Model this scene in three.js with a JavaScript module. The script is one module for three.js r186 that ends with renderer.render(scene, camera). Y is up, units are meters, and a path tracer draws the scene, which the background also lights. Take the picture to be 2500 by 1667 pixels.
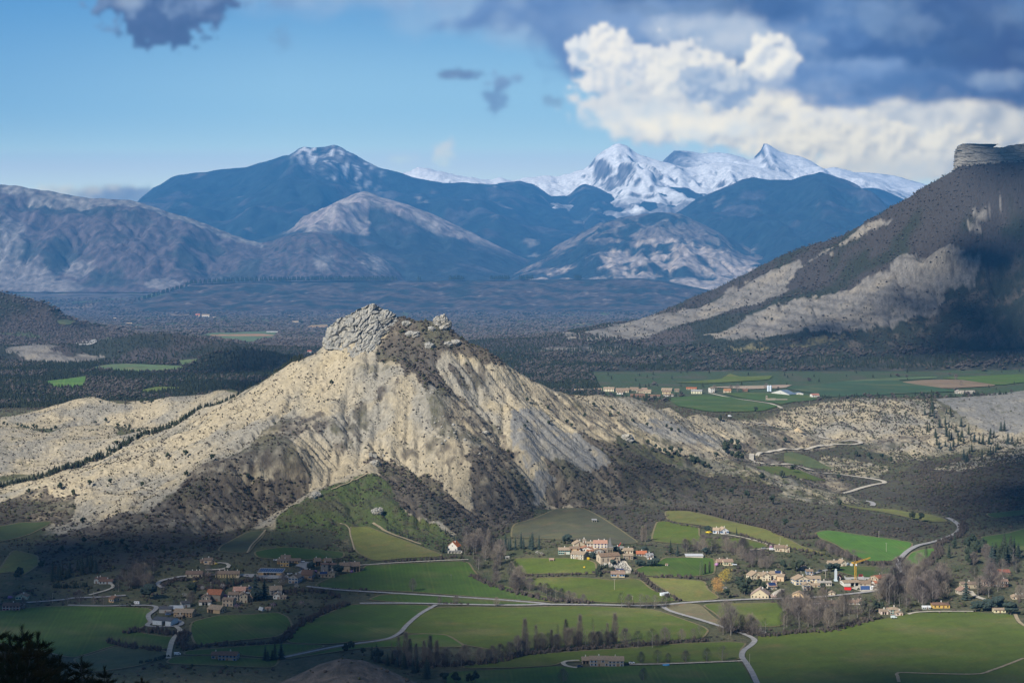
import * as THREE from 'three';
import { Brush, Evaluator, SUBTRACTION } from 'three-bvh-csg';
import { mergeGeometries } from 'three/addons/utils/BufferGeometryUtils.js';

// ---------- camera, sun, exposure, haze ----------
const F = 4900, CX = 1250, CY = 833.5, CAMY = 320, PITCH = Math.atan(283.5 / F);
const scene = new THREE.Scene();
const camera = new THREE.PerspectiveCamera(2 * Math.atan(CY / F) * 180 / Math.PI, 2500 / 1667, 1, 90000);
camera.position.set(0, CAMY, 0); camera.rotation.x = -PITCH;
const renderer = new THREE.WebGLRenderer({ antialias: true });
renderer.toneMapping = THREE.LinearToneMapping; renderer.toneMappingExposure = 1.5;
renderer.shadowMap.enabled = true;
const SUN = new THREE.Vector3(-0.55, 0.60, 0.57).normalize();
const sun = new THREE.DirectionalLight(new THREE.Color().setRGB(1.0, 0.95, 0.86), 5.0);
sun.name = 'sun'; sun.position.copy(SUN).multiplyScalar(6000); sun.target.position.set(0, 0, -2200);
sun.position.add(sun.target.position); sun.castShadow = true; sun.shadow.radius = 6; sun.shadow.mapSize.set(4096, 4096);
Object.assign(sun.shadow.camera, { left: -3000, right: 3000, top: 3000, bottom: -3000, near: 100, far: 12000 });
scene.add(sun, sun.target);
scene.fog = new THREE.FogExp2(new THREE.Color().setRGB(0.09, 0.43, 1.0), 3.5e-5);
const SKYI = 1.0, EXPO = 1.5, ALB = .92;

// ---------- numbers ----------
function rng(seed) { let s = seed | 0; return () => { s = (s + 0x6d2b79f5) | 0; let t = Math.imul(s ^ (s >>> 15), 1 | s); t = (t + Math.imul(t ^ (t >>> 7), 61 | t)) ^ t; return ((t ^ (t >>> 14)) >>> 0) / 4294967296; }; }
const PERM = new Uint8Array(512); { const r = rng(7), p = [...Array(256).keys()]; for (let i = 255; i > 0; i--) { const j = Math.floor(r() * (i + 1));[p[i], p[j]] = [p[j], p[i]]; } for (let i = 0; i < 512; i++) PERM[i] = p[i & 255]; }
const GX = new Float32Array(256), GY = new Float32Array(256); for (let i = 0; i < 256; i++) { GX[i] = Math.cos(i * 0.0245436926 * 37); GY[i] = Math.sin(i * 0.0245436926 * 37); }
function noise(x, y, per = 0) {
  let xi = Math.floor(x), yi = Math.floor(y); const fx = x - xi, fy = y - yi;
  let x1 = xi + 1, y1 = yi + 1; if (per) { xi = ((xi % per) + per) % per; yi = ((yi % per) + per) % per; x1 = ((x1 % per) + per) % per; y1 = ((y1 % per) + per) % per; }
  const a = PERM[PERM[xi & 255] + (yi & 255)], b = PERM[PERM[x1 & 255] + (yi & 255)], c = PERM[PERM[xi & 255] + (y1 & 255)], d = PERM[PERM[x1 & 255] + (y1 & 255)];
  const u = fx * fx * fx * (fx * (fx * 6 - 15) + 10), v = fy * fy * fy * (fy * (fy * 6 - 15) + 10);
  const n0 = GX[a] * fx + GY[a] * fy, n1 = GX[b] * (fx - 1) + GY[b] * fy, n2 = GX[c] * fx + GY[c] * (fy - 1), n3 = GX[d] * (fx - 1) + GY[d] * (fy - 1);
  return 1.5 * (n0 + u * (n1 - n0) + v * (n2 - n0 + u * (n0 - n1 - n2 + n3)));
}
function fbm(x, y, o = 4, g = 0.5) { let s = 0, a = 1, n = 0; for (let i = 0; i < o; i++) { s += a * noise(x, y); n += a; a *= g; x = x * 2.03 + 17.3; y = y * 2.03 + 9.1; } return s / n; }
function ridged(x, y, o = 4) { let s = 0, a = 1, n = 0; for (let i = 0; i < o; i++) { s += a * (1 - Math.abs(noise(x, y)) * 1.7); n += a; a *= 0.5; x = x * 2.05 + 31.7; y = y * 2.05 + 3.3; } return s / n; }
function worley(x, y) { const xi = Math.floor(x), yi = Math.floor(y); let a = 9, b = 9, id = 0; for (let j = -1; j <= 1; j++) for (let i = -1; i <= 1; i++) { const h = PERM[PERM[(xi + i) & 255] + ((yi + j) & 255)], dx = xi + i + h / 256 - x, dy = yi + j + PERM[h + 7] / 256 - y, d = Math.hypot(dx, dy); if (d < a) { b = a; a = d; id = h; } else if (d < b) b = d; } return [a, b, id / 256]; }
const clamp = (x, a = 0, b = 1) => Math.min(b, Math.max(a, x)), lerp = (a, b, t) => a + (b - a) * t;
const sstep = (a, b, x) => { const t = clamp((x - a) / (b - a)); return t * t * (3 - 2 * t); };
const mix3 = (a, b, t) => [lerp(a[0], b[0], t), lerp(a[1], b[1], t), lerp(a[2], b[2], t)];

// ---------- a pixel of the photograph as a direction: [x, y] per metre ahead ----------
const cP = Math.cos(PITCH), sP = Math.sin(PITCH);
function ray(u, v) { const X = (u - CX) / F, Y = (CY - v) / F, k = 1 / (Y * sP + cP); return [X * k, (Y * cP - sP) * k]; }
function at(u, v, D) { const r = ray(u, v); return [r[0] * D, CAMY + r[1] * D, D]; }
function pixelOf(x, y, D) { const dy = y - CAMY, zc = D * cP - dy * sP, yc = dy * cP + D * sP; return [CX + F * x / zc, CY - F * yc / zc]; }
const FR = { n: [0, 0, 1], q1: [0, 0, .5315], q2: [1250, 0, .5315], q3: [0, 833, .5319], q4: [1250, 833, .5319], r1: [350, 1300, .23404], r2: [900, 1300, .19133], r3: [1200, 1280, .19133], r4: [1600, 1260, .19133], r5: [2000, 1260, .21259], r6: [0, 1350, .19133], r7: [1300, 900, .31888], r8: [1900, 900, .2551], z1: [0, 900, .31888], z2: [650, 720, .31888], z3: [600, 1080, .29762], z4: [1300, 700, .5102], z5: [0, 700, .34014], z6: [1150, 900, .31888], z7: [800, 1500, .21259] };
const px = (fr, x, y) => { const t = FR[fr]; if (!t) throw new Error("frame " + fr); return [t[0] + x * t[2], t[1] + y * t[2]]; };
// 'q4 12,34 56,78' -> list of photograph pixels
function PX(s) { const a = s.trim().split(/\s+/), fr = a.shift(); return a.map((q) => { const [x, y] = q.split(',').map(Number); return px(fr, x, y); }); }

// ---------- naming ----------
const used = new Map();
function numbered(n) { const k = used.get(n) || 0; used.set(n, k + 1); return k ? n + '_' + String(k).padStart(3, '0') : n; }
function tag(o, label, category, group, kind) { if (label) o.userData.label = label; if (category) o.userData.category = category; if (group) o.userData.group = group; if (kind) o.userData.kind = kind; return o; }
function thing(name, label, category, pos = [0, 0, 0], turn = 0, group) { const g = new THREE.Group(); g.name = numbered(name); g.position.set(...pos); g.rotation.y = turn; scene.add(g); return tag(g, label, category, group); }
function part(name, geo, mat, parent) { const m = new THREE.Mesh(geo, mat); m.name = name; m.castShadow = m.receiveShadow = true; parent.add(m); return m; }
function top(name, geo, mat, label, category, group, kind) { const m = new THREE.Mesh(geo, mat); m.name = numbered(name); m.castShadow = m.receiveShadow = true; scene.add(m); return tag(m, label, category, group, kind); }
function copy(src, base, pos, turn, scale = 1) { const c = src.clone(); c.name = numbered(base); c.position.set(...pos); c.rotation.y = turn; if (Array.isArray(scale)) c.scale.set(...scale); else c.scale.setScalar(scale); scene.add(c); return c; }

// ---------- small textures ----------
function tileTex(n, fn, rx = 1, ry = 1) { // fn(i, j) -> grey or [r,g,b] in 0..1
  const d = new Uint8Array(n * n * 4); for (let j = 0; j < n; j++) for (let i = 0; i < n; i++) { let c = fn(i / n, j / n); if (typeof c === 'number') c = [c, c, c]; const o = (j * n + i) * 4; d[o] = clamp(c[0]) * 255; d[o + 1] = clamp(c[1]) * 255; d[o + 2] = clamp(c[2]) * 255; d[o + 3] = 255; }
  const t = new THREE.DataTexture(d, n, n); t.wrapS = t.wrapT = THREE.RepeatWrapping; t.magFilter = THREE.LinearFilter; t.minFilter = THREE.LinearFilter; t.repeat.set(rx, ry); t.needsUpdate = true; return t;
}
function pf(x, y, per, o = 4) { let s = 0, a = 1, n = 0; for (let i = 0; i < o; i++) { s += a * noise(x * per + i * 7 * 0, y * per, per); n += a; a *= .55; per *= 2; } return s / n; }
const groundTex = tileTex(512, (x, y) => 0.78 + 0.42 * pf(x, y, 10, 5) + 0.16 * pf(x, y, 64, 2));
const groundBump = tileTex(512, (x, y) => 0.5 + 0.55 * pf(x, y, 8, 6));
const fieldTex = tileTex(512, (x, y) => { const row = 0.05 * Math.sin(x * Math.PI * 2 * 20 + 2 * pf(x, y, 4, 2)), tram = (x * 2 % 1) < 0.045 || ((x * 2 + .14) % 1) < 0.045; const m = 0.80 + row + 0.22 * pf(x, y, 5, 4) + 0.10 * pf(x, y, 40, 2); return tram ? [m * 1.35, m * 1.12, m * 1.2] : [m, m, m]; });
const grassTex = tileTex(512, (x, y) => { const a = pf(x, y, 6, 5), b = pf(x, y, 30, 3), m = 0.78 + 0.22 * a + 0.2 * b, dry = sstep(.05, .5, pf(x + .37, y + .11, 5, 4)); return [m * (1 + .28 * dry), m * (1 + .04 * dry), m * (1 + .15 * dry)]; });
const wallTex = tileTex(256, (x, y) => 0.84 + 0.16 * pf(x, y, 12, 4) + 0.10 * pf(x, y, 3, 2));
const tileRoof = tileTex(256, (x, y) => { const col = Math.floor(x * 16), row = Math.floor(y * 12), n = noise(col * 3.7 + .5, row * 5.3 + .5), e = 0.72 + .2 * Math.sin(x * 16 * Math.PI * 2) * .5; const m = e + .28 * n + .16 * pf(x, y, 4, 3); return [m, m * (1 - .08 * n), m * (1 - .14 * n)]; });
const tileBump = tileTex(256, (x, y) => 0.5 + 0.5 * Math.sin(x * 16 * Math.PI * 2));
const rockBump = tileTex(512, (x, y) => 0.5 + 0.6 * pf(x, y, 6, 6));
const std = (c, o = {}) => new THREE.MeshStandardMaterial({ color: new THREE.Color().setRGB(...c), roughness: 0.95, metalness: 0, ...o });
// ---------- sky: air and clouds by direction ----------
{
  const W = 4096, Hh = 2048, data = new Float32Array(W * Hh * 4), smooth = sstep;
  const S = (r, g, b) => [r, g, b].map((c) => { c /= 255; return c <= .04045 ? c / 12.92 : ((c + .055) / 1.055) ** 2.4; });
  // clouds: centre and radii in photograph pixels, colours lit side / shaded side, softness, roughness, strength
  const C = [];
  const cl = (u, v, rx, ry, top, bot, o = {}) => C.push({ u, v, rx, ry, top: S(...top), bot: S(...bot), soft: .35, rough: .5, scale: 90, a: 1, ...o });
  const W1 = [232, 231, 228], W2 = [212, 218, 228], G1 = [188, 202, 222], SL = [96, 136, 190], SL2 = [72, 112, 168], DK = [58, 96, 150];
  // thin veil at the top centre
  cl(900, -30, 520, 95, [150, 178, 214], [158, 186, 220], { soft: .9, rough: .5, scale: 200, a: .8 });
  cl(1300, 20, 420, 110, [140, 168, 208], [160, 188, 220], { soft: .9, rough: .5, scale: 200, a: .9 });
  // the grey-blue deck at the upper right
  cl(2050, 40, 900, 250, [108, 146, 198], [92, 132, 188], { soft: .45, rough: .45, scale: 240 });
  cl(2500, 120, 640, 200, [70, 112, 170], [64, 104, 164], { soft: .6, rough: .5, scale: 240, a: .95 });
  cl(1850, 10, 330, 60, [72, 114, 172], [66, 108, 166], { soft: .8, rough: .6, scale: 150, a: .9 });
  cl(1560, 40, 300, 75, [128, 160, 206], [138, 168, 210], { soft: .9, rough: .5, scale: 150, a: .8 });
  { const R = rng(5); for (let i = 0; i < 26; i++) { const u = 1500 + R() * 1050, v = -40 + R() * 250, t = R(), k = mix3([72, 114, 172], [146, 174, 212], t * t); cl(u, v, 60 + 110 * R(), 24 + 34 * R(), k, k.map((q) => q - 14), { soft: .8, rough: .8, scale: 46 + 40 * R(), a: .55 }); } }
  // pale mass behind
  cl(1780, 85, 250, 70, [192, 206, 226], [160, 184, 216], { soft: .7, rough: .6, scale: 110, a: .9 });
  cl(1750, 250, 330, 110, W2, [176, 192, 216], { soft: .4, rough: .5, scale: 100 });
  cl(2080, 300, 420, 95, [226, 227, 228], [176, 190, 212], { soft: .4, rough: .5, scale: 110 });
  cl(2380, 330, 320, 100, [204, 211, 222], [158, 176, 204], { soft: .5, rough: .5, scale: 110 });
  cl(2150, 370, 330, 75, [222, 223, 224], [176, 188, 208], { soft: .45, rough: .6, scale: 80 });
  cl(1560, 275, 160, 60, [222, 226, 232], [194, 210, 228], { soft: .7, rough: .7, scale: 80, a: .9 });
  cl(1690, 310, 240, 38, [236, 234, 230], [208, 218, 230], { soft: .6, rough: .6, scale: 80 });
  cl(2000, 262, 140, 50, [238, 235, 228], [212, 218, 228], { soft: .5, rough: .7, scale: 70 });
  cl(1620, 150, 110, 60, [226, 229, 234], [196, 206, 222], { soft: .4, rough: .7, scale: 60 });
  cl(1700, 190, 120, 60, [232, 233, 234], [196, 208, 224], { soft: .4, rough: .7, scale: 60 });
  cl(1440, 130, 70, 45, [226, 231, 238], [176, 196, 222], { soft: .3, rough: .6, scale: 45 });
  cl(1485, 105, 52, 48, [238, 238, 238], [186, 200, 222], { soft: .22, rough: .55, scale: 40 });
  cl(1510, 150, 75, 60, [236, 236, 236], [188, 202, 224], { soft: .25, rough: .55, scale: 45 });
  cl(1470, 190, 85, 34, [228, 230, 234], [196, 208, 226], { soft: .35, rough: .6, scale: 50 });
  cl(1880, 150, 72, 70, [240, 240, 238], [196, 208, 226], { soft: .35, rough: .6, scale: 55 });
  // shaded cumulus in front
  cl(1760, 215, 100, 52, [190, 204, 224], [140, 168, 208], { soft: .25, rough: .6, scale: 50 });
  cl(1700, 190, 46, 34, [176, 194, 220], [150, 176, 212], { soft: .3, rough: .6, scale: 40 });
  cl(2080, 190, 250, 70, [128, 160, 206], [98, 138, 194], { soft: .5, rough: .55, scale: 110, a: .95 });
  cl(2330, 215, 330, 55, [86, 126, 182], [76, 118, 176], { soft: .5, rough: .5, scale: 130, a: .9 });
  cl(2065, 100, 60, 35, [92, 132, 188], [80, 120, 178], { soft: .5, rough: .7, scale: 50, a: .9 });
  cl(2440, 195, 120, 34, [150, 176, 212], [116, 150, 198], { soft: .7, rough: .7, scale: 70, a: .7 });
  cl(2060, 250, 130, 22, [104, 142, 196], [100, 138, 192], { soft: .7, rough: .7, scale: 70, a: .8 });
  // lone dark clouds
  cl(395, 5, 185, 80, [112, 142, 186], [78, 112, 164], { soft: .3, rough: .55, scale: 70 });
  cl(405, 75, 105, 46, [80, 114, 166], [72, 108, 160], { soft: .45, rough: .8, scale: 45 });
  cl(310, 5, 50, 28, [160, 180, 208], [130, 158, 196], { soft: .8, rough: .6, scale: 50, a: .7 });
  cl(500, 10, 40, 26, [140, 166, 204], [110, 142, 190], { soft: .8, rough: .6, scale: 50, a: .6 });
  cl(1120, 181, 62, 17, [112, 146, 190], [104, 140, 188], { soft: .5, rough: .6, scale: 36 });
  cl(1225, 200, 48, 26, [128, 160, 202], [112, 148, 196], { soft: .6, rough: .8, scale: 36, a: .9 });
  cl(1210, 240, 36, 40, [108, 146, 194], [110, 148, 196], { soft: .7, rough: .9, scale: 34, a: .85 });
  cl(1350, 246, 42, 18, [120, 156, 198], [124, 160, 200], { soft: .8, rough: .9, scale: 34, a: .7 });
  cl(690, 95, 32, 40, [116, 156, 200], [116, 156, 200], { soft: .9, rough: .9, scale: 34, a: .5 });
  cl(690, 10, 50, 22, [116, 152, 198], [116, 152, 198], { soft: .9, rough: .8, scale: 40, a: .5 });
  // low bank at the left and faint puffs over the ridge
  cl(270, 474, 150, 26, [168, 182, 206], [116, 152, 198], { soft: .5, rough: .6, scale: 50, a: .95 });
  cl(320, 480, 90, 22, [124, 156, 200], [112, 148, 196], { soft: .4, rough: .6, scale: 40, a: .9 });
  cl(140, 462, 70, 14, [196, 206, 220], [170, 190, 214], { soft: .7, rough: .6, scale: 40, a: .8 });
  cl(1085, 372, 34, 42, [198, 206, 222], [190, 206, 224], { soft: .8, rough: .8, scale: 40, a: .7 });
  cl(980, 388, 40, 18, [190, 206, 224], [186, 204, 224], { soft: .9, rough: .8, scale: 40, a: .5 });
  cl(2180, 410, 160, 46, [206, 210, 216], [190, 202, 218], { soft: .7, rough: .6, scale: 60, a: .9 });
  const hz = S(190, 217, 234), mid = S(140, 190, 228), up = S(96, 158, 214), zen = S(60, 92, 140), grey = S(98, 112, 136);
  const bill = (x, y) => { let q = 0, a = 1, t = 0; for (let i = 0; i < 3; i++) { q += a * (Math.abs(noise(x, y)) * 2.2 - .62); t += a; a *= .55; x = x * 2.1 + 4.7; y = y * 2.1 + 8.3; } return q / t; };
  const TU = 2 * Math.PI, AIR = [.044, .236, .615];
  for (let j = Hh / 2; j < Hh; j++) {
    const el = ((j + .5) / Hh - .5) * Math.PI, ce = Math.cos(el), se = Math.sin(el);
    for (let i = 0; i < W; i++) {
      const az = ((i + .5) / W - .5) * TU, x = Math.cos(az) * ce, z = Math.sin(az) * ce, o = (j * W + i) * 4;
      const t = se; let c;
      const fwd = -z;
      const tt = t * 9; // about 1 at the top of the picture
      c = tt < .55 ? mix3(hz, mid, sstep(0, .55, tt)) : mix3(mid, up, sstep(.55, 1.1, tt));
      c = mix3(c, zen, sstep(.10, .6, t));
      let u = 1e9, v = 1e9;
      if (fwd > .3) { const yy = se, zc = fwd * cP - yy * sP, yc = yy * cP + fwd * sP; u = CX + F * x / zc; v = CY - F * yc / zc; }
      const side = fwd > 0 ? clamp((u - 900) / 1600, -.6, 1) : 0;
      if (u < 700 && u > -4000) { const k = clamp((700 - u) / 900); c = mix3(c, mix3(up, S(74, 142, 204), .6), k * .55 * sstep(.01, .08, t)); }
      // broken cloud over the rest of the sky
      if (t > .10) {
        const q = .22 / (t + .05), n = fbm(x * q * 4 + 3.1, z * q * 4 + 8.7, 4), cov = sstep(-.3, .1, n) * sstep(.10, .17, t);
        c = mix3(c, mix3(grey, S(124, 134, 150), sstep(-.1, .5, fbm(x * q * 9, z * q * 9, 3))), cov * .85);
      }
      if (u > -300 && u < 2800 && v > -160 && v < 560) {
        const w1 = fbm(u / 130, v / 100, 3), w2 = fbm(u / 130 + 40, v / 100 + 7, 3);
        for (const k of C) {
          const dx = (u - k.u) / k.rx, dy = (v - k.v) / k.ry; if (dx * dx + dy * dy > 4.5) continue;
          const bil = k.soft < .5, S2 = k.scale * 1.25, nf = (p, q) => bil ? bill(p / S2 + k.u, q / (S2 * .85) + k.v) : fbm(p / k.scale + k.u, q / (k.scale * .8) + k.v, 5, .55), n = nf(u, v), m = Math.hypot(dx, dy) + k.rough * n * (bil ? .95 : 1.15) + .12 * w1;
          const a = k.a * smooth(1, 1 - k.soft * (bil ? .55 : 1), m); if (a <= 0) continue;
          const rel = bil ? 1.3 * (nf(u - 9, v - 12) - n) + .5 * fbm(u / k.scale + 9, v / (k.scale * .7), 3) : 1.25 * fbm(u / (k.scale * .7) + 5 + k.v, v / (k.scale * .6), 4), lit = clamp(.52 - .42 * dy - .25 * dx + rel + .2 * w2);
          c = mix3(c, mix3(k.bot, k.top, lit), a);
        }
      }
      // what lies in front of it dims and tints it: the haze of scene.fog, up to the height of the peaks
      const pathL = Math.min(35800, 1265 / Math.max(.001, se / ce)), T = lerp(1, Math.exp(-scene.fog.density * pathL), sstep(.0, .5, fwd));
      for (let q = 0; q < 3; q++) data[o + q] = clamp((c[q] - AIR[q] * (1 - T)) / T, 0, 3.2) / EXPO;
      data[o + 3] = 1;
    }
  }
  const g = S(70, 84, 90); for (let j = 0; j < Hh / 2; j++) for (let i = 0; i < W; i++) { const o = (j * W + i) * 4; data[o] = g[0]; data[o + 1] = g[1]; data[o + 2] = g[2]; data[o + 3] = 1; }
  const t = new THREE.DataTexture(data, W, Hh, THREE.RGBAFormat, THREE.FloatType); t.mapping = THREE.EquirectangularReflectionMapping; t.magFilter = t.minFilter = THREE.LinearFilter; t.needsUpdate = true;
  scene.background = t; scene.environment = t; scene.backgroundIntensity = scene.environmentIntensity = SKYI;
}
// ---------- the lie of the land: heights solved from ridge, valley and floor lines ----------
const LINES = [];   // each a list of [x, D, y]
const L = (...pts) => LINES.push(pts.map(([u, v, q]) => { const r = ray(u, v), D = q > 400 ? q : (q - CAMY) / r[1]; return [r[0] * D, D, CAMY + r[1] * D]; }));
const LX = (...pts) => LINES.push(pts);                                        // x, D, y
const LU = (...pts) => LINES.push(pts.map(([u, D, y]) => [(u - CX) / F * D, D, y]));
// foot of the viewer's mountain
LX([-1500, 0, 300], [0, 0, 316], [1500, 0, 300]);
LX([-300, 160, 268], [0, 160, 268], [300, 160, 266]);
LX([-900, 500, 150], [0, 500, 150], [900, 500, 148]);
LX([-900, 850, 62], [0, 850, 62], [900, 850, 58]);
LX([-900, 1150, 16], [-250, 1150, 18]); LX([30, 1150, 14], [900, 1150, 10]);
// mound at the bottom edge
L([748, 1626, 1160], [795, 1596, 1165], [842, 1583, 1165], [880, 1592, 1160], [930, 1618, 1150], [985, 1646, 1140], [1060, 1690, 1130]);
L([600, 1700, 1130], [680, 1668, 1150], [748, 1626, 1160]); L([842, 1583, 1165], [860, 1640, 1120], [880, 1720, 1060]);
LU([700, 1260, 6], [850, 1270, 5], [1000, 1250, 2]);
// valley floor
L([-200, 1667, -5], [600, 1667, -5], [1150, 1667, -5], [2700, 1667, -3]);
L([-200, 1560, -3], [600, 1560, -2], [1250, 1570, -3], [1730, 1560, -3], [2200, 1540, 0], [2700, 1530, 2]);
L([-200, 1470, 0], [300, 1470, 0], [700, 1470, 0], [1250, 1475, -2], [1700, 1470, -1], [2000, 1455, 0], [2300, 1480, 0], [2700, 1480, 2]);
L([-200, 1420, 6], [150, 1425, 4], [400, 1420, 4], [650, 1400, 7], [900, 1400, 4], [1150, 1395, 3], [1300, 1440, 0]);
L([330, 1400, 9], [480, 1375, 13], [700, 1352, 15], [880, 1365, 9], [1000, 1365, 8], [1140, 1365, 7], [1230, 1370, 5]);
L([1260, 1375, 8], [1330, 1360, 13], [1440, 1345, 16], [1530, 1360, 12], [1600, 1375, 8]); L([1360, 1335, 19], [1440, 1326, 21], [1500, 1335, 18]); L([1480, 1425, 4], [1600, 1400, 5]);
L([1680, 1380, 6], [1800, 1400, 5], [1900, 1420, 4], [2000, 1400, 4], [2100, 1400, 2], [2200, 1400, 2], [2400, 1390, 4], [2700, 1380, 6]);
L([1650, 1330, 11], [1750, 1345, 10], [1850, 1350, 9], [2000, 1375, 6], [2150, 1360, 4]);
L([1628, 1246, 20], [1750, 1262, 18], [1880, 1300, 14], [2010, 1350, 8]); L([1600, 1300, 14], [1750, 1330, 12]);
L([1990, 1297, 13], [2120, 1308, 8], [2230, 1325, 4]); L([2060, 1370, 5], [2180, 1370, 3]);
L([2340, 1280, 2], [2330, 1310, 1], [2250, 1340, 1], [2195, 1380, 1]); L([2400, 1310, 4], [2500, 1300, 8], [2700, 1290, 14]);
L([2400, 1250, 4], [2500, 1235, 12], [2700, 1220, 20]);
L([-200, 1350, 14], [0, 1340, 14], [100, 1330, 14]); L([300, 1370, 10], [120, 1420, 4]); L([60, 1275, 17], [60, 1380, 8]); L([-100, 1230, 2150], [0, 1230, 2150], [150, 1230, 2120]);
// grassy dome above the village
L([1258, 1281, 2030], [1310, 1262, 2060], [1392, 1237, 2085], [1459, 1252, 2070], [1520, 1295, 1990], [1561, 1325, 1940]); L([1392, 1237, 2085], [1400, 1290, 1990], [1400, 1320, 21]);
LU([1392, 2140, 20], [1300, 2110, 17], [1480, 2120, 17]);
// main summit and its long ridges
L([787, 846, 2345], [800, 824, 2352], [841, 788, 2358], [886, 766, 2364], [905, 758, 2368], [931, 762, 2370], [969, 767, 2370], [994, 774, 2370], [1026, 780, 2365], [1058, 784, 2360], [1096, 793, 2350], [1122, 812, 2345], [1160, 835, 2340], [1192, 860, 2335], [1233, 882, 2330], [1272, 905, 2335], [1320, 927, 2350], [1400, 956, 2380], [1466, 964, 2420], [1548, 971, 2470], [1619, 984, 2540], [1683, 1002, 2610], [1746, 1016, 2680], [1810, 1021, 2750]);
L([787, 846, 2345], [744, 865, 2355], [691, 897, 2375], [638, 929, 2390], [574, 955, 2400], [505, 992, 2410], [452, 1019, 2410], [388, 1046, 2400], [330, 1072, 2390], [266, 1099, 2370], [213, 1123, 2350], [133, 1152, 2310], [53, 1173, 2280], [0, 1195, 2260], [-120, 1220, 2230]);
LX([-420, 2600, 60], [-250, 2530, 62], [-100, 2560, 72], [0, 2560, 68], [150, 2560, 58], [300, 2640, 47], [450, 2750, 44]);
L([789, 848, 2340], [830, 845, 2334], [868, 852, 2326], [905, 836, 2332], [935, 800, 2350]);
// front of the hill
L([691, 1010, 2205], [606, 1079, 2150], [548, 1117, 2105], [478, 1149, 2075], [414, 1180, 2050], [367, 1203, 2030], [319, 1222, 2010], [271, 1244, 1990], [223, 1276, 1975], [160, 1320, 13]);
L([691, 1010, 2205], [720, 1050, 2165], [745, 1090, 2130], [777, 1131, 2125], [790, 1160, 2118]);
L([650, 1085, 2120], [700, 1106, 2110], [757, 1128, 2100], [785, 1158, 2105]);
L([800, 905, 2300], [835, 991, 2215], [850, 1075, 2160], [820, 1130, 2130], [793, 1163, 2116]);
LU([793, 2112, 46], [743, 2085, 34], [690, 2055, 23], [620, 2015, 15], [540, 1970, 12]);
L([850, 862, 2305], [880, 960, 2235], [900, 1040, 2185], [912, 1092, 2150]);
L([969, 870, 2295], [1017, 924, 2255], [1052, 962, 2225], [1096, 1026, 2190], [1150, 1100, 2145], [1175, 1160, 2110]);
L([1100, 850, 2320], [1147, 962, 2275], [1208, 1020, 2240], [1256, 1080, 2195], [1275, 1119, 2165], [1288, 1166, 2130], [1265, 1235, 2090], [1240, 1300, 2000]);
L([1255, 985, 2265], [1262, 1030, 2215], [1300, 1110, 2165]); L([1290, 950, 2320], [1255, 985, 2265]);
L([1300, 962, 2330], [1345, 1000, 2300], [1437, 1072, 2272], [1549, 1112, 2280], [1640, 1150, 2240], [1760, 1192, 2180], [1900, 1228, 2150], [2050, 1262, 2120], [2200, 1292, 2080], [2290, 1312, 2060]);
L([1470, 1010, 2370], [1560, 1065, 2350], [1660, 1100, 2330], [1740, 1120, 2330]);
L([1360, 1120, 2185], [1400, 1180, 2130], [1440, 1215, 2110]); L([1590, 1228, 2125], [1700, 1245, 2100], [1850, 1275, 2060], [1990, 1290, 2040]);
// knoll with the ruin
L([915, 1117, 2125], [898, 1119, 2122], [853, 1153, 2095], [790, 1189, 2062], [743, 1216, 2040], [698, 1249, 2012], [639, 1284, 1988], [600, 1299, 1965], [560, 1330, 1940]);
L([915, 1117, 2125], [905, 1160, 2085], [890, 1230, 2030], [880, 1290, 1985], [870, 1345, 9]); L([936, 1121, 2125], [1000, 1220, 2060], [1060, 1290, 2000], [1110, 1330, 1965]);
LU([905, 2150, 73], [960, 2155, 70]);
L([985, 1137, 2145], [1050, 1185, 2112], [1120, 1235, 2080], [1180, 1285, 2045], [1215, 1320, 1990]);
L([700, 1330, 19], [790, 1335, 14]);
// bare hills to the left, behind the ridge
L([-100, 1036, 2570], [0, 1040, 2560], [73, 1047, 2550], [112, 1056, 2540], [143, 1047, 2550], [191, 1036, 2560], [239, 1037, 2560], [281, 1047, 2540], [319, 1069, 2500]);
L([-100, 1022, 2780], [0, 1018, 2780], [64, 1012, 2780], [128, 999, 2780], [179, 973, 2790], [217, 961, 2800], [255, 980, 2780], [319, 985, 2760], [383, 969, 2760], [446, 965, 2740], [494, 961, 2720], [526, 948, 2700], [558, 946, 2690], [584, 953, 2660]);
LX([-760, 2650, 47], [-640, 2650, 49], [-520, 2640, 50], [-430, 2610, 56]); L([100, 1110, 2420], [60, 1140, 2360], [0, 1150, 2350]);
// wooded middle ground
for (const [D, y] of [[3200, 32], [3600, 33], [4000, 27]]) LU([-200, D, y], [300, D, y - 2], [700, D, y + 2]);
L([440, 905, 4050], [500, 880, 4150], [540, 860, 4180], [585, 850, 4200], [640, 858, 4180], [690, 880, 4130], [730, 900, 4080]); LU([430, 4010, 25], [585, 4020, 26], [740, 4020, 26]); LU([450, 4420, 16], [585, 4430, 16], [760, 4420, 20]);
L([215, 850, 4680], [260, 830, 4700], [310, 815, 4710], [372, 809, 4720], [440, 811, 4720], [500, 822, 4720], [550, 838, 4700], [590, 850, 4680]); L([200, 880, 4480], [372, 890, 4420], [560, 880, 4430]); LU([200, 5000, 14], [372, 5020, 14], [620, 5000, 14]);
L([-100, 690, 5600], [0, 707, 5600], [53, 720, 5600], [106, 736, 5600], [160, 765, 5600], [213, 800, 5550], [260, 822, 5500]); L([-100, 828, 5100], [0, 830, 5100], [100, 826, 5200]); LX([-2200, 6300, 120], [-1500, 6300, 60]);
L([30, 848, 4680], [60, 846, 4690], [100, 839, 4700], [150, 848, 4690], [230, 862, 4650]); LU([20, 4560, 10], [130, 4560, 8], [240, 4560, 8]);
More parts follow.
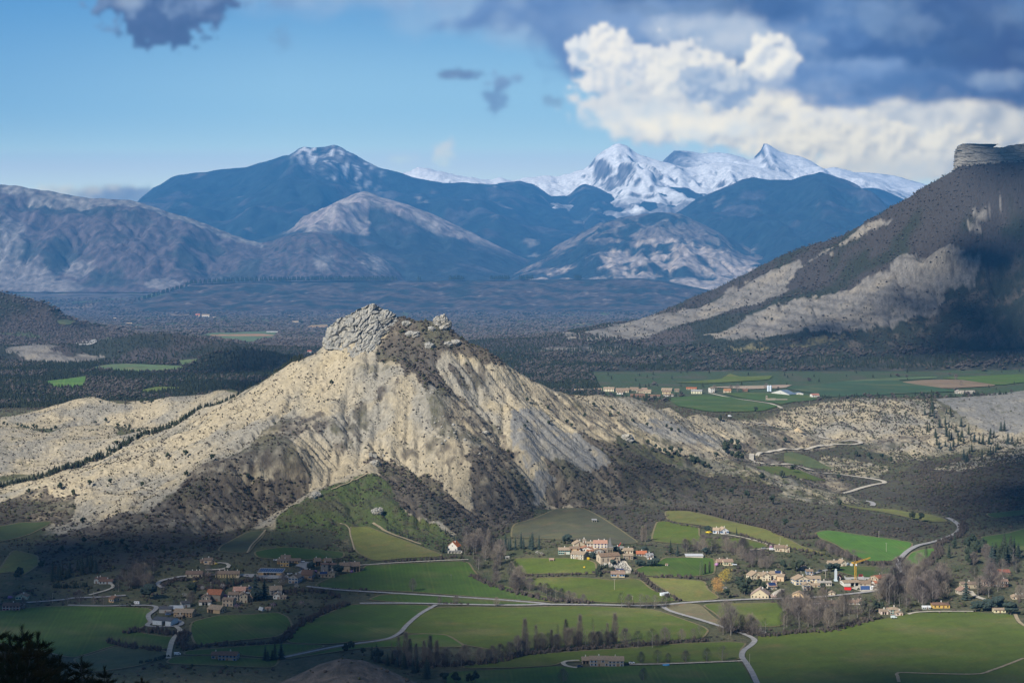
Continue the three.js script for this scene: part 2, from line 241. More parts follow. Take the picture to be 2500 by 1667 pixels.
for (const [D, y] of [[5900, -16], [6800, -45], [7800, -78], [8300, -95]]) LU([-300, D, y], [700, D, y], [1400, D, y], [2000, D, y + 20]);
LU([600, 5000, 14], [1150, 5000, 18], [1250, 5300, 14]);
// the terrace behind with its village, and the slope down from it
for (const [D, y] of [[3160, 45], [3600, 45]]) LU([1480, D, y], [2000, D, y + 1], [2800, D, y + 2]); LU([1150, 4000, 42], [1700, 4000, 43], [2000, 3900, 45]); LU([900, 3400, 38], [1200, 3600, 42], [1350, 3700, 44]);
L([1840, 1021, 2765], [1914, 994, 2850], [2020, 976, 2895], [2153, 972, 2915], [2260, 973, 2925], [2393, 968, 2945], [2500, 955, 2955], [2750, 950, 2960]);
LU([2020, 3000, 55], [2260, 3030, 55], [2500, 3060, 60]);
L([1840, 1031, 2745], [1914, 1046, 2735], [1994, 1062, 2725], [2060, 1075, 2700], [2100, 1083, 2680], [2021, 1091, 2648], [1877, 1105, 2590], [1840, 1125, 2545], [1900, 1135, 2530], [2060, 1160, 2480], [2162, 1180, 2420], [2060, 1205, 2345], [2000, 1195, 2340]);
L([2200, 1110, 2650], [2300, 1130, 2590], [2400, 1110, 2630], [2550, 1085, 2690]); L([2560, 1120, 2500], [2500, 1128, 2485], [2436, 1138, 2460], [2385, 1151, 2440], [2320, 1190, 2370]); L([2250, 1160, 2460], [2200, 1200, 2350], [2130, 1232, 3]); L([2350, 1225, 2290], [2500, 1200, 2310]);
L([2280, 1250, 2230], [2180, 1250, 2230], [2060, 1232, 2230]);
// low wooded hill and the mountain on the right
L([1110, 842, 4650], [1167, 832, 4700], [1224, 826, 4750], [1320, 829, 4700], [1400, 850, 4500]);
L([1290, 840, 4900], [1350, 824, 5000], [1430, 811, 5000], [1500, 796, 5000], [1573, 782, 5000], [1622, 761, 5000], [1702, 734, 4980], [1782, 692, 4940], [1835, 665, 4900], [1888, 633, 4870], [1941, 612, 4840], [2021, 586, 4780], [2079, 559, 4730], [2154, 517, 4680], [2207, 479, 4640], [2260, 453, 4600], [2308, 421, 4560], [2330, 404, 4540], [2400, 398, 4500], [2500, 386, 4420], [2750, 360, 4340]);
L([1400, 882, 4150], [1600, 880, 4150], [1800, 862, 4150], [2000, 855, 4100], [2200, 855, 4080], [2550, 855, 4050]); LU([1500, 3850, 44], [1800, 3820, 45], [2100, 3780, 45], [2700, 3740, 46]);
L([1700, 785, 4600], [1850, 770, 4450], [2000, 752, 4380], [2200, 730, 4300], [2550, 705, 4200]);
L([1990, 692, 4590], [2050, 672, 4540], [2100, 652, 4490], [2200, 628, 4430], [2300, 600, 4400], [2390, 610, 4340], [2420, 680, 4280]); L([2160, 720, 4330], [2220, 690, 4390], [2280, 665, 4440]); L([2430, 560, 4400], [2500, 520, 4380]);
LX([500, 5700, 20], [1200, 5800, 120], [1700, 5700, 200], [2400, 5600, 260]); LX([2250, 4100, 110], [2250, 3800, 48]);

const TX0 = -2300, TX1 = 2300, TD0 = 0, TD1 = 8300;
function solve() {
  let prev = null;
  for (const cell of [100, 50, 25, 12.5]) {
    const nx = Math.round((TX1 - TX0) / cell) + 1, nd = Math.round((TD1 - TD0) / cell) + 1, h = new Float32Array(nx * nd), w = new Float32Array(nx * nd), c = new Float32Array(nx * nd);
    for (const ln of LINES) for (let k = 0; k < ln.length - 1; k++) {
      const [a, b] = [ln[k], ln[k + 1]], n = Math.max(1, Math.ceil(Math.hypot(b[0] - a[0], b[1] - a[1]) / cell * 2));
      for (let i = 0; i <= n; i++) { const t = i / n, X = Math.round((lerp(a[0], b[0], t) - TX0) / cell), Y = Math.round((lerp(a[1], b[1], t) - TD0) / cell); if (X < 0 || Y < 0 || X >= nx || Y >= nd) continue; c[Y * nx + X] += lerp(a[2], b[2], t); w[Y * nx + X]++; }
    }
    for (let j = 0; j < nd; j++) for (let i = 0; i < nx; i++) { const o = j * nx + i; if (w[o]) h[o] = c[o] / w[o]; else h[o] = prev ? prev((i * cell) + TX0, (j * cell) + TD0) : 60; }
    const sweeps = cell === 100 ? 500 : cell === 50 ? 200 : cell === 25 ? 100 : 50;
    for (let s = 0; s < sweeps; s++) for (let j = 0; j < nd; j++) for (let i = 0; i < nx; i++) {
      const o = j * nx + i; if (w[o]) continue;
      const l = i ? h[o - 1] : h[o + 1], r = i < nx - 1 ? h[o + 1] : h[o - 1], d = j ? h[o - nx] : h[o + nx], u = j < nd - 1 ? h[o + nx] : h[o - nx];
      h[o] += 1.6 * ((l + r + u + d) / 4 - h[o]);
    }
    if (cell === 12.5) for (let s = 0; s < 2; s++) { const q = h.slice(); for (let j = 1; j < nd - 1; j++) for (let i = 1; i < nx - 1; i++) { const o = j * nx + i; h[o] = q[o] * .5 + (q[o - 1] + q[o + 1] + q[o - nx] + q[o + nx]) * .125; } }
    prev = sampler(h, nx, nd, TX0, TD0, cell);
  }
  return prev;
}
function sampler(h, nx, nd, x0, d0, cell) {
  return (x, D) => { let fx = clamp((x - x0) / cell, 0, nx - 1.001), fy = clamp((D - d0) / cell, 0, nd - 1.001); const i = Math.floor(fx), j = Math.floor(fy), o = j * nx + i; fx -= i; fy -= j; return lerp(lerp(h[o], h[o + 1], fx), lerp(h[o + nx], h[o + nx + 1], fx), fy); };
}
const SOLVED = solve(), floorY = (D) => 14 - 214 * clamp((D - 5000) / 6500), BASE = (x, D) => D < 7500 ? SOLVED(x, D) : lerp(SOLVED(x, D), floorY(D), sstep(7500, 8200, D));
function marchH(H, u, v, from = 950, to = 14600) {
  const r = ray(u, v); let p = from;
  for (let D = from; D < to; D += D * .002) { if (CAMY + r[1] * D <= H(r[0] * D, D)) { let a = p, b = D; for (let k = 0; k < 14; k++) { const m = (a + b) / 2; if (CAMY + r[1] * m <= H(r[0] * m, m)) b = m; else a = m; } return [r[0] * b, b]; } p = D; }
  return [r[0] * to, to];
}
const hitBase = (u, v, from) => marchH(BASE, u, v, from);
function inside(poly, x, y) { let c = false; for (let i = 0, j = poly.length - 1; i < poly.length; j = i++) { const a = poly[i], b = poly[j]; if ((a[1] > y) !== (b[1] > y) && x < (b[0] - a[0]) * (y - a[1]) / (b[1] - a[1]) + a[0]) c = !c; } return c; }
function bounds(p) { let a = 1e9, b = -1e9, c = 1e9, d = -1e9; for (const q of p) { a = Math.min(a, q[0]); b = Math.max(b, q[0]); c = Math.min(c, q[1]); d = Math.max(d, q[1]); } return [a, b, c, d]; }
function ground(s, from) { const poly = PX(s).map(([u, v]) => hitBase(u, v, from)); poly.box = bounds(poly); return poly; }
const inPoly = (p, x, y) => x >= p.box[0] && x <= p.box[1] && y >= p.box[2] && y <= p.box[3] && inside(p, x, y);

// ---------- fields: outlines on the ground ----------
const GREEN = [.052, .106, .007], MID = [.082, .120, .010], PALE = [.150, .162, .036], DKG = [.036, .084, .008], DRY = [.165, .148, .075], BROWN = [.19, .135, .085], TAN = [.30, .22, .13], BRIGHT = [.068, .165, .017];
const FIELDS = [
  ['wide green field filling the bottom right corner', MID, 'q4 1130,1350 1350,1332 1480,1318 1650,1287 1850,1248 2120,1244 2300,1256 2325,1300 2480,1330 2480,1640 1150,1640 1128,1568 1088,1480 1070,1440 1082,1415 1130,1378', .1],
  ['broad green field between the main road and the poplar row', MID, 'n 1062,1484 1150,1482 1250,1484 1410,1480 1590,1488 1632,1500 1718,1531 1730,1541 1712,1561 1622,1566 1505,1574 1356,1584 1250,1594 1150,1578 1130,1574 1090,1550 985,1546 1000,1522 1030,1497', .05],
  ['green striped field left of the curving lane', GREEN, 'q3 1300,1353 1390,1300 1500,1252 1600,1212 1700,1210 1975,1214 1930,1247 1865,1298 1828,1340 1775,1366 1500,1392 1330,1385', .6],
  ['green crop corner field below the curving lane', GREEN, 'q3 1850,1352 1950,1345 2050,1350 2130,1400 2100,1406 1700,1406 1450,1440 1290,1464 1560,1406 1780,1374', -.7],
  ['large dark green field below the white gabled house', GREEN, 'n 893,1381 1000,1376 1137,1371 1159,1396 1185,1423 1238,1433 1300,1450 1368,1466 1340,1470 1260,1465 1010,1446 765,1433 818,1407 882,1396', .1],
  ['thin bright green wedge between the two roads', GREEN, 'n 898,1465 930,1453 1010,1451 1250,1470 1340,1477 1250,1480 1052,1476', .2],
  ['very dark green field at the left edge below the road', GREEN, 'q3 -60,1250 0,1240 180,1220 330,1217 560,1222 680,1227 695,1240 672,1265 680,1288 662,1310 600,1330 720,1352 800,1362 780,1415 700,1408 540,1395 420,1430 330,1455 130,1410 -60,1380', .1],
  ['dark green field beneath the white hangar hamlet', GREEN, 'q3 870,1330 880,1290 1000,1260 1150,1256 1270,1247 1320,1267 1340,1310 1270,1358 1000,1383 900,1398', .4],
  ['dark green strip field above the blue shuttered farmhouse', GREEN, 'q3 860,1422 1290,1390 1500,1399 1400,1425 1290,1450 1180,1450 1090,1440 960,1440 840,1440', .1],
  ['dim grey green meadow in the bottom left', [.075, .092, .034], 'q3 330,1462 430,1435 540,1402 760,1425 770,1440 640,1490 420,1520', .3],
  ['dim meadow strip beside the bottom left farmhouse', GREEN, 'q3 800,1448 960,1446 1180,1458 1280,1462 1250,1500 1000,1490 760,1480', .3],
  ['light green meadow around the long stone farmhouse', MID, 'q4 -250,1500 0,1448 250,1428 500,1412 800,1388 1000,1381 1075,1388 1050,1420 1047,1462 850,1474 530,1482 240,1472 190,1490 0,1500', .05],
  ['dark green field below the farm track at the bottom', GREEN, 'q4 -300,1520 0,1508 190,1494 300,1500 530,1494 850,1484 1050,1474 1080,1520 1110,1570 1120,1640 -300,1640', .05],
  ['sunny meadow below the hamlet with the manor', MID, 'q4 -10,1000 150,998 330,1000 385,1020 380,1070 250,1066 80,1070 30,1062', .2],
  ['shaded slope meadow below the church', MID, 'q4 30,1094 250,1084 380,1090 460,1098 580,1092 640,1140 765,1193 500,1204 330,1192 180,1140 60,1112', .15],
  ['green meadow right of the cemetery', GREEN, 'q4 560,1050 680,1010 700,996 870,992 930,1000 930,1068 870,1078 720,1083 620,1078', .2],
  ['sloping pale green vineyard field above the main road', PALE, 'q4 612,1082 880,1102 900,1140 955,1183 800,1197 730,1160 650,1110', 1.0],
  ['green field with furrows below the big gabled farmhouse', MID, 'q4 880,1207 1270,1202 1290,1230 1250,1262 1240,1310 1000,1310 960,1272 930,1250', .5],
  ['dry brown fallow triangle beside the road fork', DRY, 'q4 700,1210 850,1206 925,1268 990,1312 900,1288 740,1238', .3],
  ['bright green field above the crane', BRIGHT, 'q4 1392,882 1450,869 1600,891 1840,926 1818,962 1760,1000 1740,1010 1640,1012 1560,980 1480,930 1420,908', .2],
  ['bright green field inside the road bend', BRIGHT, 'q4 1834,972 1880,958 1950,951 1930,990 1900,1030 1850,1042 1795,1022', .2],
  ['dark green field behind the crane', DKG, 'q4 1450,1042 1560,1032 1740,1042 1790,1080 1620,1086 1580,1080', .2],
  ['long pale green strip field climbing along the slope', PALE, 'q4 705,780 800,779 900,800 1000,828 1160,863 1290,920 1330,942 1450,982 1330,962 1180,925 1060,890 900,850 720,825', .3],
  ['green slope field left of the white gabled house', MID, 'q4 664,832 700,827 855,852 868,903 1060,905 1180,940 1100,958 760,930 642,918', .2],
  ['dull green domed pasture above the manor', [.085, .088, .048], 'n 1252,1284 1310,1264 1392,1239 1452,1254 1520,1297 1561,1326 1480,1330 1420,1322 1330,1316 1250,1312', .3],
  ['green field at the right edge among woods', GREEN, 'q4 2150,900 2280,882 2352,862 2440,840 2440,970 2352,962 2230,955 2180,940', .2],
  ['small dark field high at the right edge', DKG, 'q4 2180,792 2352,774 2440,768 2440,805 2352,800 2210,812', .2],
  ['long narrow pasture behind the low ridge', PALE, 'q4 1480,742 1560,756 1750,772 1900,792 2005,828 1900,828 1700,785 1560,765', .3],
  ['pasture enclosed by the hairpin road', [.075, .10, .035], 'q4 1250,512 1290,507 1370,532 1480,590 1380,583 1250,556', .5],
  ['green meadow under the hairpin road', MID, 'q4 1112,572 1220,572 1330,600 1450,640 1330,630 1180,611', .5],
  ['dark green field beyond the far village', DKG, 'q4 710,264 900,246 1020,262 1170,288 1225,302 1150,322 900,326 760,300', .2],
  ['green field crossed by the lane past the ruined tower', DKG, 'q4 960,238 1180,240 1360,250 1440,262 1240,296 1180,282 1050,262', .2],
  ['broad dark green plain behind the badland hill', [.026, .070, .026], 'q4 1250,216 1500,190 1770,174 1790,190 2000,221 2060,232 1850,240 1600,252 1440,258 1380,240 1300,228', .2],
  ['pale green strip at the far edge of the plain', [.065, .11, .04], 'q4 1500,188 1700,172 1950,163 1955,172 1790,180', .2],
  ['green field at the right end of the plain', GREEN, 'q4 1960,170 2352,152 2450,150 2450,190 2352,190 2240,205 2060,178', .2],
  ['bare brown ploughed field on the plain', BROWN, 'q4 1785,190 1880,180 2055,177 2240,205 2000,220', .3],
  ['tan stubble field behind the long greenhouse barn', [.33, .26, .19], 'q4 890,212 1100,206 1290,202 1255,216 1080,222', .2],
  ['light green clearing above the far village', MID, 'q4 740,192 960,176 1000,150 1050,165 1200,160 1180,178 900,196', .2],
  ['bright green field among the pine woods', BRIGHT, 'q3 200,186 290,176 400,160 375,213 250,213', .2],
  ['pale green field before the wooded hill', [.085, .14, .055], 'q3 412,126 500,108 580,105 700,110 850,118 760,140 640,142 500,133', .2],
  ['small green field at the foot of the wooded hill', [.08, .13, .05], 'q3 800,92 880,84 905,96 830,111', .2],
  ['thin field strip at the edge of the pine woods', MID, 'q3 630,230 720,210 860,215 680,236', .2],
  ['striped green field in the far valley', [.085, .145, .075], 'z5 1450,345 1720,325 1990,318 1960,370 1800,402 1560,370', .1],
  ['small reddish field in the far valley', [.34, .20, .12], 'z5 1500,346 1880,340 1975,350 1940,356 1520,354', .1],
  ['orange tan field beside the summit crag', [.36, .24, .13], 'z5 2200,290 2230,278 2352,272 2352,296 2230,298', .1],
  ['pale green meadow by the far farmsteads', [.08, .12, .06], 'z5 1440,222 1600,215 1740,225 1900,232 1980,262 1800,262 1640,248', .1],
  ['small pale meadow on the left hillside', [.075, .11, .05], 'z5 405,245 470,236 545,252 490,276 420,268', .1],
  ['dark green field at the left edge', [.050, .082, .022], 'q3 -60,860 0,850 100,832 243,826 205,850 130,888 0,920 -60,930', .3],
  ['pale green field with curving tractor lines at left', PALE, 'q3 -30,1070 0,1040 60,957 168,985 174,1028 100,1076 50,1060', .5],
  ['sunlit pasture left of the white gabled house', PALE, 'n 852,1288 898,1287 936,1303 987,1320 1040,1340 1082,1358 987,1363 915,1370 872,1350', .5],
  ['dull pasture strip on the flank of the knoll', [.062, .078, .034], 'n 604,1300 648,1296 624,1327 602,1352 530,1346 560,1322', .5],
  ['dark green field behind the yellow house', DKG, 'n 620,1348 660,1340 750,1340 838,1349 834,1364 749,1368 632,1364', .3],
];
for (const f of FIELDS) { f.poly = ground(f[2]); }

// ---------- fine relief: noise and running water ----------
function erode(h, nx, nz, cell, iters, K, weight, maxDepth) {
  const n = nx * nz, base = h.slice(), rec = new Int32Array(n), A = new Float32Array(n), ord = new Uint32Array(n);
  for (let it = 0; it < iters; it++) {
    for (let i = 0; i < n; i++) ord[i] = i;
    ord.sort((a, b) => h[a] - h[b]); A.fill(cell * cell);
    for (let j = 0; j < nz; j++) for (let i = 0; i < nx; i++) {
      const o = j * nx + i; let best = 0, r = -1;
      for (let dj = -1; dj <= 1; dj++) for (let di = -1; di <= 1; di++) { if (!di && !dj) continue; const a = i + di, b = j + dj; if (a < 0 || b < 0 || a >= nx || b >= nz) continue; const q = b * nx + a, s = (h[o] - h[q]) / (di && dj ? 1.4142 : 1); if (s > best) { best = s; r = q; } }
      rec[o] = r;
    }
    for (let k = n - 1; k >= 0; k--) { const o = ord[k]; if (rec[o] >= 0) A[rec[o]] += A[o]; }
    for (let k = 0; k < n; k++) { const o = ord[k], r = rec[o]; if (r < 0) continue; const f = K * weight[o] * Math.sqrt(A[o]) / cell; h[o] = (h[o] + f * h[r]) / (1 + f); }
  }
  for (let i = 0; i < n; i++) { const d = base[i] - h[i], m = maxDepth * weight[i]; h[i] = base[i] - (m > 0 ? m * (1 - Math.exp(-d / m)) : 0); }
}
// how far a point is from any field (0 in it), on a coarse raster
const FM = { c: 12, x0: TX0, d0: 0, nx: 385, nd: 693 }; FM.a = new Float32Array(FM.nx * FM.nd).fill(1);
for (const f of FIELDS) { const b = f.poly.box; for (let j = Math.floor(b[2] / FM.c) - 1; j <= b[3] / FM.c + 1; j++) for (let i = Math.floor((b[0] - TX0) / FM.c) - 1; i <= (b[1] - TX0) / FM.c + 1; i++) if (i >= 0 && j >= 0 && i < FM.nx && j < FM.nd && inPoly(f.poly, TX0 + i * FM.c, j * FM.c)) FM.a[j * FM.nx + i] = 0; }
for (let s = 0; s < 3; s++) { const q = FM.a.slice(); for (let j = 1; j < FM.nd - 1; j++) for (let i = 1; i < FM.nx - 1; i++) { const o = j * FM.nx + i; FM.a[o] = Math.min(q[o], (q[o] + q[o - 1] + q[o + 1] + q[o - FM.nx] + q[o + FM.nx]) / 5); } }
const offField = sampler(FM.a, FM.nx, FM.nd, TX0, 0, FM.c);
const slopeAt = (H, x, D, e = 12) => Math.hypot(H(x + e, D) - H(x - e, D), H(x, D + e) - H(x, D - e)) / (2 * e);
function patch(x0, x1, d0, d1, cell, amp, freq, iters, K, depth, lo = .06, hi = .3, warp = 0) {
  const nx = Math.round((x1 - x0) / cell) + 1, nd = Math.round((d1 - d0) / cell) + 1, h = new Float32Array(nx * nd), w = new Float32Array(nx * nd), b = new Float32Array(nx * nd);
  for (let j = 0; j < nd; j++) for (let i = 0; i < nx; i++) {
    const x = x0 + i * cell, D = d0 + j * cell, o = j * nx + i, e = Math.min(i, nx - 1 - i, j, nd - 1 - j) * cell;
    b[o] = BASE(x, D); const m = sstep(lo, hi, slopeAt(BASE, x, D, 20)) * sstep(0, 120, e) * offField(x, D); w[o] = m;
    h[o] = b[o] + m * amp * (fbm(x / freq + 11, D / freq + 5, 3) * 1.5 + .30 * fbm(x / freq * 4.1, D / freq * 3.1, 4) + .62 * ridged(x / freq * 2.3 + .4 * fbm(x / 60, D / 60, 2), D / freq * 1.7, 4) - .35);
  }
  erode(h, nx, nd, cell, iters, K, w, depth);
  return { H: sampler(h, nx, nd, x0, d0, cell), W: sampler(w, nx, nd, x0, d0, cell), has: (x, D) => x > x0 && x < x1 && D > d0 && D < d1 };
}
const HILL = patch(-860, 860, 1880, 3060, 3.5, 9, 150, 8, .05, 10, .06, .26);
const MOUNT = patch(150, 2290, 3850, 5650, 8, 14, 190, 8, .03, 22, .06, .3);
const PATCHES = [HILL, MOUNT];
function H(x, D) {
  for (const p of PATCHES) if (p.has(x, D)) { return p.H(x, D) + (p === HILL ? 0 : 0); }
  const b = BASE(x, D); if (D < 950) return b;
  const m = .18 + sstep(.04, .3, slopeAt(BASE, x, D, 15)), far = sstep(3100, 4200, D);
  return b + offField(x, D) * m * (fbm(x / 90, D / 90, 4) * (1.6 + 7 * far) + far * ridged(x / 210, D / 210, 3) * 8 - far * 5) ;
}
const hit = (u, v, from) => marchH(H, u, v, from);
function spot(fr, x, y, from) { const [u, v] = px(fr, x, y), p = hit(u, v, from); return [p[0], H(p[0], p[1]), -p[1]]; }
// ---------- what grows or lies where ----------
const MARL = [.455, .385, .262], MARLG = [.315, .29, .235], GREYM = [.235, .228, .21], SCRUB = [.062, .050, .042], SCRUBG = [.070, .068, .036], FOREST = [.024, .032, .020], WOOD = [.080, .066, .062], ROUGH = [.105, .105, .050], LAWN = [.085, .118, .032], EARTH = [.165, .125, .080];
// kind, cover 0..1, outline
const ZONES = [
  ['scrub', .97, 'z2 862,95 930,80 1080,160 1200,185 1290,200 1400,225 1500,300 1650,420 1830,505 2050,610 1830,585 1650,505 1500,440 1400,470 1300,520 1330,640 1500,780 1650,900 1780,975 1700,960 1560,870 1400,790 1300,705 1250,765 1180,660 1120,610 1020,640 1020,540 960,480 880,430 850,340 890,270 900,200 860,150'],
  ['scrub', .55, 'z2 1260,760 1400,790 1560,870 1780,975 1900,1130 1960,1250 1990,1330 1800,1260 1600,1240 1480,1150 1350,1050 1250,960 1260,860'],
  ['scrub', .45, 'z2 870,1180 1000,1130 1250,1040 1480,1150 1600,1240 1500,1320 1350,1260 1180,1200 1000,1210'],
  ['scrub', .66, 'z1 2180,345 1900,560 1720,690 1550,720 1420,820 1600,830 1850,850 2000,800 2100,860 2352,840 2352,700 2260,600 2352,420'],
  ['scrub', .92, 'z1 1420,815 1150,1050 1250,1080 1400,1030 1500,1050 1650,1000 1800,1080 2000,1150 2150,1080 2352,950 2352,830 2100,855 1850,845 1600,820'],
  ['scrub', .74, 'z1 1150,1040 850,1085 700,1180 420,1290 250,1330 300,1560 600,1560 1400,1500 1640,1400 1800,1290 2150,1090 2000,1150 1800,1080 1650,1000 1500,1050 1400,1030 1250,1080'],
  ['scrub', .75, 'z1 -40,1020 320,950 560,1000 560,1180 420,1170 -40,1220'],
  ['scrub', .96, 'z3 990,125 1150,112 1400,220 1600,360 1720,500 1800,560 1960,520 2010,440 1900,260 1810,130 2050,70 2250,200 2352,330 2352,620 2220,700 2050,790 1800,830 1650,740 1500,660 1300,590 1190,470 1150,260'],
  ['scrub', .90, 'z6 300,560 340,700 420,900 560,1000 480,1070 330,1180 100,1260 0,1260 0,800 60,640 200,540'],
  ['scrub', .80, 'z6 560,670 700,560 830,480 1100,570 1500,720 1800,770 2000,810 2352,910 2352,1150 2050,1130 1480,1085 1480,1160 1390,1290 1300,1330 980,1130 780,1040 620,1020 560,900'],
  ['scrub', .42, 'z6 430,120 700,180 1100,300 1400,420 1650,520 1850,620 1800,760 1500,715 1100,565 830,480 600,300'],
  ['scrub', .62, 'q4 1120,380 1330,430 1600,500 1720,620 1900,560 2200,600 2352,560 2352,780 2100,800 1900,780 1700,740 1500,700 1200,620 1000,560 960,450'],
  ['scrub', .50, 'q4 1110,350 1250,300 1450,265 1700,258 1900,262 2000,275 1960,400 1900,500 1700,560 1600,470 1400,420 1200,385'],
  ['scrub', .72, 'q4 700,640 1000,660 1300,720 1600,780 2000,850 1800,910 1450,865 1300,900 1000,825 720,770'],
  ['scrub', .88, 'q4 1850,560 2100,520 2352,560 2352,790 2150,800 2050,830 1900,780 1850,680'],
  ['marl', .9, 'z1 -60,440 230,458 350,488 450,458 600,424 750,430 880,460 1000,530 900,620 700,690 480,760 300,790 120,800 -60,840'], ['marl', .92, 'z1 -60,375 200,350 400,310 560,230 680,190 800,252 1000,265 1200,215 1400,205 1550,190 1650,150 1830,165 1600,280 1400,360 1200,430 1000,490 800,430 600,415 400,470 200,450 -60,436'], ['marl', .7, 'z1 -60,950 120,880 220,880 300,940 150,1000 -60,1030'],
  ['marl', .66, 'r8 -60,420 150,372 600,300 1000,282 1400,290 1540,320 1480,600 1300,650 1000,640 820,690 400,610 250,590 0,540'], ['marl', .5, 'r8 1060,760 1400,700 1450,850 1100,900'], ['marl', .62, 'r8 2000,780 2200,700 2420,690 2420,860 2200,900 1800,980 1500,960'], ['marl', .55, 'r8 400,830 700,860 1040,940 1000,1040 700,1040 450,960'],
  ['scrub', .58, 'z2 280,880 370,800 480,900 560,1000 640,1080 720,1190 640,1130 560,1070 470,1010 400,1040 330,980'], ['scrub', .62, 'z2 690,790 790,760 805,900 740,985 690,930'], ['scrub', .6, 'z2 855,700 930,715 915,795 855,805'], ['scrub', .62, 'z2 130,910 200,900 300,860 380,820 300,960 280,1040 210,985 150,1080 100,1000'], ['scrub', .62, 'z2 640,820 700,1000 720,1100 650,1060 600,960'], ['scrub', .66, 'z2 1395,560 1440,535 1570,740 1520,765'], ['scrub', .66, 'z2 1495,535 1560,525 1670,700 1600,722'], ['scrub', .62, 'z2 1630,520 1700,555 1690,665 1650,645'], ['scrub', .55, 'z2 960,640 1010,700 1000,800 950,760'], ['scrub', .6, 'z2 520,1060 620,1130 590,1200 500,1170'],
  ['greymarl', .9, 'r8 1550,290 1800,272 2100,242 2400,205 2400,640 2150,600 1950,560 1750,440 1620,350'],
  ['greymarl', .85, 'z6 290,380 340,300 520,290 700,440 830,500 1000,640 1080,720 900,760 700,640 560,620 440,700 330,560'],
  ['greymarl', .8, 'z6 430,760 560,700 640,800 560,960 440,960'],
  ['greymarl', .75, 'z6 1180,380 1400,400 1600,440 1900,520 1850,600 1650,560 1450,500'],
  ['grass', .95, 'z3 870,270 1080,250 1190,300 1200,480 1300,600 1480,660 1640,760 1640,930 1300,960 1000,975 700,960 240,870 100,900 240,640 480,500 640,400'],
  ['dry', .5, 'z3 700,800 860,790 880,890 720,880'],
  ['heath', .85, 'z3 200,720 420,700 700,720 720,800 600,870 380,850 220,800'],
  ['heath', .5, 'z3 400,560 1200,480 1300,600 1000,640 800,640 500,640'],
  ['bare', .9, 'q2 1722,985 1600,1060 1500,1130 1400,1180 1230,1230 1000,1320 850,1400 700,1440 380,1490 180,1545 300,1565 600,1560 800,1480 1000,1420 1150,1400 1280,1300 1300,1230 1500,1150 1620,1090 1740,1000'],
  ['bare', .86, 'q2 1550,1290 1740,1200 1880,1145 2010,1120 2100,1140 2160,1160 2172,1260 2100,1290 2000,1310 1960,1400 1860,1440 1700,1490 1500,1520 1300,1535 1050,1550 900,1545 1100,1450 1300,1380 1450,1340'],
  ['bare', .8, 'q2 2252,890 2200,970 2130,1040 2108,1030 2170,950 2200,900'],
  ['bare', .65, 'z4 40,290 170,285 200,320 60,330'], ['bare', .6, 'z4 240,285 440,290 400,320 260,310'], ['bare', .7, 'z4 440,350 520,325 620,325 640,345 460,372'],
  ['dry', .7, 'z4 960,290 1090,268 1140,280 1010,310'], ['dry', .6, 'z4 1150,300 1330,250 1480,240 1470,255 1300,285'],
  ['bare', .9, 'z5 60,440 130,430 250,410 290,408 400,450 480,490 600,470 720,495 690,525 600,540 450,550 330,540 200,520 120,480'],
  ['bare', .7, 'z5 730,730 850,720 950,760 800,770'],
].map(([kind, cover, s]) => ({ kind, cover, poly: ground(s, 1500) }));
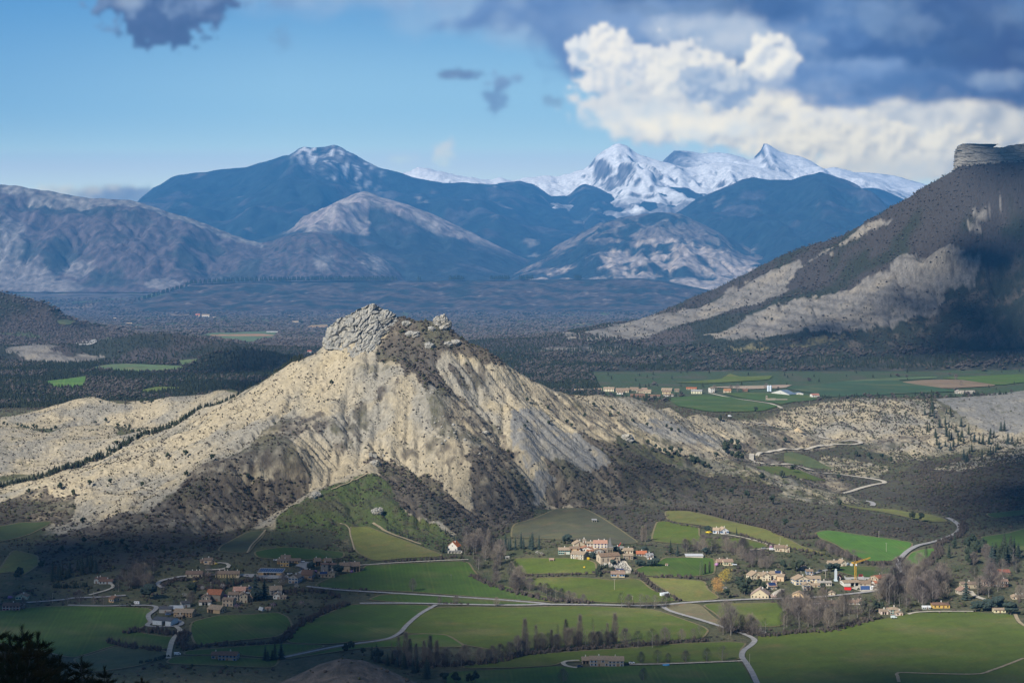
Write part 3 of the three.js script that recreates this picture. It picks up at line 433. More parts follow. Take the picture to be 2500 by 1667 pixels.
// shades of the setting by place: kind of cover at (x, D), used for the colour of the soil and for what is planted
function coverAt(x, D, W) {
  const wx = x + 14 * fbm(x / 40, D / 40, 3) * (D > 3300 ? 3 : 1), wD = D + 14 * fbm(x / 40 + 50, D / 40, 3) * (D > 3300 ? 3 : 1);
  let c = null; for (const z of ZONES) if (inPoly(z.poly, wx, wD)) c = z;
  return c;
}
const W_of = (x, D) => HILL.has(x, D) ? HILL.W(x, D) : 0;
const ruggedN = (x, D) => fbm(x / 26 + 3, D / 26, 4);
function soil(x, D, y, sl) {
  const n1 = fbm(x / 60, D / 60, 4), n2 = fbm(x / 11, D / 11, 3), n3 = fbm(x / 230 + 9, D / 230, 3);
  const z = coverAt(x, D), W = W_of(x, D), rough0 = ROUGH; let c;
  if (D < 3080) {
    const rough = mix3(mix3(ROUGH, [.070, .085, .032], sstep(-.2, .3, n1)), EARTH, sstep(.1, .5, n2 + .3 * n1) * .45);
    let marl = mix3(MARL, MARLG, sstep(-.15, .35, n1 * .7 + n3 * .8)); marl = mix3(marl, [.45, .365, .22], sstep(.05, .4, fbm(x / 35 + 70, D / 35, 3)) * .5);
    c = mix3(rough, marl, D > 1900 ? sstep(.25, .75, W + .25 * n2) * (x > 120 && D < 2330 ? .85 * sstep(-.12, .22, n2 * .6 + n1 * .5 + n3 * .4) : 1) : 0);
    if (D < 1400 && D > 1000) c = mix3([.15, .125, .105], [.07, .062, .05], sstep(-.2, .25, n2));
    if (!z && D > 2280 && W > .3) c = mix3(c, SCRUBG, sstep(.12, .3, n2 * .6 + n1 * .6) * .5);
  } else if (D < 4300) {
    c = x > 100 ? mix3([.046, .085, .030], [.075, .085, .045], sstep(-.1, .4, n1)) : mix3(FOREST, [.075, .068, .045], sstep(.15, .5, n1));
    if (x > 100 && D > 3780) c = mix3(FOREST, [.11, .092, .070], sstep(-.05, .4, n1 + .3 * n2));
    if (x > 100 && D < 3200 && y > 46) c = mix3(c, ROUGH, .7);
  } else if (D > 8300) { const f = fbm(x / 260 + 30, D / 900 + 4, 3); c = mix3(FOREST, [.13, .112, .108], sstep(-.3, .1, fbm(x / 200, D / 700, 4))); c = mix3(c, [.085, .14, .05], sstep(.2, .24, f) * .85); c = mix3(c, [.28, .21, .14], sstep(.36, .38, fbm(x / 220 + 60, D / 800, 3)) * .8); }
  else {
    const far = sstep(5000, 5600, D);
    c = mix3(FOREST, WOOD, sstep(-.25, .25, fbm(x / 150, D / 300, 3) + (x > 400 ? -.25 : .1)));
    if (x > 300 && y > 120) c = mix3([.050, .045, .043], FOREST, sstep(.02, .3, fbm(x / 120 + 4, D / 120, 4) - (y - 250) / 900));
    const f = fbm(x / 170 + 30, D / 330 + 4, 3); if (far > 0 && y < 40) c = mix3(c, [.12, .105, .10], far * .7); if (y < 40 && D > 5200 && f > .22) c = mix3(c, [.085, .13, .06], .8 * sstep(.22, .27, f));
  }
  if (z) {
    const k = z.cover, m = sstep(1.05 - k - .42, 1.05 - k + .30, .5 + n2 * .9 + n1 * .25);
    if (z.kind === 'scrub') c = mix3(c, mix3(SCRUB, SCRUBG, sstep(0, .3, n1)), m * .84);
    else if (z.kind === 'marl') c = mix3(c, mix3(MARL, MARLG, sstep(-.2, .35, n1 + n3 * .6)), m);
    else if (z.kind === 'greymarl') c = mix3(c, mix3(GREYM, MARLG, sstep(0, .4, n1)), m);
    else if (z.kind === 'grass') c = mix3(mix3(rough0, SCRUBG, .4), mix3(mix3(LAWN, PALE, sstep(0, .35, n3 + n1 * .4)), mix3(SCRUBG, EARTH, .25), sstep(-.02, .30, n2 + .4 * n1) * .75), .35 + .65 * m);
    else if (z.kind === 'heath') c = mix3(mix3(LAWN, ROUGH, sstep(-.1, .3, n1)), SCRUBG, m * .7);
    else if (z.kind === 'dry') c = mix3(c, DRY, m);
    else if (z.kind === 'bare') c = mix3(c, mix3([.22, .205, .185], [.30, .265, .215], sstep(-.1, .4, n1)).map((k) => k * (1 - .38 * sstep(.55, .95, Math.sin(y * .36 + x * .03 + 2.5 * n3 + 1.2 * n1)))), m);
  }
  const g = 1 + .22 * n2; return [c[0] * g, c[1] * g, c[2] * g];
}
// ---------- the ground as one net of points, fine where it is near, cut into its landforms ----------
{
  const Ds = []; let D = 40; const step = (d) => d < 950 ? .035 : d < 1350 ? .004 : d < 1900 ? .0026 : d < 2700 ? .0014 : d < 3300 ? .002 : d < 5200 ? .0026 : .006;
  while (D < 15900) { Ds.push(D); D *= 1 + step(D); }
  const nc = 690, half = .305, nr = Ds.length, P = new Float32Array(nr * nc * 3), Cc = new Float32Array(nr * nc * 3), U = new Float32Array(nr * nc * 2), reg = new Uint8Array(nr * nc);
  const hillP = ground('n -60,1200 53,1175 133,1154 213,1125 330,1074 452,1021 574,957 691,899 744,867 787,848 800,842 931,768 1058,788 1122,816 1192,863 1272,907 1400,958 1548,974 1683,1005 1800,1024 1850,1060 1760,1190 1600,1225 1440,1238 1260,1280 1230,1310 1110,1335 870,1350 600,1345 300,1345 100,1300 -60,1290', 1500);
  for (let j = 0; j < nr; j++) for (let i = 0; i < nc; i++) {
    const o = j * nc + i, d = Ds[j], x = (i / (nc - 1) * 2 - 1) * half * d, y = H(x, d), e = d * .003; P[o * 3] = x; P[o * 3 + 1] = y; P[o * 3 + 2] = -d;
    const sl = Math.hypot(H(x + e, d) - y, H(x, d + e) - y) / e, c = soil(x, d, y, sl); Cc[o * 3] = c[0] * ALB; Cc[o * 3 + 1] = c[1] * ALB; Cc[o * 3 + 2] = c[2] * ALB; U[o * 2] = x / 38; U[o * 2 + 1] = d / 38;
    reg[o] = inPoly(hillP, x, d) ? 1 : (d > 3950 && d < 5700 && x > 150 && y > 62) ? 2 : (d > 4480 && d < 4980 && x < -560 && x > -1020 && y > 24) ? 3 : (d > 4030 && d < 4400 && x > -700 && x < -420 && y > 30) ? 4 : (d > 5100 && x < -900 && y > 40) ? 5 : 0;
  }
  const geo = new THREE.BufferGeometry(); geo.setAttribute('position', new THREE.BufferAttribute(P, 3)); geo.setAttribute('color', new THREE.BufferAttribute(Cc, 3)); geo.setAttribute('uv', new THREE.BufferAttribute(U, 2));
  const idx = [[], [], [], [], [], []];
  for (let j = 0; j < nr - 1; j++) for (let i = 0; i < nc - 1; i++) { const o = j * nc + i, q = idx[reg[o]]; q.push(o, o + 1, o + nc, o + 1, o + nc + 1, o + nc); }
  const all = [].concat(...idx); geo.setIndex(new THREE.BufferAttribute(Uint32Array.from(all), 1)); geo.computeVertexNormals();
  const mat = new THREE.MeshStandardMaterial({ vertexColors: true, map: groundTex, bumpMap: groundBump, bumpScale: 2.2, roughness: 1 });
  ['ground', 'hill', 'mountain', 'wooded_hill', 'wooded_hill', 'hillside'].forEach((n, k) => {
    const g = new THREE.BufferGeometry(), map = new Int32Array(nr * nc).fill(-1), src = idx[k], ni = new Uint32Array(src.length); let m = 0; const back = [];
    for (let a = 0; a < src.length; a++) { if (map[src[a]] < 0) { map[src[a]] = m++; back.push(src[a]); } ni[a] = map[src[a]]; }
    for (const [nm, sz] of [['position', 3], ['normal', 3], ['color', 3], ['uv', 2]]) { const s = geo.attributes[nm].array, d = new Float32Array(m * sz); for (let a = 0; a < m; a++) for (let c = 0; c < sz; c++) d[a * sz + c] = s[back[a] * sz + c]; g.setAttribute(nm, new THREE.BufferAttribute(d, sz)); }
    g.setIndex(new THREE.BufferAttribute(ni, 1));
    top(n, g, mat, ['wide valley floor of rough grass, woods and terraces', 'pale eroded marl hill with a rocky crag on its summit', 'dark wooded mountain with bare slabs at the right', 'low rounded wooded hill in the left middle distance', 'small dark pine covered hill behind the marl ridge', 'dark wooded hillside at the left edge'][k], null, null, 'structure');
  });
}
// valley floor far beyond, out to the horizon
{
  const g = new THREE.PlaneGeometry(26000, 15000, 60, 60); g.rotateX(-Math.PI / 2); g.translate(0, -206, -15850 - 7500); const n = g.attributes.position.count, c = new Float32Array(n * 3), p = g.attributes.position.array;
  for (let i = 0; i < n; i++) { const k = fbm(p[i * 3] / 1500, p[i * 3 + 2] / 1500, 3), q = mix3(WOOD, [.12, .105, .10], sstep(-.2, .3, k)); c.set(q, i * 3); }
  g.setAttribute('color', new THREE.BufferAttribute(c, 3)); top('far_valley', g, new THREE.MeshStandardMaterial({ vertexColors: true, roughness: 1 }), 'flat floor of the far valley', null, null, 'structure');
}
// ---------- far mountains, each with its crest line, ribs and water-cut valleys ----------
function crestFn(pts, D) { const w = pts.map(([u, v]) => { const r = ray(u, v); return [r[0] * D, CAMY + r[1] * D]; }); return (x) => { if (x <= w[0][0]) return w[0][1] - (w[0][0] - x) * .35; for (let i = 1; i < w.length; i++) if (x <= w[i][0]) { const t = (x - w[i - 1][0]) / (w[i][0] - w[i - 1][0]); return lerp(w[i - 1][1], w[i][1], t); } return w[w.length - 1][1] - (x - w[w.length - 1][0]) * .35; }; }
function mountain(name, label, o) {
  const sc = o.sc || 1.42; for (const k of ['D', 'front', 'back', 'cell', 'side', 'amp', 'rib', 'depth']) if (o[k]) o[k] *= sc;
  const pts = o.sky, D = o.D, cell = o.cell, cr = crestFn(pts, D), a = ray(pts[0][0], 550)[0] * D - o.side, b = ray(pts[pts.length - 1][0], 550)[0] * D + o.side;
  const nx = Math.round((b - a) / cell), nd = Math.round((o.front + o.back) / cell), h = new Float32Array(nx * nd), w = new Float32Array(nx * nd), base = o.base > 100 ? o.base : -206, k0 = Math.round(o.back / cell);
  const seed = D * .37, prof = o.p ?? 1.25;
  for (let j = 0; j < nd; j++) for (let i = 0; i < nx; i++) {
    const x = a + i * cell, q = j * nx + i, s = (k0 - j) * -cell; // distance in front of the crest
    const warp = o.amp * 1.2 * fbm(x / o.rib * .7 + seed, s / o.rib * .7, 3);
    const xr = x + (s > 0 ? s * (o.lean ?? 0) : 0), t = s >= 0 ? s / o.front : -s / o.back, c = Math.max(base, cr(xr)), f = s >= 0 ? Math.pow(Math.max(0, 1 - t), prof) : Math.pow(Math.max(0, 1 - t), 1.2);
    const edge = sstep(0, .14, Math.abs(t)) * sstep(1, .7, t);
    let y = base + (c - base) * f; const amp = Math.min(1, (c - base) / (o.amp * 5)) * edge;
    y += amp * o.amp * (1.3 * (ridged((xr + warp) / o.rib + seed, s / (o.rib * 2.4) + seed, 4) - .62) + .6 * fbm(x / o.rib * 2.2, s / o.rib * 2.2 + seed, 4));
    y += sstep(0, .1, f) * o.amp * .06 * noise(x / (cell * 4), s / (cell * 4) + seed) * (1 - edge);
    h[q] = y; w[q] = edge * .96 + .04;
  }
  erode(h, nx, nd, cell, o.iters ?? 8, o.K ?? .04, w, o.depth ?? o.amp * 1.2);
  const P = new Float32Array(nx * nd * 3), C = new Float32Array(nx * nd * 3), U = new Float32Array(nx * nd * 2), ix = [];
  for (let j = 0; j < nd; j++) for (let i = 0; i < nx; i++) {
    const q = j * nx + i, x = a + i * cell, s = (j - k0) * cell, d = D - s; P[q * 3] = x; P[q * 3 + 1] = h[q]; P[q * 3 + 2] = -d; U[q * 2] = x / (cell * 14); U[q * 2 + 1] = s / (cell * 14);
    const l = h[q - (i ? 1 : 0)], r = h[q + (i < nx - 1 ? 1 : 0)], u = h[q - (j ? nx : 0)], dn = h[q + (j < nd - 1 ? nx : 0)], sl = Math.hypot(r - l, dn - u) / (2 * cell), [pu, pv] = pixelOf(x, h[q], d);
    const c0 = o.color(x / sc, s / sc, h[q], sl, (h[q] - base) / 1000, pu, pv), gr = 1 + .75 * noise(x / cell * .43, s / cell * .43) + .3 * noise(x / cell * .13 + 5, s / cell * .13), c = c0[0] > .6 ? c0 : c0.map((k) => k * gr); C[q * 3] = c[0] * ALB; C[q * 3 + 1] = c[1] * ALB; C[q * 3 + 2] = c[2] * ALB;
    if (i < nx - 1 && j < nd - 1) ix.push(q, q + nx, q + 1, q + 1, q + nx, q + nx + 1);
  }
  const g = new THREE.BufferGeometry(); g.setAttribute('position', new THREE.BufferAttribute(P, 3)); g.setAttribute('color', new THREE.BufferAttribute(C, 3)); g.setAttribute('uv', new THREE.BufferAttribute(U, 2)); g.setIndex(new THREE.BufferAttribute(Uint32Array.from(ix), 1)); g.computeVertexNormals();
  return top(name, g, new THREE.MeshStandardMaterial({ vertexColors: true, map: groundTex, bumpMap: groundBump, bumpScale: cell * .25, roughness: 1 }), label, null, null, 'structure');
}
const nn = (s) => PX(s);
// snow giants
const SNOW = [.95, .95, .95], ROCK = [.17, .165, .17];
const snowy = (x, s, y, sl, k, u, v, lim) => { y = (y + 210) / 1.42; const n = fbm(x / 420, s / 420, 5), m = fbm(x / 90, s / 260 + 4, 5, .6) * 1.3; return mix3(SNOW, ROCK, clamp(sstep(lim, lim + .28, sl * .7 + m * .55 + n * .35) + sstep(.25, -.15, (y - 560) / 400 + n * .8) * .9)); };
mountain('snowy_mountain', 'jagged snow range with a dark rock horn, farthest back', { D: 21500, front: 4200, back: 1600, cell: 30, side: 900, base: 250, amp: 150, rib: 900, K: .03, iters: 6, sky: nn('q2 640,790 695,740 745,690 800,692 880,705 950,698 1020,710 1085,734 1105,730 1130,705 1150,680 1160,653 1190,668 1240,700 1330,720 1380,740 1430,776 1470,768 1500,770 1560,785 1620,805 1700,830 1760,868 1800,878 1900,900 2000,900'), color: (x, s, y, sl, k, u, v) => { const c = snowy(x, s, y, sl, k, u, v, .62); return u < 1745 ? mix3(c, [.13, .135, .15], sstep(1745, 1640, u + 60 * fbm(x / 300, s / 300, 3)) * .92) : c; } });
mountain('snowy_mountain', 'great white snow peak with a blunt rocky top', { D: 19800, front: 3600, back: 1500, cell: 22, side: 600, base: 250, amp: 170, rib: 760, K: .035, iters: 7, lean: -.1, sky: nn('n 994,419 1020,409 1042,410 1090,421 1127,430 1159,434 1196,439 1222,433 1250,441 1282,434 1340,428 1356,432 1415,415 1425,413 1441,402 1458,378 1484,362 1498,352 1510,349 1525,353 1531,355 1534,358 1548,371 1580,383 1610,392 1640,400 1670,408 1700,407 1730,398 1770,396 1820,402 1870,411 1918,421 1950,440'), color: (x, s, y, sl, k, u, v) => snowy(x, s, y, sl, k, u, v, .60) });
mountain('snowy_mountain', 'hazy white ridge low at the far right', { D: 22500, front: 3500, back: 1500, cell: 70, side: 500, base: 250, amp: 90, rib: 800, iters: 4, sky: nn('q2 1420,800 1560,790 1680,795 1760,806 1890,842 2000,880'), color: (x, s, y, sl, k, u, v) => snowy(x, s, y, sl, k, u, v, .6) });
// blue forested ranges
const CON = [.016, .032, .034], DECI = [.062, .064, .070], SCREE = [.26, .235, .215];
const woods = (x, s, sc, bias) => { const n = fbm(x / sc, s / sc, 4); return mix3(CON, DECI, sstep(bias, bias + .3, n)); };
mountain('mountain', 'pointed blue foothills below the snow range', { D: 18300, front: 4200, back: 1200, cell: 28, side: 500, amp: 210, rib: 900, base: 30, K: .035, iters: 7, sky: nn('n 1180,470 1215,448 1243,443 1271,441 1300,448 1330,468 1345,480 1385,478 1405,462 1426,449 1448,453 1480,468 1510,482 1530,483 1560,470 1600,458 1622,454 1650,456 1675,457 1700,470 1760,480 1900,500'), color: (x, s, y, sl) => { const m = fbm(x / 160, s / 200, 4); let c = mix3(woods(x, s, 500, .15), SCREE, sstep(.2, .5, m + sl * .25 - .15) * .7); return mix3(c, SNOW, sstep(.25, .5, (y - 1000) / 700 + m) * .5); } });
mountain('mountain', 'long blue forested mountain with a thinly snowed crest', { D: 17500, front: 4600, back: 1600, cell: 28, side: 600, amp: 200, rib: 1150, base: 12, K: .035, iters: 8, p: 1.1, sky: nn('n 332,496 340,486 372,458 433,427 470,421 493,418 550,415 622,402 705,377 730,360 745,357 763,360 785,360 812,355 835,359 872,382 920,405 1010,431 1080,447 1150,445 1215,452 1260,470 1330,500 1400,525'), color: (x, s, y, sl, k, u, v) => {
  const n = fbm(x / 520, s / 520, 4), m = fbm(x / 48, s / 190, 5, .6); let c = mix3(CON, DECI, sstep(.14, .3, n)); c = mix3(c, SCREE, sstep(.34, .48, fbm(x / 300 + 9, s / 500, 4) + .1 * m) * .75);
  const hi = sstep(60, 0, (v - 360) - (u - 740) * .36 - 30 * m) * sstep(700, 740, u) * sstep(960, 860, u); c = mix3(c, [.17, .16, .165], hi * sstep(-.1, .15, m + .12) * .9); return mix3(c, SNOW, hi * sstep(.08, .3, m * 1.2 + n * .3) * .85);
} });
mountain('mountain', 'blue forested mountain with a double hump right of centre', { D: 15500, front: 4200, back: 1500, cell: 24, side: 600, amp: 190, rib: 1000, base: 12, K: .035, iters: 8, sky: nn('n 1560,600 1610,545 1664,510 1712,481 1760,462 1808,441 1840,433 1888,438 1935,438 1978,425 2005,421 2058,436 2100,456 2125,478 2159,505 2230,540 2330,600'), color: (x, s, y, sl, k, u, v) => { const n = fbm(x / 480 + 3, s / 480, 4); let c = mix3(CON, DECI, sstep(.16, .34, n)); return mix3(c, SCREE, sstep(.32, .46, fbm(x / 210, s / 420 + 8, 4)) * .55); } });
mountain('mountain', 'far blue shoulder behind the right mountain', { D: 18500, front: 3000, back: 1200, cell: 60, side: 400, amp: 100, rib: 900, base: 12, iters: 4, sky: nn('n 2060,470 2105,460 2127,458 2153,461 2196,481 2300,530 2400,560'), color: (x, s) => woods(x, s, 500, .2) });
mountain('mountain', 'rounded hill with a pale bare crown in front of the blue mountain', { sc: 1.5, D: 13000, front: 2250, back: 1100, cell: 18, side: 400, amp: 105, rib: 700, base: 12, K: .03, iters: 7, p: .95, lean: .12, sky: nn('n 600,590 650,580 707,562 760,522 829,489 872,470 893,466 930,481 988,497 1058,523 1132,558 1196,590 1249,616 1300,640 1350,662'), color: (x, s, y, sl, k, u, v) => { const n = fbm(x / 330, s / 330, 4), m = fbm(x / 90, s / 90, 4); const edge = v - (u < 900 ? 560 + (u - 700) * .05 : 500 + (u - 900) * .36) + 26 * n + 10 * m; const c = mix3(CON, DECI, sstep(.1, .35, n)); return mix3(mix3([.30, .25, .235], [.40, .35, .31], sstep(-.1, .3, m)), c, sstep(-14, 10, edge) * .97); } });
mountain('mountain', 'dome of pale folded rock strata beyond the plateau', { sc: 1.65, D: 11600, front: 1850, back: 900, cell: 12, side: 260, amp: 85, rib: 430, base: 14, K: .035, iters: 9, p: .9, lean: .05, sky: nn('n 1150,690 1200,682 1250,664 1303,632 1356,601 1409,571 1463,545 1516,531 1580,521 1633,518 1665,523 1707,542 1760,569 1808,595 1861,622 1900,645 1960,680'), color: (x, s, y, sl, k, u, v) => { const n = fbm(x / 230 + 2, s / 230, 4), m = fbm(x / 60, s / 120, 4), crown = v - (525 + Math.abs(u - 1620) * .3) < 46 + 20 * n ? 1 : 0; const rock = mix3([.33, .285, .26], [.46, .38, .31], sstep(-.2, .35, m)); const f = mix3(CON, [.07, .062, .06], sstep(-.1, .2, n)); let w = sstep(-.16, .10, n + .35 * m + (u - 1560) * .0009); if (crown) w *= .35; return mix3(f, rock, w); } });
// the flat-topped plateau and the ridge at the left
mountain('plateau', 'flat wooded plateau across the middle distance', { sc: 1.5, D: 9300, front: 1350, back: 1500, cell: 13, side: 120, amp: 30, rib: 300, base: 13, K: .03, iters: 6, p: 1.0, sky: nn('n 380,724 452,704 466,694 600,688 800,685 1004,685 1250,683 1450,681 1560,679 1622,686 1675,696 1728,707 1800,716 1900,724'), color: (x, s, y, sl, k, u, v) => { const n = fbm(x / 150, s / 150, 4), m = fbm(x / 34, s / 34, 3); if (s < 60) return mix3(CON, DECI, sstep(.1, .3, n)); return mix3(mix3(CON, WOOD, sstep(-.22, .1, n + .3 * m)), [.30, .25, .22], sstep(.3, .45, m * .8 + n * .4) * .6); } });
mountain('mountain', 'long grey brown ridge with a limestone rim at the left', { sc: 1.85, D: 9200, front: 850, back: 900, cell: 10.5, side: 240, amp: 62, rib: 330, base: 14, K: .03, iters: 8, p: .92, sky: nn('n -160,446 -60,448 0,451 53,455 138,470 223,484 298,486 345,494 404,516 478,537 558,569 600,584 640,593 668,588 691,577 720,570 755,566 790,569 813,574 845,589 877,609 935,632 983,667 1004,684'), color: (x, s, y, sl, k, u, v) => {
  const n = fbm(x / 210, s / 210, 4), m = fbm(x / 40, s / 40, 4), rim = s < 75 + 50 * n && u < 640; let c = mix3([.108, .084, .082], [.042, .048, .042], sstep(-.05, .3, n + .35 * m)); if (u > 640) c = mix3([.105, .082, .080], [.045, .050, .044], sstep(0, .3, m));
  if (rim) c = mix3(c, mix3([.17, .155, .145], [.26, .24, .21], sstep(-.2, .3, m)), sstep(-.25, .1, m + .2));
  const bare = [[20, 590, 45, 60, .1], [60, 672, 80, 50, 0], [190, 655, 42, 22, 0], [150, 702, 60, 20, 0], [400, 692, 50, 14, 0], [930, 640, 50, 30, 0], [790, 640, 30, 20, 0]]; for (const [bu, bv, ru, rv] of bare) { const q = Math.hypot((u - bu) / ru, (v - bv) / rv) + .7 * m + .4 * n; c = mix3(c, [.27, .25, .235], sstep(1.0, .8, q) * .6); } return c;
} });
// ---------- fields and roads laid over the ground ----------
const marginM = std([.20, .175, .085], { map: grassTex });
function clipCell(poly, x0, x1, y0, y1) {
  let p = poly; for (const [ax, lim, sg] of [[0, x0, 1], [0, x1, -1], [1, y0, 1], [1, y1, -1]]) { const q = []; for (let i = 0; i < p.length; i++) { const a = p[i], b = p[(i + 1) % p.length], ia = sg * (a[ax] - lim) >= 0, ib = sg * (b[ax] - lim) >= 0; if (ia) q.push(a); if (ia !== ib) { const t = (lim - a[ax]) / (b[ax] - a[ax]); q.push([lerp(a[0], b[0], t), lerp(a[1], b[1], t)]); } } p = q; if (p.length < 3) return []; } return p;
}
function smoothPoly(p, cut = 1) { for (let s = 0; s < cut; s++) { const q = []; for (let i = 0; i < p.length; i++) { const a = p[i], b = p[(i + 1) % p.length]; q.push([lerp(a[0], b[0], .1), lerp(a[1], b[1], .1)], [lerp(a[0], b[0], .9), lerp(a[1], b[1], .9)]); } p = q; } return p; }
function drape(poly, cell, lift, turn, scale) {
  const [x0, x1, y0, y1] = bounds(poly), P = [], U = [], ca = Math.cos(turn), sa = Math.sin(turn);
  const add = (a) => { P.push(a[0], H(a[0], a[1]) + lift, -a[1]); U.push((a[0] * ca + a[1] * sa) / scale, (a[1] * ca - a[0] * sa) / scale); };
  for (let y = Math.floor(y0 / cell) * cell; y < y1; y += cell) for (let x = Math.floor(x0 / cell) * cell; x < x1; x += cell) {
    const c = clipCell(poly, x, x + cell, y, y + cell); if (c.length < 3) continue;
    const v = c.map((q) => new THREE.Vector2(q[0], q[1])); for (const f of THREE.ShapeUtils.triangulateShape(v, [])) { const [a, b, d] = f.map((k) => c[k]); const cr = (b[0] - a[0]) * (d[1] - a[1]) - (b[1] - a[1]) * (d[0] - a[0]); if (cr > 0) { add(a); add(b); add(d); } else { add(a); add(d); add(b); } }
  }
  const g = new THREE.BufferGeometry(); g.setAttribute('position', new THREE.Float32BufferAttribute(P, 3)); g.setAttribute('uv', new THREE.Float32BufferAttribute(U, 2)); g.computeVertexNormals();
  return g;
}
const weldNormals = (g) => { const p = g.attributes.position.array, n = g.attributes.normal.array; for (let i = 0; i < p.length; i += 3) { const x = p[i], D = -p[i + 2], e = 4, a = H(x - e, D), b = H(x + e, D), c = H(x, D - e), d = H(x, D + e), k = new THREE.Vector3(a - b, 2 * e, d - c).normalize(); n[i] = k.x; n[i + 1] = k.y; n[i + 2] = k.z; } };
FIELDS.forEach((f, k) => {
  const [label, col, , turn] = f, D = (f.poly.box[2] + f.poly.box[3]) / 2, p = smoothPoly(f.poly, 1), cell = D > 3000 ? 30 : 12;
  const g = drape(p, cell, (D > 3000 ? 1.0 : .4) + (k % 7) * .012, turn, D > 3000 ? 160 : 70); weldNormals(g);
  { const P = g.attributes.position, c = new Float32Array(P.count * 3), dry = mix3(col, [.165, .150, .055], .55); for (let i = 0; i < P.count; i++) { const x = P.getX(i), z = P.getZ(i), n = fbm(x / 75 + k, z / 40, 4, .6), m = mix3(col, dry, sstep(0, .5, n + .15 * noise(x / 9, z / 9))), g2 = 1 + .35 * fbm(x / 130 + 9, z / 60 + k, 3); for (let q = 0; q < 3; q++) c[i * 3 + q] = m[q] * g2 * ALB * 1.2; } g.setAttribute('color', new THREE.BufferAttribute(c, 3)); }
  const crop = [GREEN, DKG, BRIGHT, BROWN, TAN].includes(col);
  top('field', g, new THREE.MeshStandardMaterial({ vertexColors: true, map: crop ? fieldTex : grassTex, bumpMap: groundBump, bumpScale: .3, roughness: 1 }), label, null, null, 'structure');
});
for (const f of FIELDS) { if (f.poly.box[3] > 2300 || f.poly.box[2] < 1380) continue; const q = smoothPoly(f.poly, 1).map((p) => [p[0], p[1]]); q.push(q[0]); const g = ribbon(q, 1.7, .5, 5); top('field_margin', g, marginM, 'dry grass margin of the ' + f[0].split(' ').slice(0, 9).join(' '), null, null, 'structure'); }
function lineOn(s, from) { return PX(s).map(([u, v]) => hit(u, v, from)); }
function spline(pts, step) { const c = new THREE.CatmullRomCurve3(pts.map(([x, D]) => new THREE.Vector3(x, 0, D)), false, 'centripetal'), n = Math.max(4, Math.ceil(c.getLength() / step)); return c.getSpacedPoints(n).map((p) => [p.x, p.z]); }
function ribbon(pts, w, lift, step = 6) {
  const q = spline(pts, step), P = [], U = [], ix = []; let run = 0;
  for (let i = 0; i < q.length; i++) { const a = q[Math.max(0, i - 1)], b = q[Math.min(q.length - 1, i + 1)], dx = b[0] - a[0], dy = b[1] - a[1], l = Math.hypot(dx, dy) || 1, nx = -dy / l, ny = dx / l; if (i) run += Math.hypot(q[i][0] - q[i - 1][0], q[i][1] - q[i - 1][1]); const hc = H(q[i][0], q[i][1]);
    for (const s of [-1, 0, 1]) { const x = q[i][0] + nx * w / 2 * s, D = q[i][1] + ny * w / 2 * s; P.push(x, Math.max(hc, H(x, D)) + lift + (s ? 0 : .06), -D); U.push(s * w / 2 / 38, run / 38); }
    if (i) { const o = (i - 1) * 3; for (const k of [0, 1]) ix.push(o + k, o + k + 1, o + 3 + k, o + k + 1, o + 4 + k, o + 3 + k); } }
  const g = new THREE.BufferGeometry(); g.setAttribute('position', new THREE.Float32BufferAttribute(P, 3)); g.setAttribute('uv', new THREE.Float32BufferAttribute(U, 2)); g.setIndex(ix); g.computeVertexNormals(); if (g.attributes.normal.array[1] < 0) { for (let i = 0; i < ix.length; i += 3) [ix[i], ix[i + 1]] = [ix[i + 1], ix[i]]; g.setIndex(ix); g.computeVertexNormals(); } return g;
}
const asphalt = std([.36, .35, .34], { map: groundTex }), gravel = std([.52, .47, .38], { map: groundTex }), dirt = std([.40, .32, .20], { map: groundTex });
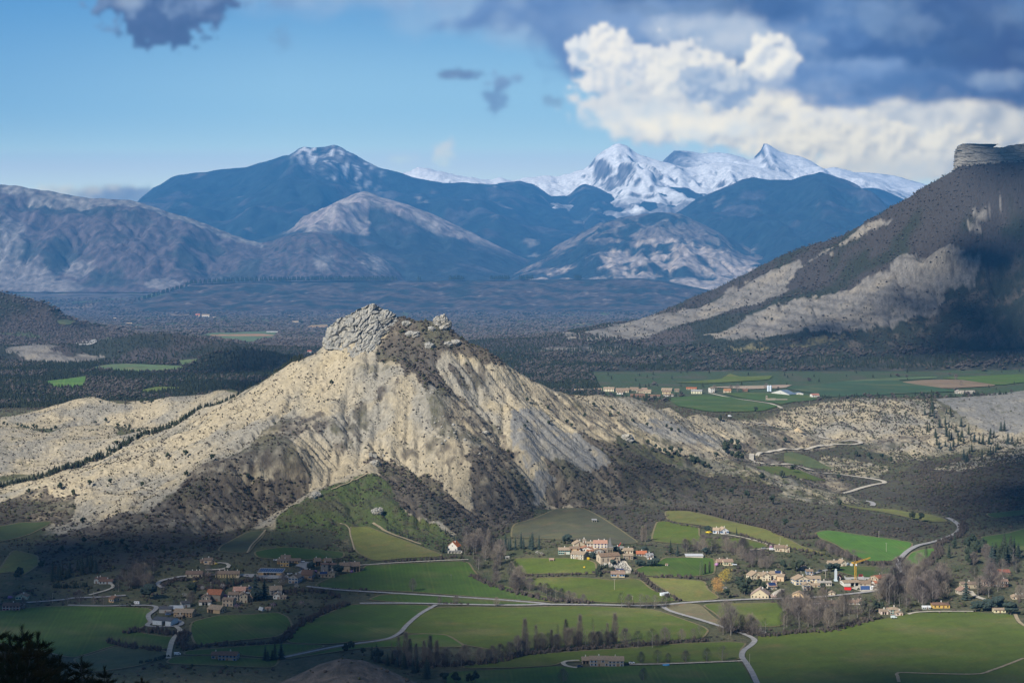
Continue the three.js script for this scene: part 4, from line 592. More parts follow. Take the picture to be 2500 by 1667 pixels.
const ROADS = [
  ['road', 'grey country road running from the left hamlet to the fork', 4.6, asphalt, 'n 748,1433 820,1441 930,1448 1100,1458 1250,1468 1330,1475 1352,1478'],
  ['road', 'grey main road crossing the middle of the valley to the right hamlet', 5, asphalt, 'q4 -700,1206 -500,1205 -300,1209 -100,1213 60,1213 180,1211 420,1213 560,1216 640,1216 720,1210 800,1203 1000,1191 1160,1185 1280,1182 1400,1177 1540,1164 1670,1148 1740,1128 1800,1105 1825,1087 1800,1066 1782,1048 1776,1020 1800,982 1850,947 1950,919 2030,888 2055,866 2052,846 2034,830 2000,812'],
  ['road', 'pale hairpin road zigzagging up the eroded slope at right', 6, gravel, 'q4 1520,700 1560,690 1600,677 1680,657 1712,652 1690,640 1500,612 1380,594 1330,581 1240,569 1150,562 1104,550 1100,538 1130,522 1180,511 1270,498 1450,483 1570,476 1604,469 1590,462 1480,455 1430,446 1400,432 1330,417 1250,402 1180,387 1110,374'],
  ['road', 'short piece of pale road showing between bushes on the right', 6, asphalt, 'q4 1626,735 1645,738 1660,748 1656,758'],
  ['lane', 'pale lane crossing the far green plain', 5, gravel, 'q4 1240,309 1215,298 1180,286 1060,269 960,251 905,239'],
  ['road', 'grey road running down past the bare trees to the bottom edge', 4.3, asphalt, 'q4 690,1220 725,1240 860,1280 930,1302 1020,1332 1090,1357 1115,1375 1100,1397 1066,1422 1056,1450 1078,1482 1110,1538 1140,1600'],
  ['lane', 'grey farm lane curving between two green fields', 3.8, asphalt, 'q3 2000,1213 1930,1253 1868,1305 1830,1345 1770,1371 1560,1401 1290,1457'],
  ['track', 'pale straight track along the top of the dark green field', 3.2, gravel, 'q3 1640,1031 1780,1022 1900,1015 2150,1005'],
  ['track', 'gravel farm track looping round the long stone farmhouse', 3.0, gravel, 'q4 1060,1470 960,1474 850,1479 740,1483 620,1486 540,1486'],
  ['track', 'gravel driveway loop in front of the long stone farmhouse', 3.4, gravel, 'q4 300,1502 260,1496 238,1486 236,1476 262,1470 310,1468'],
  ['lane', 'lane along the top of the very dark field at left', 4, asphalt, 'q3 310,1214 440,1217 560,1216 690,1216 715,1222 705,1240 680,1258 682,1278 692,1290 672,1306 690,1312 760,1313 810,1310 832,1302 825,1288 800,1280'],
  ['track', 'twin rut track leading down from the white hangar', 4, gravel, 'q3 808,1313 825,1328 815,1345 792,1372 782,1400 774,1435 772,1460'],
  ['lane', 'lane climbing through bushes to the terraced houses', 4, asphalt, 'q3 745,1135 722,1118 735,1104 770,1095 825,1084 920,1079 1000,1075'],
  ['driveway', 'curved concrete driveway beside the cream villa', 3.6, gravel, 'q3 940,1053 985,1052 1030,1047 1050,1036 1042,1024 1015,1020 985,1021'],
  ['lane', 'pale road through the left hamlet to the yellow house', 4.5, asphalt, 'q3 1350,1078 1400,1050 1410,1030 1440,1018'],
  ['track', 'white track to the gabled white house on the slope', 3, gravel, 'q4 960,888 1010,893 1060,903 1130,920 1196,941'],
  ['driveway', 'white driveway below the hillside house with parked vans', 4, gravel, 'q4 1092,960 1140,957 1192,955'],
  ['driveway', 'pale driveway from the main road to the big gabled farmhouse', 4.5, gravel, 'q4 1205,1187 1200,1172 1215,1155 1245,1142'],
  ['lane', 'lane leading to the half hidden house between dark trees', 3.5, asphalt, 'q4 1370,1075 1410,1062 1450,1052'],
  ['driveway', 'concrete driveway curving below the grey house at right', 5, gravel, 'q4 2105,1150 2118,1166 2150,1181 2200,1196'],
  ['track', 'pale track edging the big field at the right', 3, gravel, 'q4 1820,1256 1850,1248 1885,1245 1960,1243 2120,1243'],
  ['track', 'twin rut track running down the right edge', 3, dirt, 'q4 2312,1252 2318,1270 2332,1292 2360,1312'],
  ['track', 'straight dirt track across the bottom right field', 2.5, dirt, 'q4 1778,1568 1772,1540 1770,1525 1900,1528 2150,1530 2200,1515 2260,1494 2352,1458'],
  ['track', 'thin dirt path climbing the grassy knoll', 1.6, dirt, 'z3 1000,255 900,310 760,365 700,390'],
  ['track', 'thin dirt path forking down the sunny pasture', 1.4, dirt, 'z3 770,670 830,690 860,780 890,885'],
  ['track', 'thin pale path on the pasture at the foot of the knoll', 1.6, dirt, 'z3 10,910 50,840 100,790 160,720'],
  ['track', 'pale bank along the upper edge of the sunny pasture', 3, dirt, 'z3 1040,665 1080,690 1150,735 1300,790 1440,840'],
  ['lane', 'lane below the big stone house and the villas at left', 4.5, asphalt, 'r6 320,640 480,630 620,620 830,600 950,580 1180,575 1380,565 1600,548'],
  ['track', 'white track winding to the low villa at left', 3, gravel, 'r6 1130,545 1220,520 1330,490 1420,455 1440,430 1410,400'],
];
for (const [n, label, w, mat, s] of ROADS) top(n, ribbon(lineOn(s), w, .75), mat, label, null, null, 'structure');
// yards
for (const [n, label, mat, s] of [
  ['yard', 'pale gravel yard before the white workshops', gravel, 'r5 370,838 420,815 520,800 640,800 700,830 660,862 500,880'],
  ['yard', 'asphalt car park before the solar roofed barn', asphalt, 'r1 1000,440 1180,440 1200,455 1500,452 1520,480 1350,490 1180,485 1010,460'],
  ['yard', 'asphalt forecourt of the yellow house', asphalt, 'r1 1640,318 1760,312 1700,330 1710,370 1690,395 1640,370 1580,355'],
  ['yard', 'rubble strewn cemetery ground beside the church', std([.27, .25, .21], { map: groundTex }), 'r3 1380,525 1640,490 1700,490 1740,545 1780,580 1770,620 1600,575 1400,540'],
  ['river_bed', 'pale gravel bed of a river in the far valley', std([.36, .35, .34], { map: groundTex }), 'z5 530,412 590,395 690,380 695,400 640,425 560,424'],
]) { const p = PX(s).map(([u, v]) => hit(u, v)); const g = drape(smoothPoly(p, 1), 10, n === 'river_bed' ? 2 : .85, .3, 38); weldNormals(g); top(n, g, mat, label, null, null, 'structure'); }
// ---------- plants: one of each kind, then copies ----------
const triSoup = () => { const P = [], C = []; return { P, C, tri(a, b, c, col) { P.push(...a, ...b, ...c); if (col) C.push(...col, ...col, ...col); }, build() { const g = new THREE.BufferGeometry(); g.setAttribute('position', new THREE.Float32BufferAttribute(P, 3)); if (C.length) g.setAttribute('color', new THREE.Float32BufferAttribute(C, 3)); g.computeVertexNormals(); return g; } }; };
function limb(s, a, b, ra, rb, n = 4, col) { const d = new THREE.Vector3(b[0] - a[0], b[1] - a[1], b[2] - a[2]).normalize(), t = Math.abs(d.y) > .9 ? new THREE.Vector3(1, 0, 0) : new THREE.Vector3(0, 1, 0), u = t.clone().cross(d).normalize(), w = d.clone().cross(u); const at = (p, r, k) => { const q = k / n * 6.2832, c = Math.cos(q) * r, e = Math.sin(q) * r; return [p[0] + u.x * c + w.x * e, p[1] + u.y * c + w.y * e, p[2] + u.z * c + w.z * e]; }; for (let k = 0; k < n; k++) { s.tri(at(a, ra, k), at(a, ra, k + 1), at(b, rb, k), col); s.tri(at(b, rb, k), at(a, ra, k + 1), at(b, rb, k + 1), col); } }
const barkM = std([.11, .09, .075]), barkG = std([.22, .20, .18]);
const leafM = (c) => std(c, { side: THREE.DoubleSide, roughness: 1 });
const K = ALB;
const coniferM = [leafM([.022, .034, .019]), leafM([.030, .040, .020]), leafM([.026, .042, .034])], twigM = [leafM([.135, .112, .098]), leafM([.110, .092, .086]), leafM([.175, .145, .115])];
function coniferCrown(R, h, wide, tiers) { const s = triSoup(); for (let k = 0; k < tiers; k++) { const t = k / (tiers - 1), y = h * (.12 + .86 * t), r = wide * Math.pow(1 - t, .8) * (.8 + .4 * R()) + .12, n = 8; for (let i = 0; i < n; i++) { const a = (i + R() * .8) / n * 6.28, l = r * (.7 + .5 * R()), c = Math.cos(a), e = Math.sin(a), w = .34 * l + .15, dy = -.28 * l; s.tri([0, y + h * .06, 0], [c * l * .6 - e * w, y + dy * .5, e * l * .6 + c * w], [c * l, y + dy, e * l]); s.tri([0, y + h * .06, 0], [c * l, y + dy, e * l], [c * l * .6 + e * w, y + dy * .5, e * l * .6 - c * w]); } const m = 5; for (let i = 0; i < m; i++) { const a = i / m * 6.28, b = (i + 1) / m * 6.28, q = r * .55; s.tri([Math.cos(a) * q, y - .1 * h * .5, Math.sin(a) * q], [Math.cos(b) * q, y - .1 * h * .5, Math.sin(b) * q], [0, y + h * .1, 0]); } } return s.build(); }
function leafBall(R, cx, cy, cz, rx, ry, n, sz, s) { for (let i = 0; i < n; i++) { const a = R() * 6.28, q = Math.acos(2 * R() - 1), k = .55 + .5 * R(), x = cx + rx * k * Math.sin(q) * Math.cos(a), y = cy + ry * k * Math.cos(q), z = cz + rx * k * Math.sin(q) * Math.sin(a), v = () => (R() - .5) * sz * 2; s.tri([x + v(), y + v() * .7, z + v()], [x + v(), y + v() * .7, z + v()], [x + v(), y + v() * .7, z + v()]); } }
function lump(R, cx, cy, cz, rx, ry, s, det = 1) { const g = new THREE.IcosahedronGeometry(1, det), p = g.attributes.position, o = R() * 50, f = (i) => { const x = p.getX(i), y = p.getY(i), z = p.getZ(i), n = 1 + .45 * noise(x * 1.9 + o, y * 1.9 + z * 1.7 + o); return [cx + x * rx * n, cy + y * ry * n, cz + z * rx * n]; }; for (let i = 0; i < p.count; i += 3) s.tri(f(i), f(i + 1), f(i + 2)); }
function roundCrown(R, h, w, n) { const s = triSoup(); for (let i = 0; i < n; i++) { const a = R() * 6.28, q = Math.sqrt(R()) * w * .62; const cy = h * (.38 + .45 * R()); lump(R, Math.cos(a) * q, cy, Math.sin(a) * q, w * .42, h * .16, s); leafBall(R, Math.cos(a) * q, cy, Math.sin(a) * q, w * .5, h * .19, 26, .3, s); } lump(R, 0, h * .85, 0, w * .35, h * .14, s); return s.build(); }
function twigCrown(R, h, w, n, low, len, wid) { const s = triSoup(); for (let i = 0; i < n; i++) { const t = low + (1 - low) * R(), k = Math.sin(Math.PI * clamp((t - low) / (1 - low) * .82 + .14)), r = w * k * Math.sqrt(R()), a = R() * 6.28, x = Math.cos(a) * r, z = Math.sin(a) * r, y = h * t, l = len * (.6 + .8 * R()), dx = Math.cos(a) * .55 + (R() - .5) * .7, dz = Math.sin(a) * .55 + (R() - .5) * .7, dy = .9; const q = wid * (.6 + .8 * R()); s.tri([x - q, y - l * .5, z], [x + q, y - l * .5, z + q * .4], [x + dx * l, y + dy * l * .6, z + dz * l]); } return s.build(); }
function bareTrunk(R, h, w, low) { const s = triSoup(); limb(s, [0, -.6, 0], [0, h * .45, 0], .26 * h / 12, .16 * h / 12, 5); limb(s, [0, h * .45, 0], [(R() - .5) * .6, h * .92, (R() - .5) * .6], .15 * h / 12, .03, 4); for (let i = 0; i < 9; i++) { const y = h * (low + (.75 - low) * i / 9), a = R() * 6.28, l = w * (.7 + .4 * R()); limb(s, [0, y, 0], [Math.cos(a) * l, y + l * (.9 + .5 * R()), Math.sin(a) * l], .085 * h / 12, .02, 3); } return s.build(); }
function proto(name, crownName, crown, mat, trunk, tm) { const g = new THREE.Group(); g.name = name; part('trunk', trunk, tm || barkM, g); part(crownName, crown, mat, g); return g; }
const straightTrunk = (h, r) => { const s = triSoup(); limb(s, [0, -.8, 0], [0, h * .8, 0], r, r * .4, 5); return s.build(); };
const KINDS = { conifer: [], pine: [], bare: [], poplar: [], blossom: [], golden: [], cedar: [], cypress: [] };
{
  for (let k = 0; k < 3; k++) {
    const R = rng(100 + k);
    KINDS.conifer.push(proto('conifer', 'crown', coniferCrown(R, 10, 2.5, 9), coniferM[k % 3], straightTrunk(10, .2)));
    KINDS.cypress.push(proto('conifer', 'crown', coniferCrown(R, 10, 1.7, 11), coniferM[2], straightTrunk(10, .2)));
    KINDS.pine.push(proto('pine_tree', 'crown', roundCrown(R, 8, 3.0, 7), coniferM[k % 2], straightTrunk(8, .22)));
    KINDS.cedar.push(proto('evergreen_tree', 'crown', roundCrown(R, 8, 4.6, 13), coniferM[2], straightTrunk(8, .3)));
    KINDS.bare.push(proto('bare_tree', 'twigs', twigCrown(R, 11, 4.0, 520, .2, 1.6, .066), twigM[k], bareTrunk(R, 11, 3.0, .22), barkG));
    KINDS.poplar.push(proto('bare_poplar', 'twigs', twigCrown(R, 19, 1.7, 520, .1, 1.8, .10), twigM[2], bareTrunk(R, 19, 1.0, .12), barkG));
    const bs = triSoup(); for (let i = 0; i < 6; i++) leafBall(R, (R() - .5) * 3, 2.6 + R() * 1.8, (R() - .5) * 3, 1.5, 1.3, 70, .16, bs);
    KINDS.blossom.push(proto('blossom_tree', 'blossom', bs.build(), leafM(k === 1 ? [.50, .28, .46] : [.62, .58, .56]), bareTrunk(R, 5, 1.6, .25), barkM));
    const gs = triSoup(); for (let i = 0; i < 16; i++) leafBall(R, (R() - .5) * 6, 3.2 + R() * 6.5, (R() - .5) * 6, 2.1, 1.9, 110, .32, gs);
    KINDS.golden.push(proto('golden_tree', 'crown', gs.build(), leafM([[.46, .35, .06], [.48, .28, .09], [.50, .36, .10]][k]), bareTrunk(R, 11, 3, .2), barkM));
  }
}
const firstUse = new Set();
function plant(kind, label, category, group, x, D, scale = 1, seed = 1) {
  const R = rng(Math.floor(x * 31 + D * 17 + seed)), pr = KINDS[kind][Math.floor(R() * KINDS[kind].length)];
  const s = 1.2 * scale * (.88 + .24 * R()), c = copy(pr, pr.name, [x, H(x, D) - .15, -D], R() * 6.28, [s * (.92 + .16 * R()), s, s * (.92 + .16 * R())]);
  return tag(c, label, category, group);
}
const pinePlaces = [], barePlaces = [];       // what goes past the largest few hundred becomes woods below
let nCon = 0, nBare = 0;
function trees(kind, label, category, group, s, scale, from) { PX(s).forEach(([u, v], i) => { const [x, D] = hit(u, v, from); plant(kind, label, category, group, x, D, scale, i); }); }
function row(kind, label, category, group, s, n, scale, jitter = 2, seed = 3) {
  const q = spline(PX(s).map(([u, v]) => hit(u, v)), 2), R = rng(seed); for (let i = 0; i < n; i++) { const p = q[Math.floor((i + .2 + .6 * R()) / n * q.length)] || q[q.length - 1]; plant(kind, label, category, group, p[0] + (R() - .5) * jitter, p[1] + (R() - .5) * jitter, scale * (.75 + .5 * R()), i + seed); }
}
function grove(kind, label, category, group, s, n, scale, seed = 4) { const p = ground(s), R = rng(seed), b = p.box; let k = 0; for (let t = 0; t < 4000 && k < n; t++) { const x = lerp(b[0], b[1], R()), D = lerp(b[2], b[3], R()); if (inside(p, x, D)) { plant(kind, label, category, group, x, D, scale * (.7 + .6 * R()), t); k++; } } }
// conifers one can tell apart
const G = 'n';
row('cypress', 'dark conifer in the dense clump left of the manor hamlet', 'tree', 'conifers left of the manor hamlet', 'r3 70,325 200,330 300,325 430,318 560,318 630,310', 13, 1.15, 5, 11);
row('cypress', 'small blue green conifer in the upper slanting row on the pasture', 'tree', 'upper slanting conifer row', 'z3 1170,722 1230,745 1300,775 1385,815', 13, .42, 1.5, 12);
row('cypress', 'blue green conifer in the right slanting row above the white house', 'tree', 'right slanting conifer row', 'z3 1588,712 1640,750 1700,790 1785,838', 14, .45, 2, 13);
trees('conifer', 'blue green conifer beside the orange roofed white house', 'tree', null, 'z3 1622,905', 1.0);
trees('pine', 'bushy pine behind the orange roofed white house', 'tree', 'pines behind the orange roofed house', 'z3 1830,860 1880,850', .7);
trees('cedar', 'round grey green evergreen behind the top of the manor hamlet', 'tree', null, 'r3 960,250', .95);
trees('cedar', 'round dark evergreen just below the church', 'tree', null, 'r3 1550,530', .62);
trees('cedar', 'dark evergreen bush between the stone house and the church', 'tree', null, 'r3 1290,440', .7);
row('cedar', 'dark evergreen in the clump right of the church', 'tree', 'evergreens right of the church', 'r3 1880,535 1940,540 2030,535 2100,530', 5, .75, 3, 14);
trees('cedar', 'grey green evergreen behind the orange roofed hamlet house', 'tree', null, 'r3 1960,370', .8); trees('cedar', 'evergreen beside the bell tower', 'tree', null, 'r3 1600,375', .7);
trees('conifer', 'tall dark conifer at the left of the white shed', 'tree', null, 'r4 195,480', 1.25); trees('conifer', 'slim conifer beside the tall conifer left of the white shed', 'tree', null, 'r4 285,500', .85);
trees('cedar', 'dark evergreen behind the right end of the white shed', 'tree', null, 'r4 640,485', .7); trees('cypress', 'small conifer on the track right of the white gabled house', 'tree', null, 'r4 1040,245', .75);
trees('cedar', 'clipped dark evergreen left of the white gabled house', 'tree', null, 'r4 665,200', .62);
grove('pine', 'green pine in the garden left of the big gabled farmhouse', 'tree', 'garden pines of the gabled farmhouse', 'r4 1060,1050 1080,900 1200,880 1230,1040', 6, 1.15, 15);
trees('pine', 'pine before the solar roofed house', 'tree', 'pines before the solar roofed house', 'r4 1330,920 1390,950', .9); trees('pine', 'rusty green pine at the left of the garden pines', 'tree', null, 'r4 915,1050', .9);
trees('pine', 'dark pine beside the half hidden house', 'tree', 'dark pines beside the half hidden house', 'r4 1640,690 1760,700 1800,710 1850,700', 1.1);
trees('cedar', 'round evergreen below the house left of the crane', 'tree', null, 'r5 130,640', .85); trees('cedar', 'second round evergreen below the house left of the crane', 'tree', null, 'r5 205,630', .8);
trees('pine', 'dark green bush tree beside the yellow blossoms', 'tree', null, 'r5 40,860', .75);
row('conifer', 'dark conifer among the bare woods right of the workshops', 'tree', 'conifers in the bare right woods', 'r5 1345,880 1410,860 1490,880', 3, 1.05, 2, 16);
trees('conifer', 'big dark conifer beside the white blossoming tree', 'tree', null, 'r5 1355,690', 1.7); trees('conifer', 'dark conifer right of the biggest one by the blossom', 'tree', null, 'r5 1440,700', 1.3);
trees('conifer', 'dark conifer in front of the pale right farmhouse', 'tree', null, 'r5 1690,960', 1.5); trees('conifer', 'dark conifer left of the brick house', 'tree', null, 'r5 1845,900', 1.4); trees('conifer', 'conifer beside the pale road bend', 'tree', null, 'r5 1562,370', 1.35); trees('conifer', 'lower conifer in the woods under the road bend', 'tree', null, 'r5 1497,480', 1.2);
grove('pine', 'dark pine in the grove above the brick house', 'tree', 'pine grove above the brick house', 'r5 1640,520 1700,320 1880,290 1930,400 1800,560 1700,600', 18, 1.15, 17);
grove('conifer', 'dark conifer in the shaded wood at the right edge', 'tree', 'conifers at the right edge', 'r5 1950,600 1980,440 2150,400 2350,420 2350,520 2150,600', 24, 1.35, 18);
row('cedar', 'dark round evergreen in the hedge beside the cream bungalow', 'tree', 'evergreens beside the cream bungalow', 'r5 1810,1095 1900,1090 1980,1075 2090,1060', 9, .85, 3, 19); trees('cedar', 'big round evergreen right of the cream bungalow', 'tree', null, 'r5 2205,1130', 1.2);
row('pine', 'dark evergreen bush left of the pink villa', 'tree', 'evergreens left of the pink villa', 'r5 500,1125 580,1110 660,1090 740,1080', 8, .85, 4, 20);
// left hamlet
trees('pine', 'dark pine in the middle of the left hamlet', 'tree', null, 'r1 515,690', 1.6); trees('conifer', 'dark conifer rising behind the grey village houses', 'tree', null, 'r1 1165,700', 1.8); trees('cedar', 'round dark tree beside the grey village houses', 'tree', null, 'r1 1185,715', 1.1); trees('conifer', 'dark conifer between the village houses', 'tree', null, 'r1 1260,680', 1.4); trees('cypress', 'narrow cypress above the left hamlet', 'tree', 'cypresses above the left hamlet', 'r1 937,560 870,560', .95); trees('cedar', 'round dark tree before the arcaded house', 'tree', null, 'r1 2030,440', .95); trees('cedar', 'dark evergreen left of the stone tower house', 'tree', null, 'r1 1745,390', .7);
trees('cedar', 'big dark round evergreen beside the lane left of the hamlet', 'tree', null, 'r6 1900,590', 1.5); row('cypress', 'dark conifer in the hedge below the low villa', 'tree', 'hedge conifers below the low villa', 'r6 720,440 900,445 1100,425', 10, .42, 1, 21);
grove('conifer', 'dark conifer on the shaded slope above the low villa', 'tree', 'conifers above the low villa', 'r6 660,400 640,300 900,180 1150,150 1300,180 1420,220 1400,280 1150,260 900,330', 22, 1.05, 22); trees('pine', 'dark pine below the curved pale field', 'tree', null, 'r6 235,350', 1.2); trees('pine', 'dark pine at the right tip of the curved pale field', 'tree', null, 'r6 518,200', .8);
row('conifer', 'dark conifer on the far bank of the bottom mound', 'tree', 'conifers on the bottom mound', 'z7 560,520 690,580 800,600 900,640 1000,660 1100,690 1200,740', 14, .9, 8, 23); trees('cedar', 'dark round tree on the bottom mound', 'tree', null, 'z7 570,530', .95); trees('pine', 'dark pine on the crest of the bottom mound', 'tree', 'pines on the crest of the bottom mound', 'z7 200,440 265,410 405,470', .7); row('pine', 'dark pine at the very bottom edge', 'tree', 'pines at the bottom edge', 'z7 1280,770 1400,790 1590,800 1700,800', 6, .9, 3, 24);
row('conifer', 'dark conifer at the foot of the lower farm', 'tree', 'conifers by the lower farm', 'r1 1250,1330 1330,1340 1410,1320', 6, .9, 4, 25);
// the gully of pines and single pines on the slopes at the right
grove('conifer', 'dark green pine in the long gully grove on the right slope', 'tree', 'pines of the right gully', 'r8 1390,300 1480,290 1560,360 1700,470 1830,560 2000,620 2140,560 2240,620 2340,640 2330,720 2100,800 1990,860 1800,900 1680,860 1520,740 1420,560', 70, 1.0, 26);
trees('pine', 'single dark pine standing on the slope below the hairpin road', 'tree', 'single pines on the right slope', 'q4 955,370 1120,330 940,540 980,520 1010,540 1040,540 1255,465 1500,640 1580,530 1640,540 1700,545 1740,560 1505,760 1490,860 1255,855 1080,720 1010,710 1195,750 1240,630 1150,640 1290,600 1840,820 1880,830', .95);
trees('pine', 'single pine dotted on the pale right flank of the hill', 'tree', 'single pines on the right flank', 'z6 430,255 590,315 870,375 940,295 1075,315 1130,360 1240,415 1065,375 415,460 595,430 735,430 770,455 1500,455 1590,490 1535,480 1355,580 1415,610 1180,605 1350,450', .62);
row('pine', 'pine in the line crossing the dark flank of the hill', 'tree', 'pine line on the dark flank', 'z6 1420,620 1550,680 1700,720 1830,770', 16, .85, 14, 27); grove('pine', 'pine in the clump at the foot of the right ridge', 'tree', 'pine clump under the ridge', 'z6 1940,600 2000,560 2080,590 2090,720 1960,730', 14, 1.0, 28);
trees('pine', 'single dark pine on the pale left flank of the hill', 'tree', 'single pines on the left flank', 'z1 890,600 1280,690 1420,680 1620,710 840,890 685,905 560,980 455,925 1425,830 1085,915 630,1200 1895,850 810,1370 1250,1420 1310,1415 475,1410 640,1340 960,1400 1115,1400 930,1360 215,960 1115,260 1160,275 1080,270', .8);
row('pine', 'small pine in the dark line between the two pale marl hills', 'tree', 'pines between the marl hills', 'z1 -20,440 130,445 330,485 450,462', 16, .55, 8, 61); row('pine', 'small pine in the hollow at the right of the pale marl hills', 'tree', 'pines in the marl hollow', 'z1 670,415 850,425 1000,470 1110,500', 14, .6, 10, 62); row('pine', 'small pine on the crest of the farther marl hill', 'tree', 'pines on the farther marl crest', 'z1 370,300 480,250 620,235 830,260 1100,262 1380,222', 14, .5, 8, 63);
trees('pine', 'small dark pine halfway up the pale face', 'tree', null, 'z2 498,690', .75);
// leafless trees
row('bare', 'leafless tree in the long belt across the lower middle', 'tree', 'leafless belt across the lower middle', 'q4 10,1425 120,1425 230,1412 360,1405 480,1398', 26, .95, 9, 31); row('poplar', 'tall bare poplar in the belt across the lower middle', 'tree', 'bare poplars of the lower belt', 'q4 40,1420 95,1420 160,1412 210,1410 300,1405 350,1405 450,1395 485,1392', 9, .92, 4, 32);
row('poplar', 'bare poplar in the dim lower left end of the belt', 'tree', 'dim poplars of the lower belt', 'z7 690,520 760,530 990,560 1070,560 1110,565 1230,590 1270,590', 8, .82, 4, 33); row('bare', 'leafless tree in the dim lower left end of the belt', 'tree', 'dim leafless belt at the bottom', 'z7 700,540 850,560 1000,590 1200,600 1400,600 1700,575 1900,540 2200,490', 26, .85, 9, 34);
row('bare', 'leafless tree on the bank right of the poplar belt', 'tree', 'leafless trees on the middle bank', 'q4 520,1400 640,1410 740,1385 830,1375 880,1365', 9, .95, 5, 35); row('bare', 'big brown leafless tree beside the road to the bottom', 'tree', 'brown trees beside the bottom road', 'q4 920,1345 960,1345 1000,1350 970,1320', 5, 1.45, 6, 36);
row('bare', 'leafless tree along the stream at the foot of the furrowed field', 'tree', 'stream trees below the furrowed field', 'q4 1030,1330 1080,1340 1110,1350 1170,1350', 7, 1.0, 4, 37);
grove('bare', 'leafless tree in the dark wood below the right hamlet', 'tree', 'dark wood below the right hamlet', 'q4 1250,1330 1240,1220 1330,1200 1480,1210 1560,1260 1650,1270 1640,1300 1450,1330', 42, 1.15, 38);
grove('bare', 'leafless tree in the tall wood right of the workshops', 'tree', 'tall wood right of the workshops', 'q4 1680,1190 1690,1110 1780,1075 1900,1085 2000,1130 2040,1200 1960,1210 1800,1225 1720,1225', 46, 1.35, 39);
grove('bare', 'leafless tree in the stream wood between the two hamlets', 'tree', 'stream wood between the hamlets', 'n 1128,1362 1140,1320 1185,1325 1215,1360 1250,1400 1290,1430 1330,1450 1280,1455 1200,1425 1160,1395', 46, 1.05, 40);
row('bare', 'leafless tree along the hedge line below the church meadow', 'tree', 'leafless line below the church', 'q4 40,1130 120,1150 220,1185 330,1205', 12, .8, 5, 41); row('bare', 'leafless tree by the road near the fork', 'tree', 'leafless trees near the fork', 'q4 495,1222 545,1224 620,1225 680,1225 735,1222', 7, .85, 3, 42);
grove('bare', 'leafless tree in the grove behind the white shed', 'tree', 'bare grove behind the white shed', 'r4 330,470 700,480 900,520 1250,660 1450,690 1600,690 1500,600 1200,500 950,440 700,400 350,420', 34, .9, 43); row('poplar', 'bare poplar in the meadow above the yellow trees', 'tree', 'bare poplars in the meadow', 'r4 565,760 630,740 660,735 690,730', 4, .62, 1, 44);
grove('bare', 'leafless tree in the wood at the far right', 'tree', 'bare wood at the far right', 'q4 2060,1180 2100,1000 2250,980 2352,990 2352,1200 2250,1190', 20, 1.15, 45); row('bare', 'leafless tree on the wooded bank beside the bright field', 'tree', 'bank trees beside the bright field', 'r5 0,390 120,420 250,480 380,510', 12, .7, 5, 46);
trees('poplar', 'tall pale bare poplar above the stream wood', 'tree', null, 'z3 1990,850', .75); trees('poplar', 'pair of pale bare trunks below the grassy dome', 'tree', 'pale trunks below the dome', 'z6 1310,1325 1335,1325', .7); trees('poplar', 'thin bare poplar inside the road bend', 'tree', null, 'r5 1232,580', .85);
trees('bare', 'lone leafless tree on the dark green field', 'tree', null, 'r2 560,755', .85); trees('bare', 'lone small tree beside the long lane', 'tree', 'small trees beside the long lane', 'r2 905,915 1115,920 1630,940', .62); row('bare', 'small leafless tree in the line along the bottom farm track', 'tree', 'trees along the bottom farm track', 'q4 560,1478 600,1480 770,1476 870,1474 980,1470', 6, .75, 1, 47); trees('bare', 'lone bare tree on the bottom meadow', 'tree', 'lone trees at the bottom edge', 'q4 235,1568 605,1562', .75); trees('bare', 'leafless tree in the old orchard before the tan field', 'tree', 'field trees near the far village', 'r7 1395,175 1570,178 1520,175 1790,160', .95); trees('bare', 'single tree on the brown ploughed field', 'tree', 'single trees on the far plain', 'r8 1705,105 1755,165', .8);
row('bare', 'leafless tree in the dark hamlet at the left edge', 'tree', 'bare trees of the left edge', 'r6 40,770 120,760 700,640 850,640 1000,640 1320,680 1640,690', 9, .75, 3, 48); grove('bare', 'leafless tree on the slope between villa and hamlet', 'tree', 'bare trees between villa and hamlet', 'r6 1450,480 1550,280 1900,180 2050,250 1950,380 1800,470 1600,520', 22, .85, 49); row('bare', 'leafless tree within the left hamlet', 'tree', 'bare trees within the left hamlet', 'r1 60,470 400,800 700,480 1120,470 1700,640 1800,680 1950,690', 9, .8, 6, 50);
// trees in flower
trees('blossom', 'white blossoming tree in the left hamlet', 'tree', 'white blossoming trees in the left hamlet', 'r1 995,500 830,600 975,810 1350,800 1650,775 1440,560 1600,600 430,690 620,620', .95); trees('blossom', 'white blossoming tree beside the big gabled farmhouse garden', 'tree', null, 'r4 900,980', 1.1); trees('blossom', 'white blossoming bush beside the stream road', 'tree', null, 'r4 1375,1530', .95); trees('blossom', 'large whitish blossoming tree among bare woods', 'tree', null, 'r5 1240,755', 1.75); trees('blossom', 'white blossoming bush left of the manor hamlet', 'tree', 'blossoming bushes left of the manor hamlet', 'r3 580,395 640,400', .8);
trees('golden', 'yellow green willow by the stream', 'tree', null, 'r4 900,870', 1.05); KINDS.golden.shift(); trees('golden', 'orange yellow willow by the stream', 'tree', 'orange yellow willows', 'r4 800,960 800,1010', .95); trees('golden', 'small yellow bush tree by the white bungalows', 'tree', null, 'r5 305,1000', .42);
